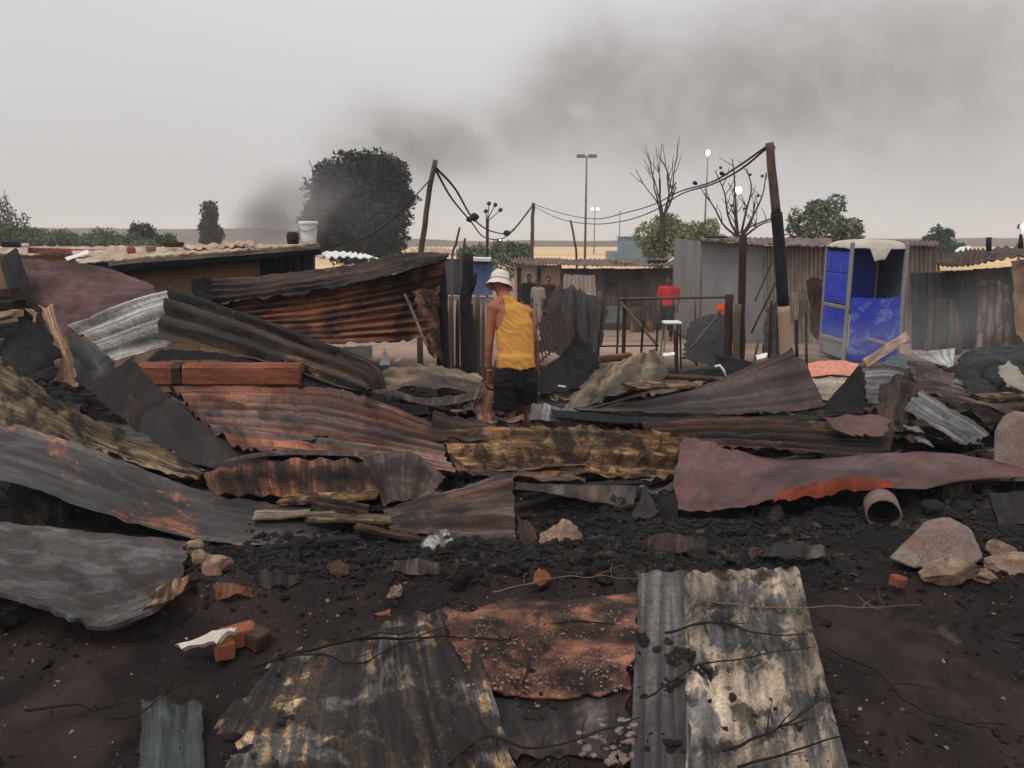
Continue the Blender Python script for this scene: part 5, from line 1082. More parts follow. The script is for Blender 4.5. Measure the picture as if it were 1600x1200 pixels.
def man_in_yellow():
    Y = 7.5; k = Y / 1200.0; base = P(803, 690, Y); gz = ground_z(0, Y); o = V3((P(803, 640, Y).x, Y, base.z))
    rt = empty('person', o, 0, 'man in white bucket hat, yellow tank top and black shorts walking away through the wreckage', 'person')
    def L(px, py, dy=0.0): return P(px, py, Y + dy) - o
    # joints: leaning forward and a little to the left, head bent down, left arm hanging
    hipL, hipR = L(791, 590), L(818, 589); kneeL, kneeR = L(796, 643, .02), L(817, 640, .16); ankL, ankR = L(799, 688, -.02), L(820, 684, .30)
    waist = L(807, 556, .02); chest = L(803, 508, .10); neck = L(789, 466, .19); head = L(781, 442, .27)
    shL, shR = L(772, 480, .13), L(822, 486, .15); elL, elR = L(765, 536, .10), L(836, 532, .19); wrL, wrR = L(765, 584, .16), L(837, 572, .32)
    torso = [('h', [(L(797, 484, .13), (.150, .10, .07)), (chest, (.185, .12, .12))]), ('h', [(chest, (.185, .12, .12)), (waist, (.170, .11, .09))]), ('h', [(waist, (.170, .11, .09)), (L(806, 588, .0), (.178, .125, .09))]),
             ('c', L(792, 476, .15), .082, neck, .066), ('c', L(794, 486, .12), .082, shL, .066), ('c', L(800, 487, .12), .082, shR, .064), ('c', L(790, 470, .15), .07, L(774, 479, .13), .066)]
    arms = [('c', shL, .062, L(767, 508, .12), .050), ('c', L(767, 508, .12), .050, elL, .040), ('c', elL, .041, L(763, 556, .12), .038), ('c', L(763, 556, .12), .038, wrL, .026),
            ('c', shR, .060, elR, .040), ('c', elR, .041, wrR, .026)]
    arms += hand(wrL, (0.06, .10, -1), (1, .3, .1)) + hand(wrR, (0.05, .3, -1), (-1, .3, .1))
    legs = [('c', hipL, .092, kneeL, .060), ('c', hipR, .092, kneeR, .060), ('c', kneeL, .058, L(797, 662, -.02), .056), ('c', L(797, 662, -.02), .056, ankL, .038), ('c', kneeR, .058, L(819, 660, .20), .055), ('c', L(819, 660, .20), .055, ankR, .038),
            ('h', [(ankL + V3((0, -.03, -.03)), (.035, .035, .03)), (ankL + V3((0, .15, -.045)), (.042, .05, .022))]), ('h', [(ankR + V3((0, -.03, -.03)), (.035, .035, .03)), (ankR + V3((0, .15, -.045)), (.042, .05, .022))])]
    hd = [('e', head, (.075, .095, .105)), ('e', head + V3((0, .05, -.055)), (.055, .06, .065)), ('c', neck, .066, head + V3((0, 0, -.03)), .064), ('c', head + V3((0, .09, -.01)), .014, head + V3((0, .115, -.03)), .012),
          ('e', head + V3((-.076, 0, -.02)), (.012, .022, .032)), ('e', head + V3((.076, 0, -.02)), (.012, .022, .032))]
    link_mesh('body', body_mesh('body', torso + arms + legs + hd, .0068, 6), M['skin'], rt)
    # tank top: back with deep arm holes, straps over the shoulders, hem over the shorts
    ys = [L(800, q).z for q in (580, 530, 518, 505, 490, 476, 464)]; xl = [L(q, 500).x for q in (755, 755, 776, 784, 789, 788, 784)]
    yr = [L(800, q).z for q in (560, 500, 488, 478, 470, 464)]; xr = [L(q, 500).x for q in (860, 850, 838, 818, 806, 800)]
    def cut_top(c):
        if c.z < L(806, 574).z - .008 * math.sin(c.x * 24): return False
        if c.z > L(795, 463).z: return False
        return float(np.interp(c.z, ys, xl)) < c.x < float(np.interp(c.z, yr, xr))
    cloth = [p for p in torso] + [('h', [(L(806, 558, .0), (.175, .118, .05)), (L(807, 582, -.0), (.192, .138, .05))])]
    link_mesh('tank_top', body_mesh('tank_top', cloth, .009, 5, .012, cut_top, .004), M['yellow_cloth'], rt)
    sh = [('h', [(L(806, 574, .0), (.180, .125, .04)), (L(790, 600, .0), (.118, .12, .05)), (L(821, 600, .01), (.118, .12, .05))]), ('h', [(L(790, 594), (.118, .12, .05)), (L(791, 640, .02), (.122, .118, .05))]), ('h', [(L(821, 594), (.115, .12, .05)), (L(821, 634, .11), (.112, .118, .05))])]
    zc1 = L(793, 641).z; zc2 = L(819, 632).z; xm = L(807, 600).x
    link_mesh('shorts', body_mesh('shorts', sh, .009, 4, .010, lambda c: c.z > (zc1 if c.x < xm else zc2) + .012 * math.sin(c.x * 40) and c.z < L(805, 566).z + .06, .004), M['black_cloth'], rt)
    # bucket hat, brim turned down
    ht = MB(); Mx = Matrix.Rotation(R(-24), 3, 'X') @ Matrix.Rotation(R(7), 3, 'Y')
    prof = [(.001, .135), (.05, .136), (.078, .128), (.090, .108), (.096, .07), (.103, .035), (.106, .028), (.122, .004), (.138, -.026), (.140, -.030), (.136, -.030), (.119, -.002), (.098, .022)]
    ht.lathe(prof, 36, head + V3((-.004, -.012, -.012)), Mx)
    ht.V = [v + V3((.006 * mnoise.noise(v * 22), .006 * mnoise.noise(v * 22 + V3((4, 0, 0))), .008 * mnoise.noise(v * 18))) for v in ht.V]
    h = ht.build('bucket_hat', M['white_cloth'], rt, smooth=True)
    bd = MB(); bd.lathe([(.099, .045), (.1035, .044), (.1055, .034), (.102, .031)], 36, head + V3((-.004, -.012, -.012)), Mx); bd.build('hat_band', M['grey_cloth'], h, smooth=True)
    br = MB(); br.lathe([(.031, -.008), (.034, -.004), (.034, .006), (.030, .009)], 20, wrL.lerp(elL, .12), None); br.build('bracelet', M['wood_pink'], rt, smooth=True)
man_in_yellow()
for o_ in list(COL.objects):
    if o_.name in ('tank_top', 'shorts'):
        for v in o_.data.vertices:
            p = v.co; q = abs(mnoise.noise(Vector((p.x * 7, p.y * 7, p.z * 11 + p.x * 6)))); v.co = p + v.normal * ((.3 - q) * .022 + (.2 - abs(mnoise.noise(p * 19))) * .006)

def small_person(label, px, Y, top, bot, face, skin, shirt, trousers, bag=None, lean=0.0, stride=.12, sleeves=True, width=1.0):
    p0 = P(px, bot, Y); gz = min(p0.z, 9); o = V3((p0.x, Y, gz)); rt = empty('person', o, face, label, 'person')
    H = P(px, top, Y).z - gz; s = H / 1.75; q = lambda x, y, z: V3((x * s * width, y * s + lean * z, z * s))
    hd = [('e', q(0, .03, 1.63), (.078 * s, .095 * s, .11 * s)), ('c', q(0, 0, 1.42), .055 * s, q(0, .02, 1.58), .055 * s), ('c', q(0, .12, 1.62), .014 * s, q(0, .135, 1.60), .012 * s), ('e', q(-.08, .02, 1.62), (.012 * s, .022 * s, .03 * s)), ('e', q(.08, .02, 1.62), (.012 * s, .022 * s, .03 * s))]
    arms = [('c', q(-.19, 0, 1.40), .055 * s, q(-.24, -.02, 1.13), .042 * s), ('c', q(-.24, -.02, 1.13), .040 * s, q(-.22, .08, .88), .028 * s), ('c', q(.19, 0, 1.40), .055 * s, q(.24, -.02, 1.13), .042 * s), ('c', q(.24, -.02, 1.13), .040 * s, q(.23, .06, .88), .028 * s)]
    hands = []
    for sx in (-1, 1): hands += [(a if a[0] != 'c' else a) for a in hand(q(sx * .225, .07, .88), (0, .15, -1), (-sx * .3, 1, 0), .17 * s)]
    torso = [('h', [(q(0, 0, 1.40), (.17 * s, .09 * s, .06 * s)), (q(0, 0, 1.15), (.15 * s, .105 * s, .1 * s)), (q(0, 0, .95), (.155 * s, .11 * s, .08 * s))])]
    legs = [('c', q(-.09, 0, .90), .088 * s, q(-.10, stride, .50), .060 * s), ('c', q(-.10, stride, .50), .058 * s, q(-.10, stride * .7, .08), .04 * s), ('c', q(.09, 0, .90), .088 * s, q(.10, -stride * .3, .50), .060 * s), ('c', q(.10, -stride * .3, .50), .058 * s, q(.10, -stride * 1.2, .08), .04 * s)]
    feet = [('h', [(q(-.10, stride * .7 - .03, .05), (.04 * s,) * 3), (q(-.11, stride * .7 + .14, .03), (.045 * s, .05 * s, .028 * s))]), ('h', [(q(.10, -stride * 1.2 - .03, .05), (.04 * s,) * 3), (q(.11, -stride * 1.2 + .14, .03), (.045 * s, .05 * s, .028 * s))])]
    link_mesh('body', body_mesh('body', hd + arms + hands + torso + legs + feet, .014, 3), M[skin], rt)
    sl = [arms[0], arms[2]] if sleeves == 1 else (arms if sleeves == 2 else [])
    link_mesh('shirt', body_mesh('shirt', torso + sl + [('c', q(-.10, 0, 1.40), .07 * s, q(.10, 0, 1.40), .07 * s)], .016, 3, .016 * s, lambda c: c.z > .88 * s and not (c.z > 1.49 * s), .006), M[shirt], rt)
    link_mesh('trousers', body_mesh('trousers', legs + [('e', q(0, 0, .93), (.15 * s, .11 * s, .09 * s))], .016, 3, .016 * s, lambda c: c.z > .10 * s, .006), M[trousers], rt)
    hr = MB(); bm = bmesh.new(); bmesh.ops.create_icosphere(bm, subdivisions=3, radius=1)
    hr.add([q(0, .015, 1.655) + V3((v.co.x * .084 * s, v.co.y * .098 * s, v.co.z * .098 * s)) * (1 + .05 * mnoise.noise(v.co * 6)) for v in bm.verts], [tuple(v.index for v in f.verts) for f in bm.faces]); bm.free()
    hr.F = [f for f in hr.F if not (sum(hr.V[i].z for i in f) / 3 < 1.655 * s and sum(hr.V[i].y for i in f) / 3 > .015 * s + lean * 1.6)]
    hr.build('hair', M['black_cloth'], rt, smooth=True)
    return rt
small_person('person in a red top and dark trousers standing by the brown shack', 1042, 19.0, 431, 531, R(160), 'skin_dark', 'red_cloth', 'black_cloth', sleeves=1, stride=.16, width=1.15)
small_person('person in dark clothes at the left of the distant group', 826, 22.0, 428, 512, R(200), 'skin_dark', 'black_cloth', 'black_cloth', sleeves=2)
small_person('person in a pale garment in the middle of the distant group', 840, 20.5, 436, 515, R(150), 'skin_dark', 'grey_cloth', 'grey_cloth', sleeves=1, stride=.06)
small_person('person with a bare forehead and dark red top at the right of the distant group', 856, 22.5, 431, 512, R(185), 'skin', 'wood_brown', 'black_cloth', sleeves=2)
# ------------------------------------------------------------------ the wreckage
S = sheet
V3 = Vector
def wedge(name, lab, pts_top, pts_bot, mat, cat='block'):
    """solid block between two outlines"""
    bm = bmesh.new(); V = [bm.verts.new(p) for p in pts_top + pts_bot]; bmesh.ops.convex_hull(bm, input=list(bm.verts))
    bmesh.ops.bevel(bm, geom=list(bm.edges), offset=.012, segments=1, affect='EDGES'); bmesh.ops.triangulate(bm, faces=list(bm.faces)); bmesh.ops.subdivide_edges(bm, edges=list(bm.edges), cuts=2, use_grid_fill=True)
    for v in bm.verts: v.co += v.normal * 0 + V3((mnoise.noise(v.co * 9), mnoise.noise(v.co * 9 + V3((7, 0, 0))), mnoise.noise(v.co * 9 + V3((0, 9, 0))))) * .007
    c = sum((v.co for v in bm.verts), V3()) / len(bm.verts); zz = min(v.co.z for v in bm.verts); c.z = zz
    for v in bm.verts: v.co -= c
    me = bpy.data.meshes.new(name); bm.to_mesh(me); bm.free(); o = link_mesh(name, me, mat); o.location = c; return tag(o, lab, cat)
def brick(lab, px, py, d, rz, tilt, mat):
    m = MB(); m.cbox((0, 0, d[2] * .4), d, .008, Matrix.Rotation(rz, 3, 'Z') @ Matrix.Rotation(tilt, 3, 'Y'), .006); g = GP(px, py, .01); m.V = [v + g for v in m.V]; tag(m.build('brick', mat), lab, 'brick')
# --- far layer, left
S('painted_sheet', 'large faded mauve sheet propped up at the far left', 'sheet', G([[(22, 400, 8.6), (80, 405, 8.6), (150, 414, 8.5), (210, 432, 8.4)], [(35, 440, 8.3), (100, 440, 8.3), (165, 440, 8.3), (246, 452, 8.2)], [(52, 480, 8.0), (110, 478, 8.0), (160, 470, 8.0), (235, 466, 8.0)], [(75, 530, 7.7), (105, 535, 7.7), (150, 520, 7.7), (190, 505, 7.7)]]), M['mauve'], 0, .01, 'v', dent=.03, rag=.05, thick=.004)
plank('board', 'dark upright charred board at the left edge of the mauve sheet', 'board', P(12, 398, 8.2), P(62, 545, 7.6), .22, .03, M['burnt_brown'], up=(0, -1, .1), jag=.02)
for i, (a, b, w, mt, lab) in enumerate((((-20, 462, 7.8), (26, 458, 7.7), .11, 'wood_brown', 'top brown board end at the left edge'), ((-20, 480, 7.7), (30, 476, 7.6), .10, 'char', 'charred board end below the top brown one'), ((-20, 498, 7.6), (28, 489, 7.5), .07, 'wood_pink', 'pale board end at the left edge'), ((-20, 520, 7.5), (40, 512, 7.4), .14, 'char', 'thick charred board end below the pale one'), ((-20, 545, 7.4), (55, 538, 7.3), .14, 'burnt_brown', 'lowest dark board end at the left edge'))):
    plank('board', lab, 'board', P(*a), P(*b), .14, w, M[mt], jag=.012)
S('galvanised_sheet', 'pale galvanised sheet with wide ribs below the mauve sheet', 'sheet', G([[(105, 510, 7.8), (150, 492, 7.8), (205, 470, 7.8), (262, 455, 7.8)], [(140, 532, 7.5), (180, 518, 7.5), (225, 500, 7.5), (268, 485, 7.5)], [(182, 566, 7.2), (215, 556, 7.2), (245, 548, 7.2), (276, 543, 7.2)]]), M['zinc_pale'], 3, .035, 'v', 'ibr', dent=.015, rag=.02)
S('crumpled_tub', 'dark grey green buckled tub below the galvanised sheet', 'tub', G([[(103, 522, 7.45), (130, 530, 7.35), (155, 548, 7.3), (180, 566, 7.3)], [(112, 560, 7.3), (132, 562, 7.2), (155, 568, 7.15), (178, 578, 7.2)], [(122, 604, 7.15), (140, 604, 7.05), (160, 600, 7.05), (178, 595, 7.1)]]), flat('dark_green_grey', srgb(64, 68, 67), .5), dent=.03, rag=.03, thick=.01)
S('broken_board', 'pinkish raw board with a burnt jagged edge standing on end', 'board', G([[(60, 477, 7.0), (72, 475, 7.0), (84, 474, 7.0)], [(74, 510, 6.95), (84, 512, 6.95), (94, 513, 6.95)], [(92, 542, 6.9), (98, 542, 6.9), (106, 542, 6.9)], [(94, 570, 6.85), (104, 570, 6.85), (117, 572, 6.85)], [(76, 598, 6.8), (100, 605, 6.8), (128, 608, 6.8)]]), M['wood_pink'], dent=.01, rag=.05, ragf=14, thick=.02)
S('board_scrap', 'small torn pink scrap of board left of the jagged board', 'board', G([[(40, 482, 7.1), (48, 482, 7.1)], [(48, 496, 7.1), (60, 490, 7.1)], [(52, 512, 7.05), (57, 508, 7.05)]]), M['wood_pink'], dent=.01, rag=.03, thick=.015)
S('burnt_sheet', 'black burnt sheet behind the jagged board', 'sheet', G([[(0, 520, 7.0), (45, 500, 7.0), (72, 512, 7.0)], [(0, 560, 6.8), (50, 550, 6.8), (98, 555, 6.8)], [(10, 600, 6.4), (50, 600, 6.4), (80, 596, 6.5)]]), M['char'], dent=.06, rag=.06, thick=.02)
# --- rusty wall in the middle
S('rusty_sheet', 'tall rust brown corrugated wall sheet with a dark sooty band', 'sheet', G([[(318, 478, 8.7), (400, 462, 8.6), (500, 448, 8.6), (600, 428, 8.6), (694, 404, 8.6)], [(312, 500, 8.6), (400, 490, 8.5), (500, 480, 8.5), (600, 462, 8.5), (690, 445, 8.6)], [(330, 520, 8.5), (400, 515, 8.4), (500, 510, 8.4), (600, 498, 8.4), (680, 488, 8.5)], [(350, 538, 8.4), (430, 540, 8.3), (520, 538, 8.3), (600, 536, 8.3), (668, 534, 8.4)]]), M['rust'], 9, .022, 'v', dent=.03, rag=.04)
S('rusty_sheet', 'upper rust brown sheet folded along the top of the wall', 'sheet', G([[(316, 432, 8.9), (390, 430, 8.9), (480, 420, 8.9), (570, 408, 8.9), (650, 393, 8.9), (702, 398, 8.8)], [(314, 455, 8.7), (390, 450, 8.65), (480, 438, 8.6), (570, 424, 8.6), (650, 405, 8.6), (700, 402, 8.6)], [(316, 486, 8.5), (390, 472, 8.45), (480, 460, 8.4), (570, 440, 8.4), (650, 420, 8.4), (698, 408, 8.5)]]), M['rust_dark'], 5, .02, 'v', dent=.04, rag=.05)
S('rusty_flap', 'torn scorched flap hanging at the right end of the rusty wall', 'flap', G([[(640, 452, 8.5), (665, 448, 8.5), (690, 440, 8.5)], [(650, 495, 8.45), (672, 500, 8.45), (690, 500, 8.45)], [(664, 545, 8.4), (678, 560, 8.35), (692, 568, 8.4)]]), M['rust_ash'], dent=.05, rag=.06, thick=.006)
plank('board', 'thin pale strip hanging along the torn scorched flap', 'board', P(633, 460, 8.3), P(667, 540, 8.2), .03, .012, M['wood_grey'], up=(0, -1, 0))
S('burnt_fabric', 'dark burnt fabric bunched left of the rusty wall', 'cloth', G([[(304, 425, 8.6), (318, 432, 8.5), (330, 430, 8.6)], [(298, 448, 8.5), (316, 455, 8.4), (332, 450, 8.5)], [(300, 475, 8.4), (318, 480, 8.3), (334, 476, 8.4)]]), M['char'], dent=.05, dscale=6, rag=.06, thick=.01)
S('white_sign', 'white board showing under the bottom edge of the rusty wall', 'board', G([[(535, 541, 9.2), (582, 539, 9.2)], [(540, 562, 9.2), (583, 560, 9.2)]]), M['white_plastic'], dent=.01, thick=.02)
S('paper_scrap', 'white pointed scrap right of the white board', 'scrap', G([[(600, 545, 8.8), (603, 545, 8.8)], [(592, 572, 8.6), (612, 570, 8.6)]]), M['white_plastic'], dent=.02, thick=.008)
S('paper_scrap', 'small white scrap right of the pointed one', 'scrap', G([[(618, 560, 8.7), (632, 555, 8.7)], [(618, 566, 8.6), (625, 564, 8.6)]]), M['white_plastic'], dent=.02, thick=.008)
# --- diagonal sheet
S('fallen_sheet', 'dark brown ribbed sheet lying diagonally across the wall foot', 'sheet', G([[(262, 448, 7.6), (350, 480, 7.4), (450, 516, 7.2), (580, 565, 7.0), (602, 608, 6.9)], [(252, 485, 7.3), (340, 510, 7.15), (440, 545, 7.0), (560, 588, 6.8), (585, 608, 6.75)], [(240, 530, 7.0), (330, 548, 6.95), (430, 575, 6.8), (530, 606, 6.7), (560, 612, 6.7)]]), M['burnt_brown'], 3, .04, 'v', 'ibr', dent=.02, rag=.02)
for i, (a, b, mt, lab) in enumerate((((222, 584), (272, 584), 'terracotta', 'left terracotta coloured block in the row under the diagonal sheet'), ((273, 584), (288, 584), 'rust_dark', 'narrow dark block in the terracotta row'), ((289, 584), (415, 584), 'terracotta', 'long terracotta coloured block in the row'), ((416, 584), (472, 584), 'terracotta', 'right reddish block ending the terracotta row'))):
    plank('beam', lab, 'beam', P(a[0], a[1] + 1, 6.75), P(b[0], b[1] + 1, 6.75), .16, .20, M[mt], jag=.006)
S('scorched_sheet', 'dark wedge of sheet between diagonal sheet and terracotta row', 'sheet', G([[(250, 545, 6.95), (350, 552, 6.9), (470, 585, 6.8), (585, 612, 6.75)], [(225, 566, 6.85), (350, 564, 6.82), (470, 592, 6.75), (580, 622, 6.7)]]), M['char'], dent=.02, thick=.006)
# --- centre left cluster
S('crumpled_sheet', 'crumpled tan and grey sheet beside the left hand of the man', 'sheet', G([[(585, 590, 7.3), (615, 575, 7.4), (650, 566, 7.5), (700, 570, 7.5), (752, 582, 7.3)], [(580, 602, 7.1), (620, 592, 7.1), (660, 584, 7.15), (705, 588, 7.1), (758, 600, 7.1)], [(590, 612, 6.9), (640, 606, 6.9), (690, 606, 6.9), (730, 612, 6.9), (768, 622, 7.0)]]), M['tan_sheet'], 3, .025, 'v', dent=.07, dscale=3.5, rag=.04)
S('bent_strip', 'grey bent strip of sheet in front of the crumpled tan sheet', 'sheet', G([[(560, 606, 6.8), (610, 608, 6.8), (660, 622, 6.75), (720, 615, 6.8), (760, 602, 6.9)], [(570, 612, 6.7), (612, 618, 6.65), (660, 633, 6.6), (715, 632, 6.6), (752, 622, 6.75)]]), M['zinc_dark'], dent=.025, rag=.02)
S('rust_crumple', 'rust red crumpled scrap at the feet of the man', 'sheet', G([[(735, 608, 7.0), (755, 600, 7.0), (770, 628, 6.95)], [(738, 640, 6.7), (757, 634, 6.7), (774, 645, 6.75)], [(745, 665, 6.5), (760, 662, 6.5), (778, 660, 6.6)]]), M['rust_red'], dent=.08, dscale=4, rag=.04)
S('fibre_board', 'charred beam of flaking board left of the ochre sheet', 'board', G([[(676, 640, 6.3), (710, 648, 6.3), (760, 655, 6.3)], [(674, 660, 6.15), (710, 668, 6.15), (765, 672, 6.15)], [(676, 690, 6.0), (710, 690, 6.0), (760, 690, 6.0)]]), M['rust_dark'], 2, .02, 'v', dent=.04, rag=.03)
# --- red corrugated sheet, centre left
S('corrugated_sheet', 'long orange rusty corrugated sheet in the middle of the wreck', 'sheet', G([[(262, 603, 6.7), (340, 601, 6.75), (420, 601, 6.75), (500, 604, 6.7), (580, 620, 6.6), (688, 664, 6.4)], [(290, 632, 6.3), (350, 632, 6.35), (420, 634, 6.35), (500, 640, 6.3), (590, 660, 6.2), (692, 690, 6.05)], [(318, 662, 5.95), (370, 666, 5.95), (430, 672, 5.95), (500, 682, 5.95), (590, 698, 5.85), (698, 718, 5.75)], [(380, 705, 5.6), (420, 706, 5.6), (470, 710, 5.6), (530, 714, 5.6), (610, 722, 5.5), (712, 742, 5.45)]]), M['rust_red'], 8, .034, 'v', dent=.035, rag=.03)
S('dark_folded_sheet', 'maroon black folded sheet peaking above the fibrous strip', 'sheet', G([[(208, 555, 6.2), (232, 585, 6.15), (270, 622, 6.05), (330, 668, 5.9), (425, 712, 5.7)], [(165, 582, 6.0), (205, 615, 5.95), (255, 655, 5.85), (320, 698, 5.75), (420, 722, 5.6)], [(128, 608, 5.8), (185, 655, 5.75), (245, 695, 5.7), (310, 728, 5.6), (412, 735, 5.5)]]), wear('maroon_black', srgb(44, 32, 32), srgb(34, 26, 27), srgb(110, 74, 46), .5, .68, .1, (2, .4), 1.5, .8, .1, rough=.6), dent=.04, rag=.03)
S('fibrous_strip', 'wide strip of scorched fibrous board sloping at the left', 'board', G([[(-40, 535, 6.0), (30, 580, 5.95), (100, 625, 5.85), (190, 668, 5.7), (322, 732, 5.5)], [(-40, 590, 5.75), (30, 622, 5.7), (100, 658, 5.6), (190, 698, 5.5), (318, 742, 5.4)], [(-40, 660, 5.45), (30, 674, 5.4), (110, 694, 5.35), (200, 722, 5.3), (310, 752, 5.3)]]), M['fibre'], 3, .02, 'v', dent=.05, dscale=3, rag=.05, thick=.012)
S('curved_sheet', 'long soot grey sheet with an orange scorch curving from the left edge', 'sheet', G([[(-60, 655, 5.4), (60, 672, 5.35), (170, 712, 5.25), (310, 762, 5.1), (430, 788, 5.0), (560, 792, 4.95)], [(-60, 680, 5.1), (60, 708, 5.05), (170, 748, 5.0), (300, 795, 4.85), (420, 812, 4.75), (545, 808, 4.75)], [(-60, 708, 4.85), (60, 745, 4.8), (170, 785, 4.7), (290, 822, 4.6), (410, 838, 4.55), (530, 832, 4.6)], [(-60, 732, 4.65), (50, 765, 4.6), (170, 806, 4.5), (285, 838, 4.4), (400, 852, 4.38), (510, 850, 4.4)]]), M['soot_rust'], 0, .01, 'v', dent=.04, dscale=1.6, rag=.03)
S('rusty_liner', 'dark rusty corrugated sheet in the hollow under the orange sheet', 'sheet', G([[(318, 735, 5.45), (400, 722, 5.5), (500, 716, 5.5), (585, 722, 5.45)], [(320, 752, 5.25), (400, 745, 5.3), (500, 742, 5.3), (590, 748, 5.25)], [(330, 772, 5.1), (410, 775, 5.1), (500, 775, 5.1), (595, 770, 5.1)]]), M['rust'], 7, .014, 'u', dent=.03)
S('grey_lip', 'thin grey lip of sheet curling along the bottom of the orange sheet', 'sheet', G([[(330, 722, 5.35), (420, 706, 5.35), (500, 703, 5.35), (570, 704, 5.3)], [(325, 730, 5.2), (420, 713, 5.15), (500, 711, 5.15), (572, 714, 5.15)]]), M['zinc_dark'], dent=.012, rag=.01)
S('bent_sheet', 'grey sheet bent over like cloth left of the small dark corrugated sheet', 'sheet', G([[(565, 715, 5.15), (600, 706, 5.3), (650, 708, 5.35), (700, 745, 5.2)], [(577, 735, 5.0), (602, 728, 5.1), (648, 730, 5.12), (692, 752, 5.05)], [(590, 765, 4.9), (607, 756, 5.0), (645, 758, 5.0), (680, 765, 4.95)], [(600, 792, 4.85), (615, 785, 4.9), (640, 785, 4.9), (672, 780, 4.9)]]), M['zinc_dark'], 0, dent=.035, dscale=4, rag=.02)
plank('plank', 'ochre plank lying in the hollow beneath the orange sheet', 'board', P(440, 782, 5.0), P(588, 772, 4.95), .16, .03, M['ochre'], jag=.012)
plank('plank', 'pale scorched plank on the soot grey sheet', 'board', P(398, 806, 4.75), P(520, 800, 4.75), .12, .02, M['wood_grey'], jag=.02)
plank('plank', 'dark olive plank left of the small dark corrugated sheet', 'board', P(480, 808, 4.7), P(606, 812, 4.6), .12, .03, M['fibre'], jag=.02)
S('dark_corrugated_sheet', 'small dark corrugated sheet in the centre', 'sheet', G([[(598, 796, 4.85), (660, 778, 4.9), (730, 755, 4.95), (802, 734, 5.0)], [(602, 815, 4.65), (665, 805, 4.68), (735, 795, 4.7), (804, 788, 4.75)], [(608, 832, 4.45), (670, 836, 4.45), (738, 846, 4.42), (806, 850, 4.45)]]), M['zinc_dark'], 4, .026, 'v', dent=.02, rag=.015)
# --- ochre sheet, centre, and what lies right of it
S('ochre_sheet', 'ochre flaking corrugated sheet lying across the middle', 'sheet', G([[(690, 664, 6.2), (780, 660, 6.25), (880, 660, 6.25), (980, 668, 6.2), (1090, 676, 6.15)], [(692, 690, 6.0), (780, 688, 6.05), (880, 690, 6.05), (980, 698, 6.0), (1085, 705, 6.0)], [(705, 725, 5.8), (790, 728, 5.85), (880, 732, 5.85), (980, 736, 5.85), (1080, 742, 5.8)], [(730, 742, 5.65), (800, 745, 5.65), (880, 747, 5.65), (980, 748, 5.7), (1075, 752, 5.65)]]), M['ochre'], 4, .03, 'v', dent=.02, rag=.03)
S('dark_long_sheet', 'long dark sooty corrugated sheet right of the ochre one', 'sheet', G([[(985, 658, 6.5), (1100, 652, 6.5), (1250, 652, 6.45), (1400, 668, 6.4)], [(1030, 680, 6.25), (1130, 680, 6.2), (1260, 684, 6.15), (1395, 692, 6.1)], [(1080, 700, 6.0), (1150, 705, 5.95), (1270, 712, 5.9), (1390, 718, 5.85)]]), M['rust_dark'], 5, .03, 'v', dent=.03, rag=.03)
S('maroon_scrap', 'torn maroon scrap on the long dark corrugated sheet', 'sheet', G([[(1285, 652, 6.2), (1340, 645, 6.25), (1395, 655, 6.2)], [(1300, 668, 6.05), (1345, 668, 6.05), (1390, 672, 6.05)], [(1335, 682, 5.95), (1355, 684, 5.95), (1380, 684, 5.95)]]), M['maroon'], dent=.03, rag=.05)
S('dark_wing_sheet', 'wide dark grey sheet rising to a peak at the right', 'sheet', G([[(905, 632, 7.4), (1000, 622, 7.4), (1090, 602, 7.4), (1170, 572, 7.4), (1238, 541, 7.4)], [(900, 638, 7.15), (1000, 632, 7.1), (1100, 616, 7.1), (1190, 595, 7.1), (1265, 578, 7.15)], [(900, 642, 6.9), (1000, 645, 6.85), (1110, 648, 6.8), (1210, 648, 6.8), (1288, 636, 6.9)]]), wear('wing_grey', srgb(66, 55, 52), srgb(96, 48, 36), srgb(36, 31, 31), .56, .56, .08, (4, .4), 1.2, .8, .2, rough=.55, spec=.25, streak=.4), 2, .02, 'v', dent=.03, dscale=1.8, rag=.03)
S('tan_crumple', 'tan and grey crumpled sheet right of the man', 'sheet', G([[(930, 578, 7.9), (965, 560, 8.0), (1000, 552, 8.0), (1026, 542, 8.0)], [(905, 606, 7.7), (945, 590, 7.7), (990, 578, 7.7), (1045, 578, 7.8)], [(888, 622, 7.5), (930, 612, 7.45), (980, 604, 7.5), (1042, 590, 7.6)], [(880, 640, 7.3), (920, 634, 7.3), (950, 622, 7.3), (990, 612, 7.4)]]), M['tan_sheet'], 0, dent=.07, dscale=3, rag=.04)
S('grey_scrap', 'grey blue scrap of sheet at the right foot of the man', 'sheet', G([[(832, 628, 7.1), (870, 634, 7.1), (905, 645, 7.0)], [(822, 655, 6.7), (870, 660, 6.7), (930, 662, 6.7)]]), M['zinc_blue'], dent=.06, dscale=4, rag=.04)
S('burnt_sheet', 'black bent sheet right behind the man', 'sheet', G([[(838, 585, 8.3), (870, 560, 8.4), (905, 518, 8.5)], [(840, 600, 8.0), (890, 585, 8.1), (935, 555, 8.3)], [(842, 615, 7.8), (890, 612, 7.8), (920, 600, 7.9)]]), M['char'], dent=.05, rag=.04, thick=.006)
plank('beam', 'long reddish beam behind the tan crumpled sheet', 'beam', P(845, 574, 9.0), P(985, 556, 9.2), .08, .09, M['rust'], jag=.012)
plank('plank', 'ochre board lying right of the tan crumpled sheet', 'board', P(985, 604, 7.3), P(1075, 600, 7.5), .3, .03, M['ochre'], jag=.015)
plank('plank', 'long brown board behind the wide dark sheet', 'board', P(1040, 588, 7.7), P(1130, 592, 7.7), .16, .03, M['wood_brown'], jag=.015)
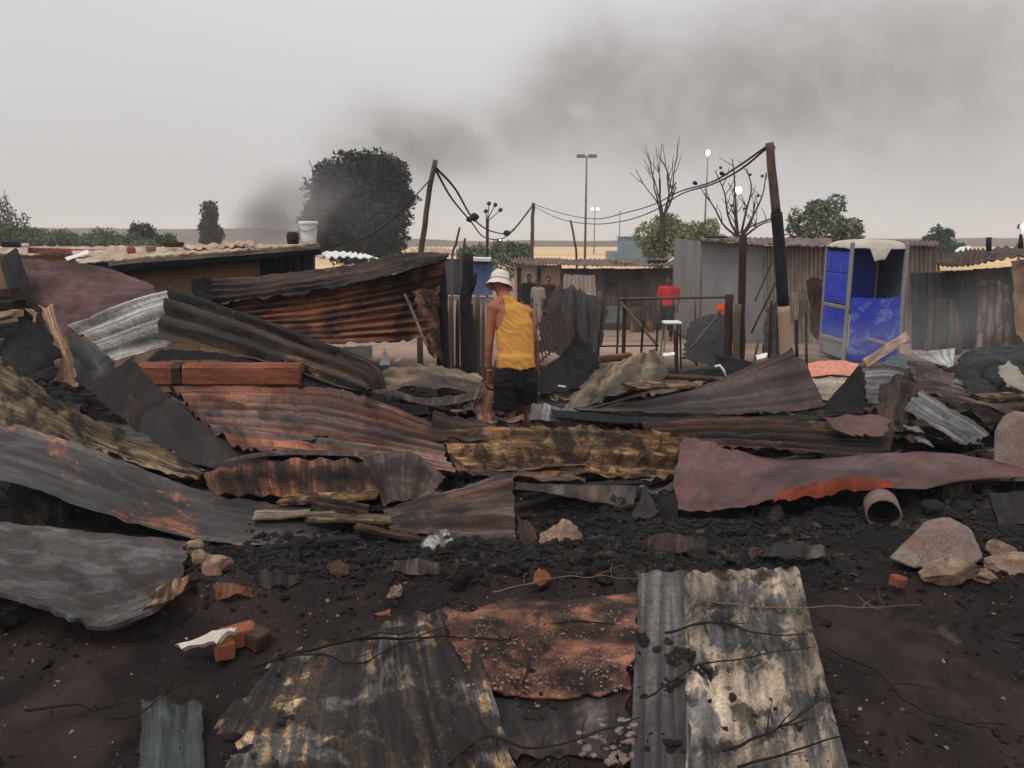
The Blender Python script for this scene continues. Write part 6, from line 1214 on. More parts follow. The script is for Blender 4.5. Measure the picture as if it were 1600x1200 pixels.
plank('plank', 'white strip of trim lying behind the man on the right', 'board', P(855, 574, 8.6), P(880, 566, 8.7), .03, .015, M['white_plastic'])
plank('plank', 'second white strip of trim lower down near the shorts of the man', 'board', P(872, 603, 7.9), P(892, 606, 7.9), .03, .015, M['white_plastic'])
S('white_scrap', 'white scrap at the foot of the slanting brace', 'scrap', G([[(1035, 552, 9), (1055, 551, 9)], [(1036, 557, 8.9), (1054, 556, 8.9)]]), M['white_plastic'], dent=.02, thick=.01)
S('white_scrap', 'white bent scrap by the peak of the wide dark sheet', 'scrap', G([[(1180, 556, 8.6), (1200, 553, 8.6)], [(1182, 564, 8.5), (1198, 560, 8.5)]]), M['white_plastic'], dent=.02, thick=.01)
m_ = MB(); m_.tube([P(1117, 573, 8.3), P(1124, 571, 8.3), P(1130, 578, 8.3), P(1134, 590, 8.3)], .016, 7); tag(m_.build('bent_pipe', M['white_plastic'], smooth=True), 'short white bent pipe behind the wide dark sheet', 'pipe')
plank('plank', 'thin scorched lath across the tan crumpled sheet', 'board', P(915, 642, 7.0), P(1015, 612, 7.2), .04, .02, M['wood_brown'])
S('black_edge_sheet', 'black strip of sheet under the wide dark sheet', 'sheet', G([[(860, 640, 6.9), (980, 650, 6.85), (1100, 652, 6.8), (1280, 648, 6.8)], [(865, 652, 6.7), (980, 662, 6.65), (1100, 660, 6.6), (1280, 656, 6.65)]]), M['char'], dent=.02, thick=.006)
# --- right cluster
S('tarp', 'orange pink tarpaulin bulging in front of the blue toilet', 'tarpaulin', G([[(1262, 568, 9.6), (1300, 562, 9.7), (1342, 568, 9.6)], [(1262, 584, 9.3), (1302, 578, 9.3), (1345, 584, 9.3)], [(1265, 590, 9.2), (1304, 586, 9.2), (1345, 590, 9.2)]]), M['pink_tarp'], dent=.03, thick=.01)
S('ridged_panel', 'pale ridged panel below the orange pink tarpaulin', 'panel', G([[(1268, 590, 9.15), (1305, 587, 9.15), (1345, 591, 9.15)], [(1278, 612, 9.0), (1305, 612, 9.0), (1335, 612, 9.0)], [(1284, 625, 8.9), (1300, 628, 8.9), (1318, 622, 8.9)]]), M['striped_pale'], 3, .02, 'v', dent=.02)
S('black_triangle_sheet', 'black triangular sheet standing up right of the pale ridged panel', 'sheet', G([[(1340, 572, 7.6), (1347, 572, 7.6)], [(1312, 605, 7.4), (1350, 602, 7.4)], [(1288, 632, 7.2), (1352, 636, 7.2)], [(1300, 645, 7.1), (1352, 648, 7.1)]]), M['char'], dent=.03, thick=.008)
S('grey_corrugated_sheet', 'grey corrugated sheet crumpled in the right heap', 'sheet', G([[(1345, 575, 7.9), (1385, 572, 8.0), (1420, 580, 8.0)], [(1350, 602, 7.6), (1390, 600, 7.6), (1425, 605, 7.7)], [(1352, 630, 7.3), (1390, 635, 7.3), (1422, 640, 7.3)]]), M['zinc_blue'], 4, .02, 'v', dent=.05, rag=.03)
S('brown_cloth', 'scorched brown cloth slumped over the right heap', 'cloth', G([[(1392, 588, 7.2), (1415, 582, 7.2), (1438, 605, 7.1)], [(1372, 618, 7.0), (1408, 615, 6.9), (1432, 625, 6.9)], [(1370, 650, 6.8), (1400, 652, 6.7), (1425, 655, 6.7)], [(1390, 672, 6.6), (1405, 675, 6.6), (1420, 672, 6.6)]]), M['rust_dark'], dent=.14, dscale=4, rag=.05, thick=.01)
S('blue_grey_sheet', 'blue grey corrugated sheet sloping down to the right', 'sheet', G([[(1440, 606, 7.2), (1480, 632, 7.0), (1520, 655, 6.8), (1548, 680, 6.6)], [(1425, 622, 6.9), (1462, 645, 6.7), (1500, 668, 6.5), (1530, 690, 6.4)], [(1410, 642, 6.6), (1445, 660, 6.45), (1475, 680, 6.3), (1500, 697, 6.2)]]), M['zinc_blue'], 5, .018, 'v', dent=.03, rag=.03)
S('grey_fallen_sheet', 'grey sheet sloping behind the blue grey one', 'sheet', G([[(1418, 560, 8.6), (1450, 575, 8.5), (1492, 585, 8.4)], [(1425, 590, 8.2), (1460, 598, 8.0), (1500, 612, 7.8)], [(1440, 612, 7.8), (1490, 615, 7.6), (1540, 628, 7.4)], [(1470, 622, 7.5), (1540, 636, 7.2), (1620, 660, 7.0)]]), M['zinc_dark'], 2, .03, 'v', dent=.05, rag=.04)
S('white_board', 'whitish flat board lying on the right heap', 'board', G([[(1424, 552, 10), (1460, 548, 10), (1494, 545, 10)], [(1432, 557, 9.6), (1465, 558, 9.6), (1492, 556, 9.6)], [(1470, 570, 9.2), (1482, 574, 9.2), (1490, 572, 9.2)]]), M['zinc_pale'], dent=.02, thick=.01)
S('burnt_heap', 'black burnt heap of melted sheeting at the right', 'heap', G([[(1495, 560, 9.4), (1530, 545, 9.4), (1570, 540, 9.3), (1640, 540, 9.2)], [(1500, 585, 8.6), (1535, 575, 8.5), (1580, 570, 8.4), (1640, 572, 8.4)], [(1505, 610, 8.2), (1540, 615, 8.0), (1590, 612, 7.9), (1640, 610, 7.9)]]), M['dark_tarp'], dent=.16, dscale=2.6, rag=.06, thick=.015)
S('grey_rag', 'grey rag on the black burnt heap', 'cloth', G([[(1558, 575, 8.0), (1575, 562, 8.2), (1590, 575, 8.1)], [(1560, 590, 7.9), (1585, 590, 7.8), (1600, 595, 7.8)], [(1575, 605, 7.7), (1595, 612, 7.6), (1612, 615, 7.6)]]), M['grey_cloth'], dent=.06, dscale=4, rag=.05, thick=.01)
plank('plank', 'ochre plank lying at the right edge below the burnt heap', 'board', P(1530, 622, 7.7), P(1640, 616, 7.6), .2, .05, M['ochre'], jag=.015)
plank('plank', 'reddish plank at the right edge under the ochre one', 'board', P(1555, 638, 7.3), P(1640, 634, 7.2), .14, .05, M['wood_brown'], jag=.015)
plank('plank', 'pale plank leaning against the front of the blue toilet', 'board', P(1352, 568, 10.6), P(1418, 524, 12.4), .13, .03, M['wood_pink'], up=(0, -1, .3))
S('green_scrap', 'grey green scrap in front of the leaning pale plank', 'scrap', G([[(1385, 560, 9.6), (1405, 555, 9.7), (1425, 560, 9.6)], [(1380, 572, 9.2), (1405, 574, 9.2), (1430, 578, 9.2)]]), flat('teal_grey', srgb(78, 88, 88), .6), dent=.06, dscale=4, thick=.01)
wedge('concrete_block', 'tall pale broken block at the right edge', [P(1572, 646, 6.1), P(1600, 650, 6.0), P(1650, 660, 6.0), P(1640, 648, 6.5), P(1582, 642, 6.4)], [P(1553, 672, 5.95), P(1553, 724, 5.85), P(1600, 745, 5.75), P(1650, 745, 5.75), P(1650, 735, 6.4), P(1570, 720, 6.4)], M['concrete'])
for px, py, d, lab in ((1425, 668, .16, 'small blue grey metal scrap under the blue grey sheet'), (1440, 690, .18, 'second small metal scrap under the blue grey sheet'), (1432, 712, .14, 'lowest small metal scrap by the maroon sheet')):
    S('metal_scrap', lab, 'scrap', [[P(px - 14, py - 6, 6.0), P(px + 10, py - 2, 6.0)], [P(px - 6, py + 4, 5.9), P(px + 20, py + 9, 5.9)]], M['zinc_blue'], dent=.03, dscale=6, thick=.006)
# --- maroon sheet, right foreground
S('maroon_sheet', 'big dull maroon flat sheet with torn edges at the right', 'sheet', G([[(1064, 680, 5.9), (1130, 694, 5.9), (1210, 716, 5.9), (1330, 714, 5.9), (1470, 708, 5.9), (1640, 738, 5.8)], [(1056, 722, 5.5), (1130, 728, 5.5), (1220, 730, 5.5), (1340, 726, 5.6), (1475, 720, 5.7), (1640, 742, 5.7)], [(1050, 768, 5.15), (1130, 768, 5.15), (1220, 752, 5.25), (1350, 740, 5.4), (1470, 738, 5.5), (1640, 746, 5.6)], [(1052, 800, 4.95), (1130, 798, 4.95), (1212, 784, 5.05), (1320, 764, 5.2), (1445, 764, 5.3), (1500, 746, 5.5), (1640, 749, 5.55)][:6]]), M['maroon'], dent=.03, dscale=1.4, rag=.05, ragf=7, thick=.004)
S('rust_flap', 'bright rust orange curled flap hanging under the maroon sheet', 'flap', G([[(1222, 766, 4.98), (1275, 752, 5.02), (1330, 742, 5.06), (1394, 750, 5.12)], [(1213, 775, 4.94), (1270, 766, 4.97), (1330, 757, 5.0), (1398, 758, 5.08)], [(1206, 787, 4.9), (1270, 780, 4.94), (1332, 770, 4.98), (1398, 765, 5.05)]]), M['orange_rust'], dent=.015, rag=.04, ragf=10)
S('slate_sheet', 'narrow grey sheet tilted in front of the ochre one', 'sheet', G([[(802, 752, 5.3), (880, 756, 5.3), (998, 758, 5.3)], [(806, 764, 5.15), (880, 776, 5.1), (990, 798, 5.0)]]), M['soot_metal'], 0, dent=.02, rag=.02)
S('slate_scrap', 'dark grey triangular scrap at the end of the narrow grey sheet', 'scrap', G([[(1004, 758, 5.2), (1010, 757, 5.2)], [(988, 802, 4.9), (1028, 800, 4.9)], [(992, 812, 4.85), (1018, 810, 4.85)]]), M['soot_metal'], dent=.02)
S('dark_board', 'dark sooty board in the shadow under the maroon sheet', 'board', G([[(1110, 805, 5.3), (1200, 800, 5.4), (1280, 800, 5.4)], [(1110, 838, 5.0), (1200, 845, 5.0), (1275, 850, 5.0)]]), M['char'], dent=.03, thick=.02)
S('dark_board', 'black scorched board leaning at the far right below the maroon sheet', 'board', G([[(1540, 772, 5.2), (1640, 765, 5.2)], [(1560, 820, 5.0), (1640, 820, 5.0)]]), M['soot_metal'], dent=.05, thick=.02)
def pipe():
    Y = 4.75; c = P(1381, 805, Y); o = V3((c.x, c.y, c.z)); rt = empty('pipe', o, 0, 'short grey pipe with its open end facing the camera below the maroon sheet', 'pipe')
    d = V3((.38, 1, -.02)).normalized(); q = d.to_track_quat('Z', 'Y').to_matrix(); m = MB(); r = .108
    m.lathe([(r - .010, .0), (r, .0), (r, .24), (r - .010, .24), (r - .010, .0)], 32, (0, 0, 0), q); m.build('shell', M['concrete'], rt, smooth=True)
    m = MB(); m.lathe([(.0, .2), (r - .011, .2)], 32, (0, 0, 0), q); m.build('dark_plug', M['char_obj'], rt)  # dark disc closing the bore near its far end
pipe()
wedge('concrete_block', 'pale wedge shaped broken concrete block at the lower right', [P(1446, 812, 4.12), P(1480, 805, 4.2), P(1518, 824, 4.15), P(1462, 828, 3.98), P(1502, 840, 3.95)], [P(1386, 872, 3.98), P(1425, 888, 3.82), P(1510, 890, 3.8), P(1538, 872, 3.95), P(1528, 866, 4.2), P(1420, 866, 4.2)], M['concrete'])
STN = 'stones near the broken concrete block'
rock('stone', 'flat pinkish stone in front of the concrete block', 'stone', GP(1488, 905, .015), (.36, .2, .14), M['stone'], sub=3)
rock('stone', 'small pale stone right of the flat pinkish one', 'stone', GP(1535, 905, .015), (.17, .12, .08), M['stone'], sub=3)
rock('stone', 'long brownish stone at the right edge', 'stone', GP(1580, 890, .015), (.30, .18, .12), M['stone'], sub=3)
rock('stone', 'rough brown stone right of the concrete block', 'stone', GP(1562, 868, .015), (.18, .14, .12), M['stone'], sub=3)
brick('small reddish brick fragment left of the flat pinkish stone', 1402, 915, (.07, .06, .06), .4, .2, M['brick'])
# --- left foreground
S('flat_slab', 'large scorched grey flat slab lying at the left edge', 'slab', G([[(-90, 806, 4.4), (0, 818, 4.35), (120, 834, 4.3), (220, 842, 4.25), (292, 850, 4.2)], [(-90, 862, 3.85), (0, 868, 3.82), (120, 876, 3.78), (215, 880, 3.75), (293, 886, 3.75)], [(-90, 912, 3.5), (0, 916, 3.46), (110, 930, 3.4), (200, 936, 3.4), (276, 922, 3.45)], [(-90, 922, 3.3), (0, 932, 3.25), (80, 960, 3.15), (150, 986, 3.12), (245, 956, 3.22)]]), M['slab'], dent=.018, dscale=3.2, rag=.05, ragf=8, thick=.02)
for i, (px, py, Y, d, mt, lab) in enumerate(((300, 858, 4.25, (.14, .11, .10), 'stone', 'pale stone at the corner of the grey slab'), (316, 880, 4.05, (.14, .13, .14), 'stone', 'round tan stone in the middle of the small pile'), (340, 892, 3.95, (.17, .13, .12), 'stone', 'orange tan stone in front of the small pile'), (356, 880, 4.05, (.09, .08, .07), 'concrete', 'little pale stone at the right of the small pile'), (328, 868, 4.15, (.1, .1, .09), 'char_obj', 'blackened stone at the back of the small pile'))):
    rock('stone', lab, 'stone', GP(px, py + 8, .02), [q * 1.1 for q in d], M[mt], 'stones piled beside the grey slab', random.random() * 3, 3)
S('rust_crust', 'brown flaking crust along the front right edge of the grey slab', 'sheet', G([[(236, 925, 3.38), (266, 905, 3.5), (298, 898, 3.6)], [(222, 958, 3.2), (255, 952, 3.22), (285, 928, 3.4)]]), M['ochre'], dent=.04, dscale=6, rag=.05, thick=.01)
S('plaster_chunk', 'white plaster fragment lying on orange brick at the lower left', 'plaster', on_ground([[(276, 1010, .02), (322, 994, .05), (352, 985, .07), (372, 982, .07)], [(277, 1020, .01), (322, 1013, .03), (350, 1004, .05), (370, 992, .06)]], .05), M['plaster'], dent=.012, dscale=9, rag=.03, thick=.025)
brick('orange brick end right under the white plaster', 352, 1024, (.085, .07, .075), .5, .1, M['brick'])
brick('dark red brick half behind the white plaster', 372, 1004, (.15, .10, .08), .3, -.15, M['brick'])
brick('reddish brown brick lump right of the white plaster', 398, 1004, (.12, .09, .07), -.4, .2, M['rust_dark'])
plank('tile_piece', 'upper terracotta strip at the edge of the black foreground sheet', 'tile', P(576, 946, 3.62), P(675, 944, 3.62), .07, .04, M['terracotta'], jag=.006)
plank('tile_piece', 'lower terracotta strip at the edge of the black foreground sheet', 'tile', P(556, 966, 3.5), P(612, 958, 3.52), .06, .04, M['terracotta'], jag=.006)
def prop(lab, px, py, Y, w):
    p = P(px, py, Y); g = ground_z(p.x, p.y) - .05; h = max(.08, p.z - .11 - g)
    m = MB(); m.cbox((p.x, p.y, g + h / 2), (w, w * .8, h), .02, Matrix.Rotation(px, 3, 'Z'), .02); tag(m.build('charred_block', M['char_obj']), lab, 'block')
prop('charred block propping the front left of the grey slab', 20, 900, 3.55, .26); prop('charred block propping the front right of the grey slab', 195, 930, 3.4, .24); prop('charred block under the back of the grey slab', 150, 850, 4.1, .28)
prop('charred block under the left of the soot grey curving sheet', 60, 735, 4.9, .34); prop('charred block under the middle of the soot grey curving sheet', 230, 775, 4.9, .3); prop('charred block under the fibrous board strip', 60, 650, 5.6, .4); prop('charred block under the right of the fibrous board strip', 220, 700, 5.5, .3)
prop('charred block under the left half of the maroon sheet', 1150, 740, 5.45, .3); prop('charred block under the right half of the maroon sheet', 1480, 728, 5.6, .3); prop('charred block under the orange rusty sheet', 480, 660, 6.05, .4); prop('charred block under the left of the orange rusty sheet', 360, 640, 6.3, .4)
# --- foreground sheets
S('corrugated_sheet', 'upright lying corrugated sheet with peeling cream paint in the foreground', 'sheet', on_ground([[(1068, 892, .05), (1130, 892, .05), (1190, 889, .05), (1247, 887, .05)], [(1070, 985, .03), (1140, 985, .03), (1208, 985, .03), (1271, 985, .03)], [(1070, 1100, .02), (1148, 1100, .02), (1225, 1100, .02), (1299, 1100, .02)], [(1070, 1330, .0), (1165, 1330, .0), (1260, 1330, .0), (1360, 1330, .0)]], .03), M['cream_peel'], 7, .011, 'u', dent=.012, rag=.008)
S('corrugated_sheet', 'blue grey zinc strip tucked under the cream sheet in the foreground', 'sheet', on_ground([[(997, 894, .05), (1035, 893, .05), (1076, 892, .05)], [(993, 985, .03), (1035, 985, .03), (1080, 985, .03)], [(988, 1100, .02), (1035, 1100, .02), (1085, 1100, .02)], [(980, 1330, 0), (1040, 1330, 0), (1100, 1330, 0)]], .012), M['zinc_stripe'], 2, .010, 'u', dent=.010, rag=.006)
S('corrugated_sheet', 'black corrugated sheet with ochre flakes in the centre foreground', 'sheet', on_ground([[(385, 1035, -.07), (470, 1002, -.05), (570, 985, -.03), (640, 962, -.02), (722, 952, .0)], [(345, 1100, -.06), (440, 1085, .01), (560, 1075, .05), (660, 1060, .05), (762, 1055, .05)], [(300, 1180, -.06), (410, 1180, .0), (560, 1180, .04), (690, 1180, .04), (800, 1180, .04)], [(230, 1330, -.03), (400, 1330, .0), (570, 1330, .02), (720, 1330, .02), (860, 1330, .02)]], .03), M['ochre_dark'], 11, .009, 'u', dent=.012, rag=.02)
S('corrugated_sheet', 'small teal grey corrugated piece in the lower left foreground', 'sheet', on_ground([[(220, 1090, .03), (268, 1093, .03), (316, 1100, .03)], [(218, 1150, .02), (268, 1155, .02), (318, 1160, .02)], [(212, 1300, .0), (268, 1300, .0), (324, 1300, .0)]], .03), wear('teal_grey_metal', srgb(78, 84, 85), srgb(58, 63, 64), srgb(48, 44, 42), .5, .50, .1, (4, .7), 2.4, .9, .4, rough=.55, streak=.5), 2, .022, 'u', dent=.008, rag=.012)
S('rust_slab', 'crumbling rust red sheet strewn with ash left of the cream sheet', 'sheet', on_ground([[(686, 950, .07), (770, 938, .07), (880, 928, .07), (1000, 926, .06)], [(700, 1000, .06), (790, 990, .06), (890, 985, .06), (998, 985, .05)], [(726, 1040, .05), (800, 1040, .05), (890, 1040, .05), (996, 1038, .04)], [(760, 1092, .03), (830, 1096, .03), (900, 1092, .03), (994, 1086, .03)]], .02), M['rust_ash'], 0, .012, 'v', dent=.02, dscale=4, rag=.05, thick=.008)
S('burnt_slab', 'dark grey burnt sheet below the rust red one in the foreground', 'sheet', on_ground([[(762, 1088, .02), (870, 1088, .02), (994, 1080, .02)], [(775, 1130, .02), (875, 1130, .02), (990, 1130, .02)], [(800, 1190, .01), (880, 1190, .01), (986, 1190, .01)]], .01), M['soot_metal'], 0, dent=.02, rag=.04, thick=.006)
S('grey_offcut', 'dark grey offcut on top of the black foreground sheet', 'scrap', on_ground([[(570, 985, .10), (650, 975, .10)], [(560, 998, .10), (648, 990, .10)]], .03), M['soot_metal'], dent=.02, rag=.03, thick=.006)
rock('stone', 'tan flaking lump on the left of the char heap behind the rust red sheet', 'stone', GP(875, 848, .015), (.26, .16, .16), M['stone'], sub=3, k=.5)
S('metal_scrap', 'curled dark grey scrap right of the tan flaking lump', 'scrap', G([[(925, 832, 4.4), (965, 838, 4.4)], [(938, 858, 4.25), (978, 858, 4.25)], [(955, 878, 4.15), (985, 876, 4.15)]]), M['soot_metal'], dent=.03, dscale=6, rag=.03)
S('dark_flap', 'dark maroon flap at the right end of the small corrugated sheet', 'scrap', G([[(806, 800, 4.7), (830, 815, 4.6)], [(808, 850, 4.45), (850, 850, 4.4)], [(812, 866, 4.35), (842, 868, 4.3)]]), M['rust_dark'], dent=.03, dscale=5, rag=.04)
plank('plank', 'thin brown lath in front of the small dark corrugated sheet', 'board', P(556, 822, 4.5), P(668, 846, 4.35), .05, .03, M['wood_brown'], jag=.012)
plank('plank', 'black charred lath crossing the char heap on the left', 'board', P(410, 860, 4.3), P(560, 842, 4.4), .06, .05, M['char'], jag=.02)
plank('plank', 'charred stub lying across the middle of the char heap', 'board', P(600, 890, 4.0), P(720, 902, 3.9), .07, .06, M['char'], jag=.02)

# crumpled foil in front of the small corrugated sheet
S('foil', 'crumpled silvery foil in front of the small dark corrugated sheet', 'foil', G([[(640, 850, 4.4), (672, 834, 4.45), (710, 832, 4.45), (738, 846, 4.4)], [(638, 862, 4.3), (670, 850, 4.25), (712, 850, 4.25), (745, 860, 4.3)], [(645, 880, 4.15), (680, 874, 4.15), (715, 872, 4.15), (738, 874, 4.2)]]), wear('foil', srgb(170, 166, 160), srgb(110, 104, 98), srgb(50, 46, 44), .52, .52, .06, (2, 2), 9, .9, .6, rough=.4, metal=.4, bump=.6), nu=50, nv=40, dent=.09, dscale=9, rag=.06)

for px, py, d, mt, lab in ((470, 858, (.16, .12, .09), 'char_obj', 'black lump at the left end of the char heap'), (530, 895, (.14, .10, .08), 'rust_dark', 'brownish lump left of the middle of the char heap'), (720, 905, (.20, .12, .10), 'rubble', 'dark brown lump just behind the rust red sheet'), (790, 890, (.15, .12, .10), 'char_obj', 'black lump behind the rust red sheet'), (845, 905, (.12, .10, .08), 'brick', 'reddish lump right of the dark brown lump in the char heap'), (905, 880, (.18, .12, .10), 'rubble', 'dull dark lump in front of the curled scrap'), (1090, 872, (.14, .1, .08), 'char_obj', 'black lump above the top edge of the cream sheet'), (1180, 868, (.12, .1, .07), 'rust_dark', 'brownish lump above the right corner of the cream sheet'), (1320, 890, (.13, .1, .07), 'char_obj', 'black lump left of the concrete block'), (620, 930, (.10, .08, .06), 'stone', 'tan crumb above the terracotta strips')):
    rock('lump', lab, 'lump', GP(px, py, .02), d, M[mt], None, random.random() * 3, 3, .45)
for k, (px, py, w, h, mt, lab) in enumerate(((650, 885, 70, 22, 'zinc_dark', 'grey bent strip of tin in the char heap left of the dark brown lump'), (430, 905, 80, 26, 'soot_metal', 'sooty scrap of tin at the left of the char heap'), (1060, 850, 90, 24, 'rust_dark', 'rusty scrap lying in front of the dark triangular scrap'), (1240, 860, 100, 22, 'soot_metal', 'dark flat scrap in the shadow left of the pipe'), (365, 925, 60, 24, 'rust', 'rusty scrap in the soil right of the stone pile'))):
    w_ = on_ground([[(px - w / 2, py - h / 2, .05), (px, py - h / 2 - 4, .09), (px + w / 2, py - h / 2 + 3, .04)], [(px - w / 2 - 6, py + h / 2, .0), (px, py + h / 2 + 3, .03), (px + w / 2 + 4, py + h / 2, .0)]], .02)
    S('tin_scrap', lab, 'scrap', w_, M[mt], 3 if k % 2 else 0, .012, 'u', dent=.03, dscale=6, rag=.03)
# twigs and stalks lying over the foreground sheets
def twig(lab, pts, r, mat='twig', forks=()):
    w = on_ground([[(a, b, .0) for a, b in pts]], .085)[0]; Q = [Vector(q) for q in _cr([tuple(p) for p in w], np.linspace(0, 1, len(w) * 6))]
    Q = [q + Vector((mnoise.noise(q * 14) * .012, 0, mnoise.noise(q * 11 + Vector((3, 3, 3))) * .012)) for q in Q]; m = MB(); m.tube(Q, [r * (1.1 - .7 * i / len(Q)) for i in range(len(Q))], 6)
    rng = random.Random(len(lab))
    for _ in range(5):
        i = rng.randint(3, len(Q) - 4); d = (Q[i + 1] - Q[i]).normalized(); e = Vector((rng.uniform(-1, 1), rng.uniform(-1, 1), rng.uniform(0, .5))).normalized() * rng.uniform(.05, .16); m.tube([Q[i], Q[i] + e * .5 + d * .03, Q[i] + e + d * .08], [r * .55, r * .45, r * .2], 5)
    tag(m.build('twig', M[mat], smooth=True), lab, 'twig', 'twigs lying over the foreground sheets')
twig('long dark twig crossing the top of the black foreground sheet', [(395, 1042), (470, 1020), (560, 1002), (640, 998), (700, 996), (790, 998), (880, 972), (990, 978)], .007)
twig('dark twig forking down from the long one over the black sheet', [(425, 1030), (500, 1022), (560, 1038), (610, 1012), (660, 1000)], .005)
twig('dark twig crossing the upper part of the cream sheet', [(1040, 990), (1100, 972), (1150, 978), (1190, 990), (1260, 992)], .006)
twig('fine twig crossing the middle of the cream sheet', [(1010, 1090), (1090, 1040), (1150, 1030), (1215, 1018), (1275, 1012)], .004)
twig('pale stalk lying to the right of the cream sheet', [(1100, 940), (1200, 948), (1300, 948), (1440, 946)], .004, 'twig_pale')
twig('dark twig slanting over the bottom of the cream sheet', [(1130, 1175), (1190, 1150), (1230, 1130), (1290, 1090)], .006)
twig('dark twig in the bottom right of the cream sheet', [(1150, 1200), (1230, 1178), (1300, 1155), (1360, 1150)], .005)
twig('dark twig running from the rust red sheet to the bottom', [(855, 975), (832, 1010), (820, 1060), (810, 1090)], .006)
twig('dark twig low over the burnt grey sheet', [(700, 1195), (760, 1150), (830, 1170), (920, 1150), (1000, 1120)], .006)
twig('fine pale stalk in the char heap above the rust red sheet', [(770, 925), (860, 905), (930, 900), (1000, 905)], .0035, 'twig_pale')
twig('dark branch lying on bare ground at the lower right', [(1290, 1010), (1370, 1050), (1440, 1110), (1560, 1140)], .006)
twig('dark branch at the lower left beside the teal piece', [(40, 1110), (120, 1100), (200, 1120), (300, 1060)], .006)

def wire_tangle(lab, px, py, w, seed):
    rng = random.Random(seed); pts = []
    for k in range(14):
        pts.append(GP(px + w * (k / 13 - .5) + rng.uniform(-.12, .12) * w, py + rng.uniform(-.13, .13) * w, rng.uniform(.03, .10)))
    Q = _cr([tuple(p) for p in pts], np.linspace(0, 1, 90)); m = MB(); m.tube([Vector(q) for q in Q], .0022, 5); tag(m.build('wire', M['wire'], smooth=True), lab, 'wire')
wire_tangle('tangled thin wire in the char heap behind the black foreground sheet', 520, 905, 240, 1); wire_tangle('thin wire in the char heap below the maroon sheet', 1130, 865, 200, 4)
# --- uncounted rubble: charcoal lumps, cinders, ash flakes
def scatter(name, n, mat, size, seed, where, flatness=.6, sub=1, sink=.25):
    rng = np.random.RandomState(seed); bm = bmesh.new(); bmesh.ops.create_icosphere(bm, subdivisions=sub, radius=1.0); bv = np.array([v.co[:] for v in bm.verts]); bf = np.array([[v.index for v in f.verts] for f in bm.faces]); bm.free()
    Vs = []; Fs = []; k = 0
    while k < n:
        p = where(rng)
        if p is None: continue
        x, y = p; q = Vector((x, y, 0)); gz = ground_z(x, y) + mnoise.fractal(q * 0.9, 1.0, 2.0, 2) * .07 + mnoise.fractal(q * 4.5, .8, 2.1, 3) * .035 + mnoise.turbulence(q * 17, 2, True) * .016
        s = size[0] * (size[1] / size[0]) ** (rng.rand() ** 2.2); sc = s * rng.uniform(.5, 1.3, 3); sc[2] *= flatness
        v = bv * (1 + rng.uniform(-.35, .35, (len(bv), 1))) * sc; a = rng.rand() * 6.28; t = rng.normal() * .5
        Rm = np.array(Matrix.Rotation(a, 3, 'Z') @ Matrix.Rotation(t, 3, 'X')); v = v @ Rm.T
        Vs.append(v + np.array([x, y, gz + s * flatness * (.5 - sink)])); Fs.append(bf + k * len(bv)); k += 1
    me = mesh_from(name, np.concatenate(Vs).tolist(), np.concatenate(Fs).tolist(), False)
    tag(link_mesh(name, me, mat), kind='stuff')
def near(rng):
    y = 2.3 + 6.4 * rng.rand() ** 1.6; x = rng.uniform(-1, 1) * (1.0 + y * .74)
    if mnoise.noise(Vector((x * .9, y * .9, 5))) < rng.uniform(-.6, .3): return None
    return x, y
def heap(rng):
    y = 3.75 + 1.2 * rng.rand(); x = rng.uniform(-1.9, 3.4)
    if 1.95 < x < 2.75 and 3.9 < y < 4.6: return None
    if mnoise.noise(Vector((x * 1.7, y * 1.7, 9))) < rng.uniform(-.7, .5): return None
    return x, y
def mid(rng):
    y = 5.0 + 6.5 * rng.rand(); x = rng.uniform(-.95, 1.0) * y * .74; return x, y
scatter('cinder_rubble', 14000, M['rubble'], (.005, .034), 3, near)
scatter('charcoal_lumps', 13000, M['char_obj'], (.004, .042), 5, heap)
scatter('dusty_chips', 2600, M['stone'], (.003, .014), 7, near)
scatter('ash_flakes', 1400, M['ash'], (.0015, .006), 9, near, .3)
scatter('far_rubble', 6000, M['char_obj'], (.02, .12), 13, mid)
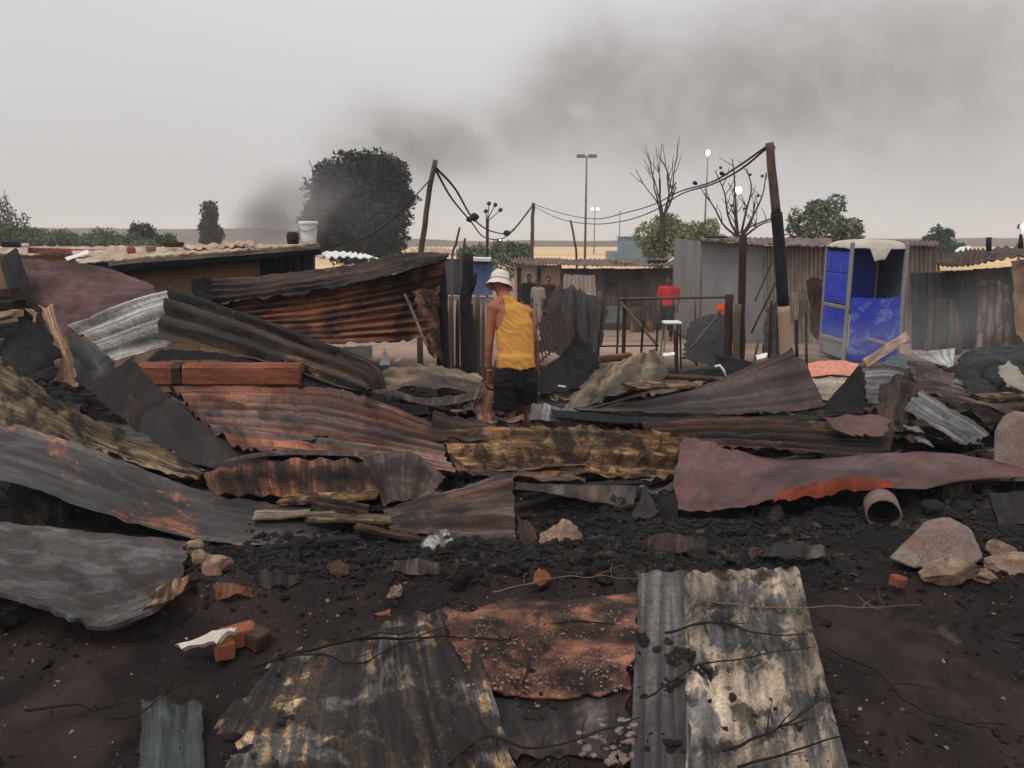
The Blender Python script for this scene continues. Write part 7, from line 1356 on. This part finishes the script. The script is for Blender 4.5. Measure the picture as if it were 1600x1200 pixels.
# scorched scraps and laths that nothing tells apart
rng_ = random.Random(77)
LOOK = {'soot_metal': 'sooty grey', 'zinc_dark': 'dull grey', 'rust_dark': 'dark rusty', 'rust': 'rust brown', 'char': 'black charred', 'burnt_brown': 'burnt brown', 'zinc_blue': 'blue grey', 'rust_red': 'orange rusty', 'tan_sheet': 'tan', 'fibre': 'khaki fibrous', 'wood_grey': 'pale', 'wood_brown': 'brown'}
def where_(x, y):
    r = x / y
    if r < -.30: return 'in the far left heaps'
    if r < -.04: return 'left of the man in yellow'
    if r < .14: return 'just right of the man in yellow'
    if r < .36: return 'around the wide peaked sheet'
    return 'before the blue toilet'
for k in range(84):
    y = rng_.uniform(4.6, 9.5); x = rng_.uniform(-.66, .7) * y
    while y < 5.7 and (-.25 < x < 3.4 or x < -1.2): y = rng_.uniform(4.6, 9.5); x = rng_.uniform(-.66, .7) * y
    a = rng_.uniform(-.8, .8); w = rng_.uniform(.2, .6); l = rng_.uniform(.3, 1.2); z = ground_z(x, y) + rng_.uniform(.05, .16)
    ux, uy = Vector((math.cos(a), math.sin(a), rng_.uniform(-.25, .25))), Vector((-math.sin(a), math.cos(a), rng_.uniform(-.4, .4))); c0 = Vector((x, y, z))
    mk = rng_.choice(['soot_metal', 'zinc_dark', 'rust_dark', 'rust', 'char', 'burnt_brown', 'zinc_blue', 'rust_red', 'tan_sheet', 'fibre']); S('sheet_scrap', 'small ' + LOOK[mk] + ' scrap of sheet ' + where_(x, y), 'scrap', [[c0 + ux * (l * i) + uy * (w * q) for i in (-.5, 0, .5)] for q in (-.5, 0, .5)], M[mk], rng_.choice([0, 3, 4, 5]), .024, 'v', dent=.04, dscale=4, rag=.05, nu=24, nv=24, group='small scorched scraps in the wreckage')
for k in range(60):
    y = rng_.uniform(6.8, 11.5); x = rng_.uniform(-.05, .66) * y; a = rng_.uniform(-.9, .9); w = rng_.uniform(.2, .55); l = rng_.uniform(.3, 1.1); z = ground_z(x, y) + rng_.uniform(.06, .26)
    ux, uy = Vector((math.cos(a), math.sin(a), rng_.uniform(-.3, .3))), Vector((-math.sin(a), math.cos(a), rng_.uniform(-.5, .7))); c0 = Vector((x, y, z))
    mk = rng_.choice(['soot_metal', 'zinc_dark', 'rust_dark', 'rust', 'char', 'burnt_brown', 'zinc_blue', 'rust_red', 'tan_sheet', 'wood_grey']); S('sheet_scrap', 'small ' + LOOK[mk] + ' scrap of sheet ' + where_(x, y), 'scrap', [[c0 + ux * (l * i) + uy * (w * q) for i in (-.5, 0, .5)] for q in (-.5, 0, .5)], M[mk], rng_.choice([0, 3, 4]), .022, 'v', dent=.05, dscale=4, rag=.05, nu=22, nv=22, group='small scorched scraps in the wreckage')
for k in range(64):
    y = rng_.uniform(5.2, 9.8); x = rng_.uniform(-.62, .68) * y; a = rng_.uniform(-.9, .9); l = rng_.uniform(.35, 1.2); z = ground_z(x, y) + rng_.uniform(.04, .16); dv = Vector((math.cos(a), math.sin(a), rng_.uniform(-.2, .2))) * l * .5; c0 = Vector((x, y, z))
    mk = rng_.choice(['char', 'char', 'burnt_brown', 'wood_brown', 'wood_grey']); plank('charred_lath', 'thin ' + LOOK[mk] + ' lath lying ' + where_(x, y), 'lath', c0 - dv, c0 + dv, rng_.uniform(.03, .09), rng_.uniform(.02, .05), M[mk], jag=.014, group='charred laths in the wreckage')
# chips of stone on top of the foreground sheets
def chips(name, n, region, lift, mat, size, seed):
    rng = np.random.RandomState(seed); bm = bmesh.new(); bmesh.ops.create_icosphere(bm, subdivisions=1, radius=1.0); bv = np.array([v.co[:] for v in bm.verts]); bf = np.array([[v.index for v in f.verts] for f in bm.faces]); bm.free(); Vs = []; Fs = []
    for k in range(n):
        a, b = rng.rand(2); px = region[0] + (region[2] - region[0]) * a; py = region[1] + (region[3] - region[1]) * b
        p = on_ground([[(px, py, 0)]], lift)[0][0]; s = size[0] * (size[1] / size[0]) ** (rng.rand() ** 2); v = bv * (1 + rng.uniform(-.3, .3, (len(bv), 1))) * s * np.array([1.2, 1, .6]); Vs.append(v + np.array(p)); Fs.append(bf + k * len(bv))
    tag(link_mesh(name, mesh_from(name, np.concatenate(Vs).tolist(), np.concatenate(Fs).tolist(), False), mat), kind='stuff')
chips('stone_chips', 420, (700, 940, 990, 1080), .085, M['stone'], (.002, .009), 31)
chips('pale_pebbles', 60, (905, 1120, 990, 1190), .03, M['concrete'], (.008, .02), 33)
# small wisps of smoke drifting over the ruins
smoke('smoke_wisp', None, [((P(690, 430, 9.5)[0], 9.6, P(690, 430, 9.5)[2]), (.5, .6, .5), .5), (tuple(P(1300, 530, 12.0)), (1.0, 1.0, .5), .6), (tuple(P(1480, 500, 11.5)), (1.4, 1.4, .7), .6), (tuple(P(1400, 540, 10.8)), (1.5, 1.0, .5), .6), (tuple(P(1570, 470, 12.5)), (1.2, 1.0, .8), .5), (tuple(P(1150, 500, 16.0)), (6.5, 2.0, 1.5), .10), (tuple(P(1000, 480, 15.0)), (4.5, 2.0, 1.2), .08)], (.80, .82, .84), .34, .9, 8.1, .38, .66, .4, .12)
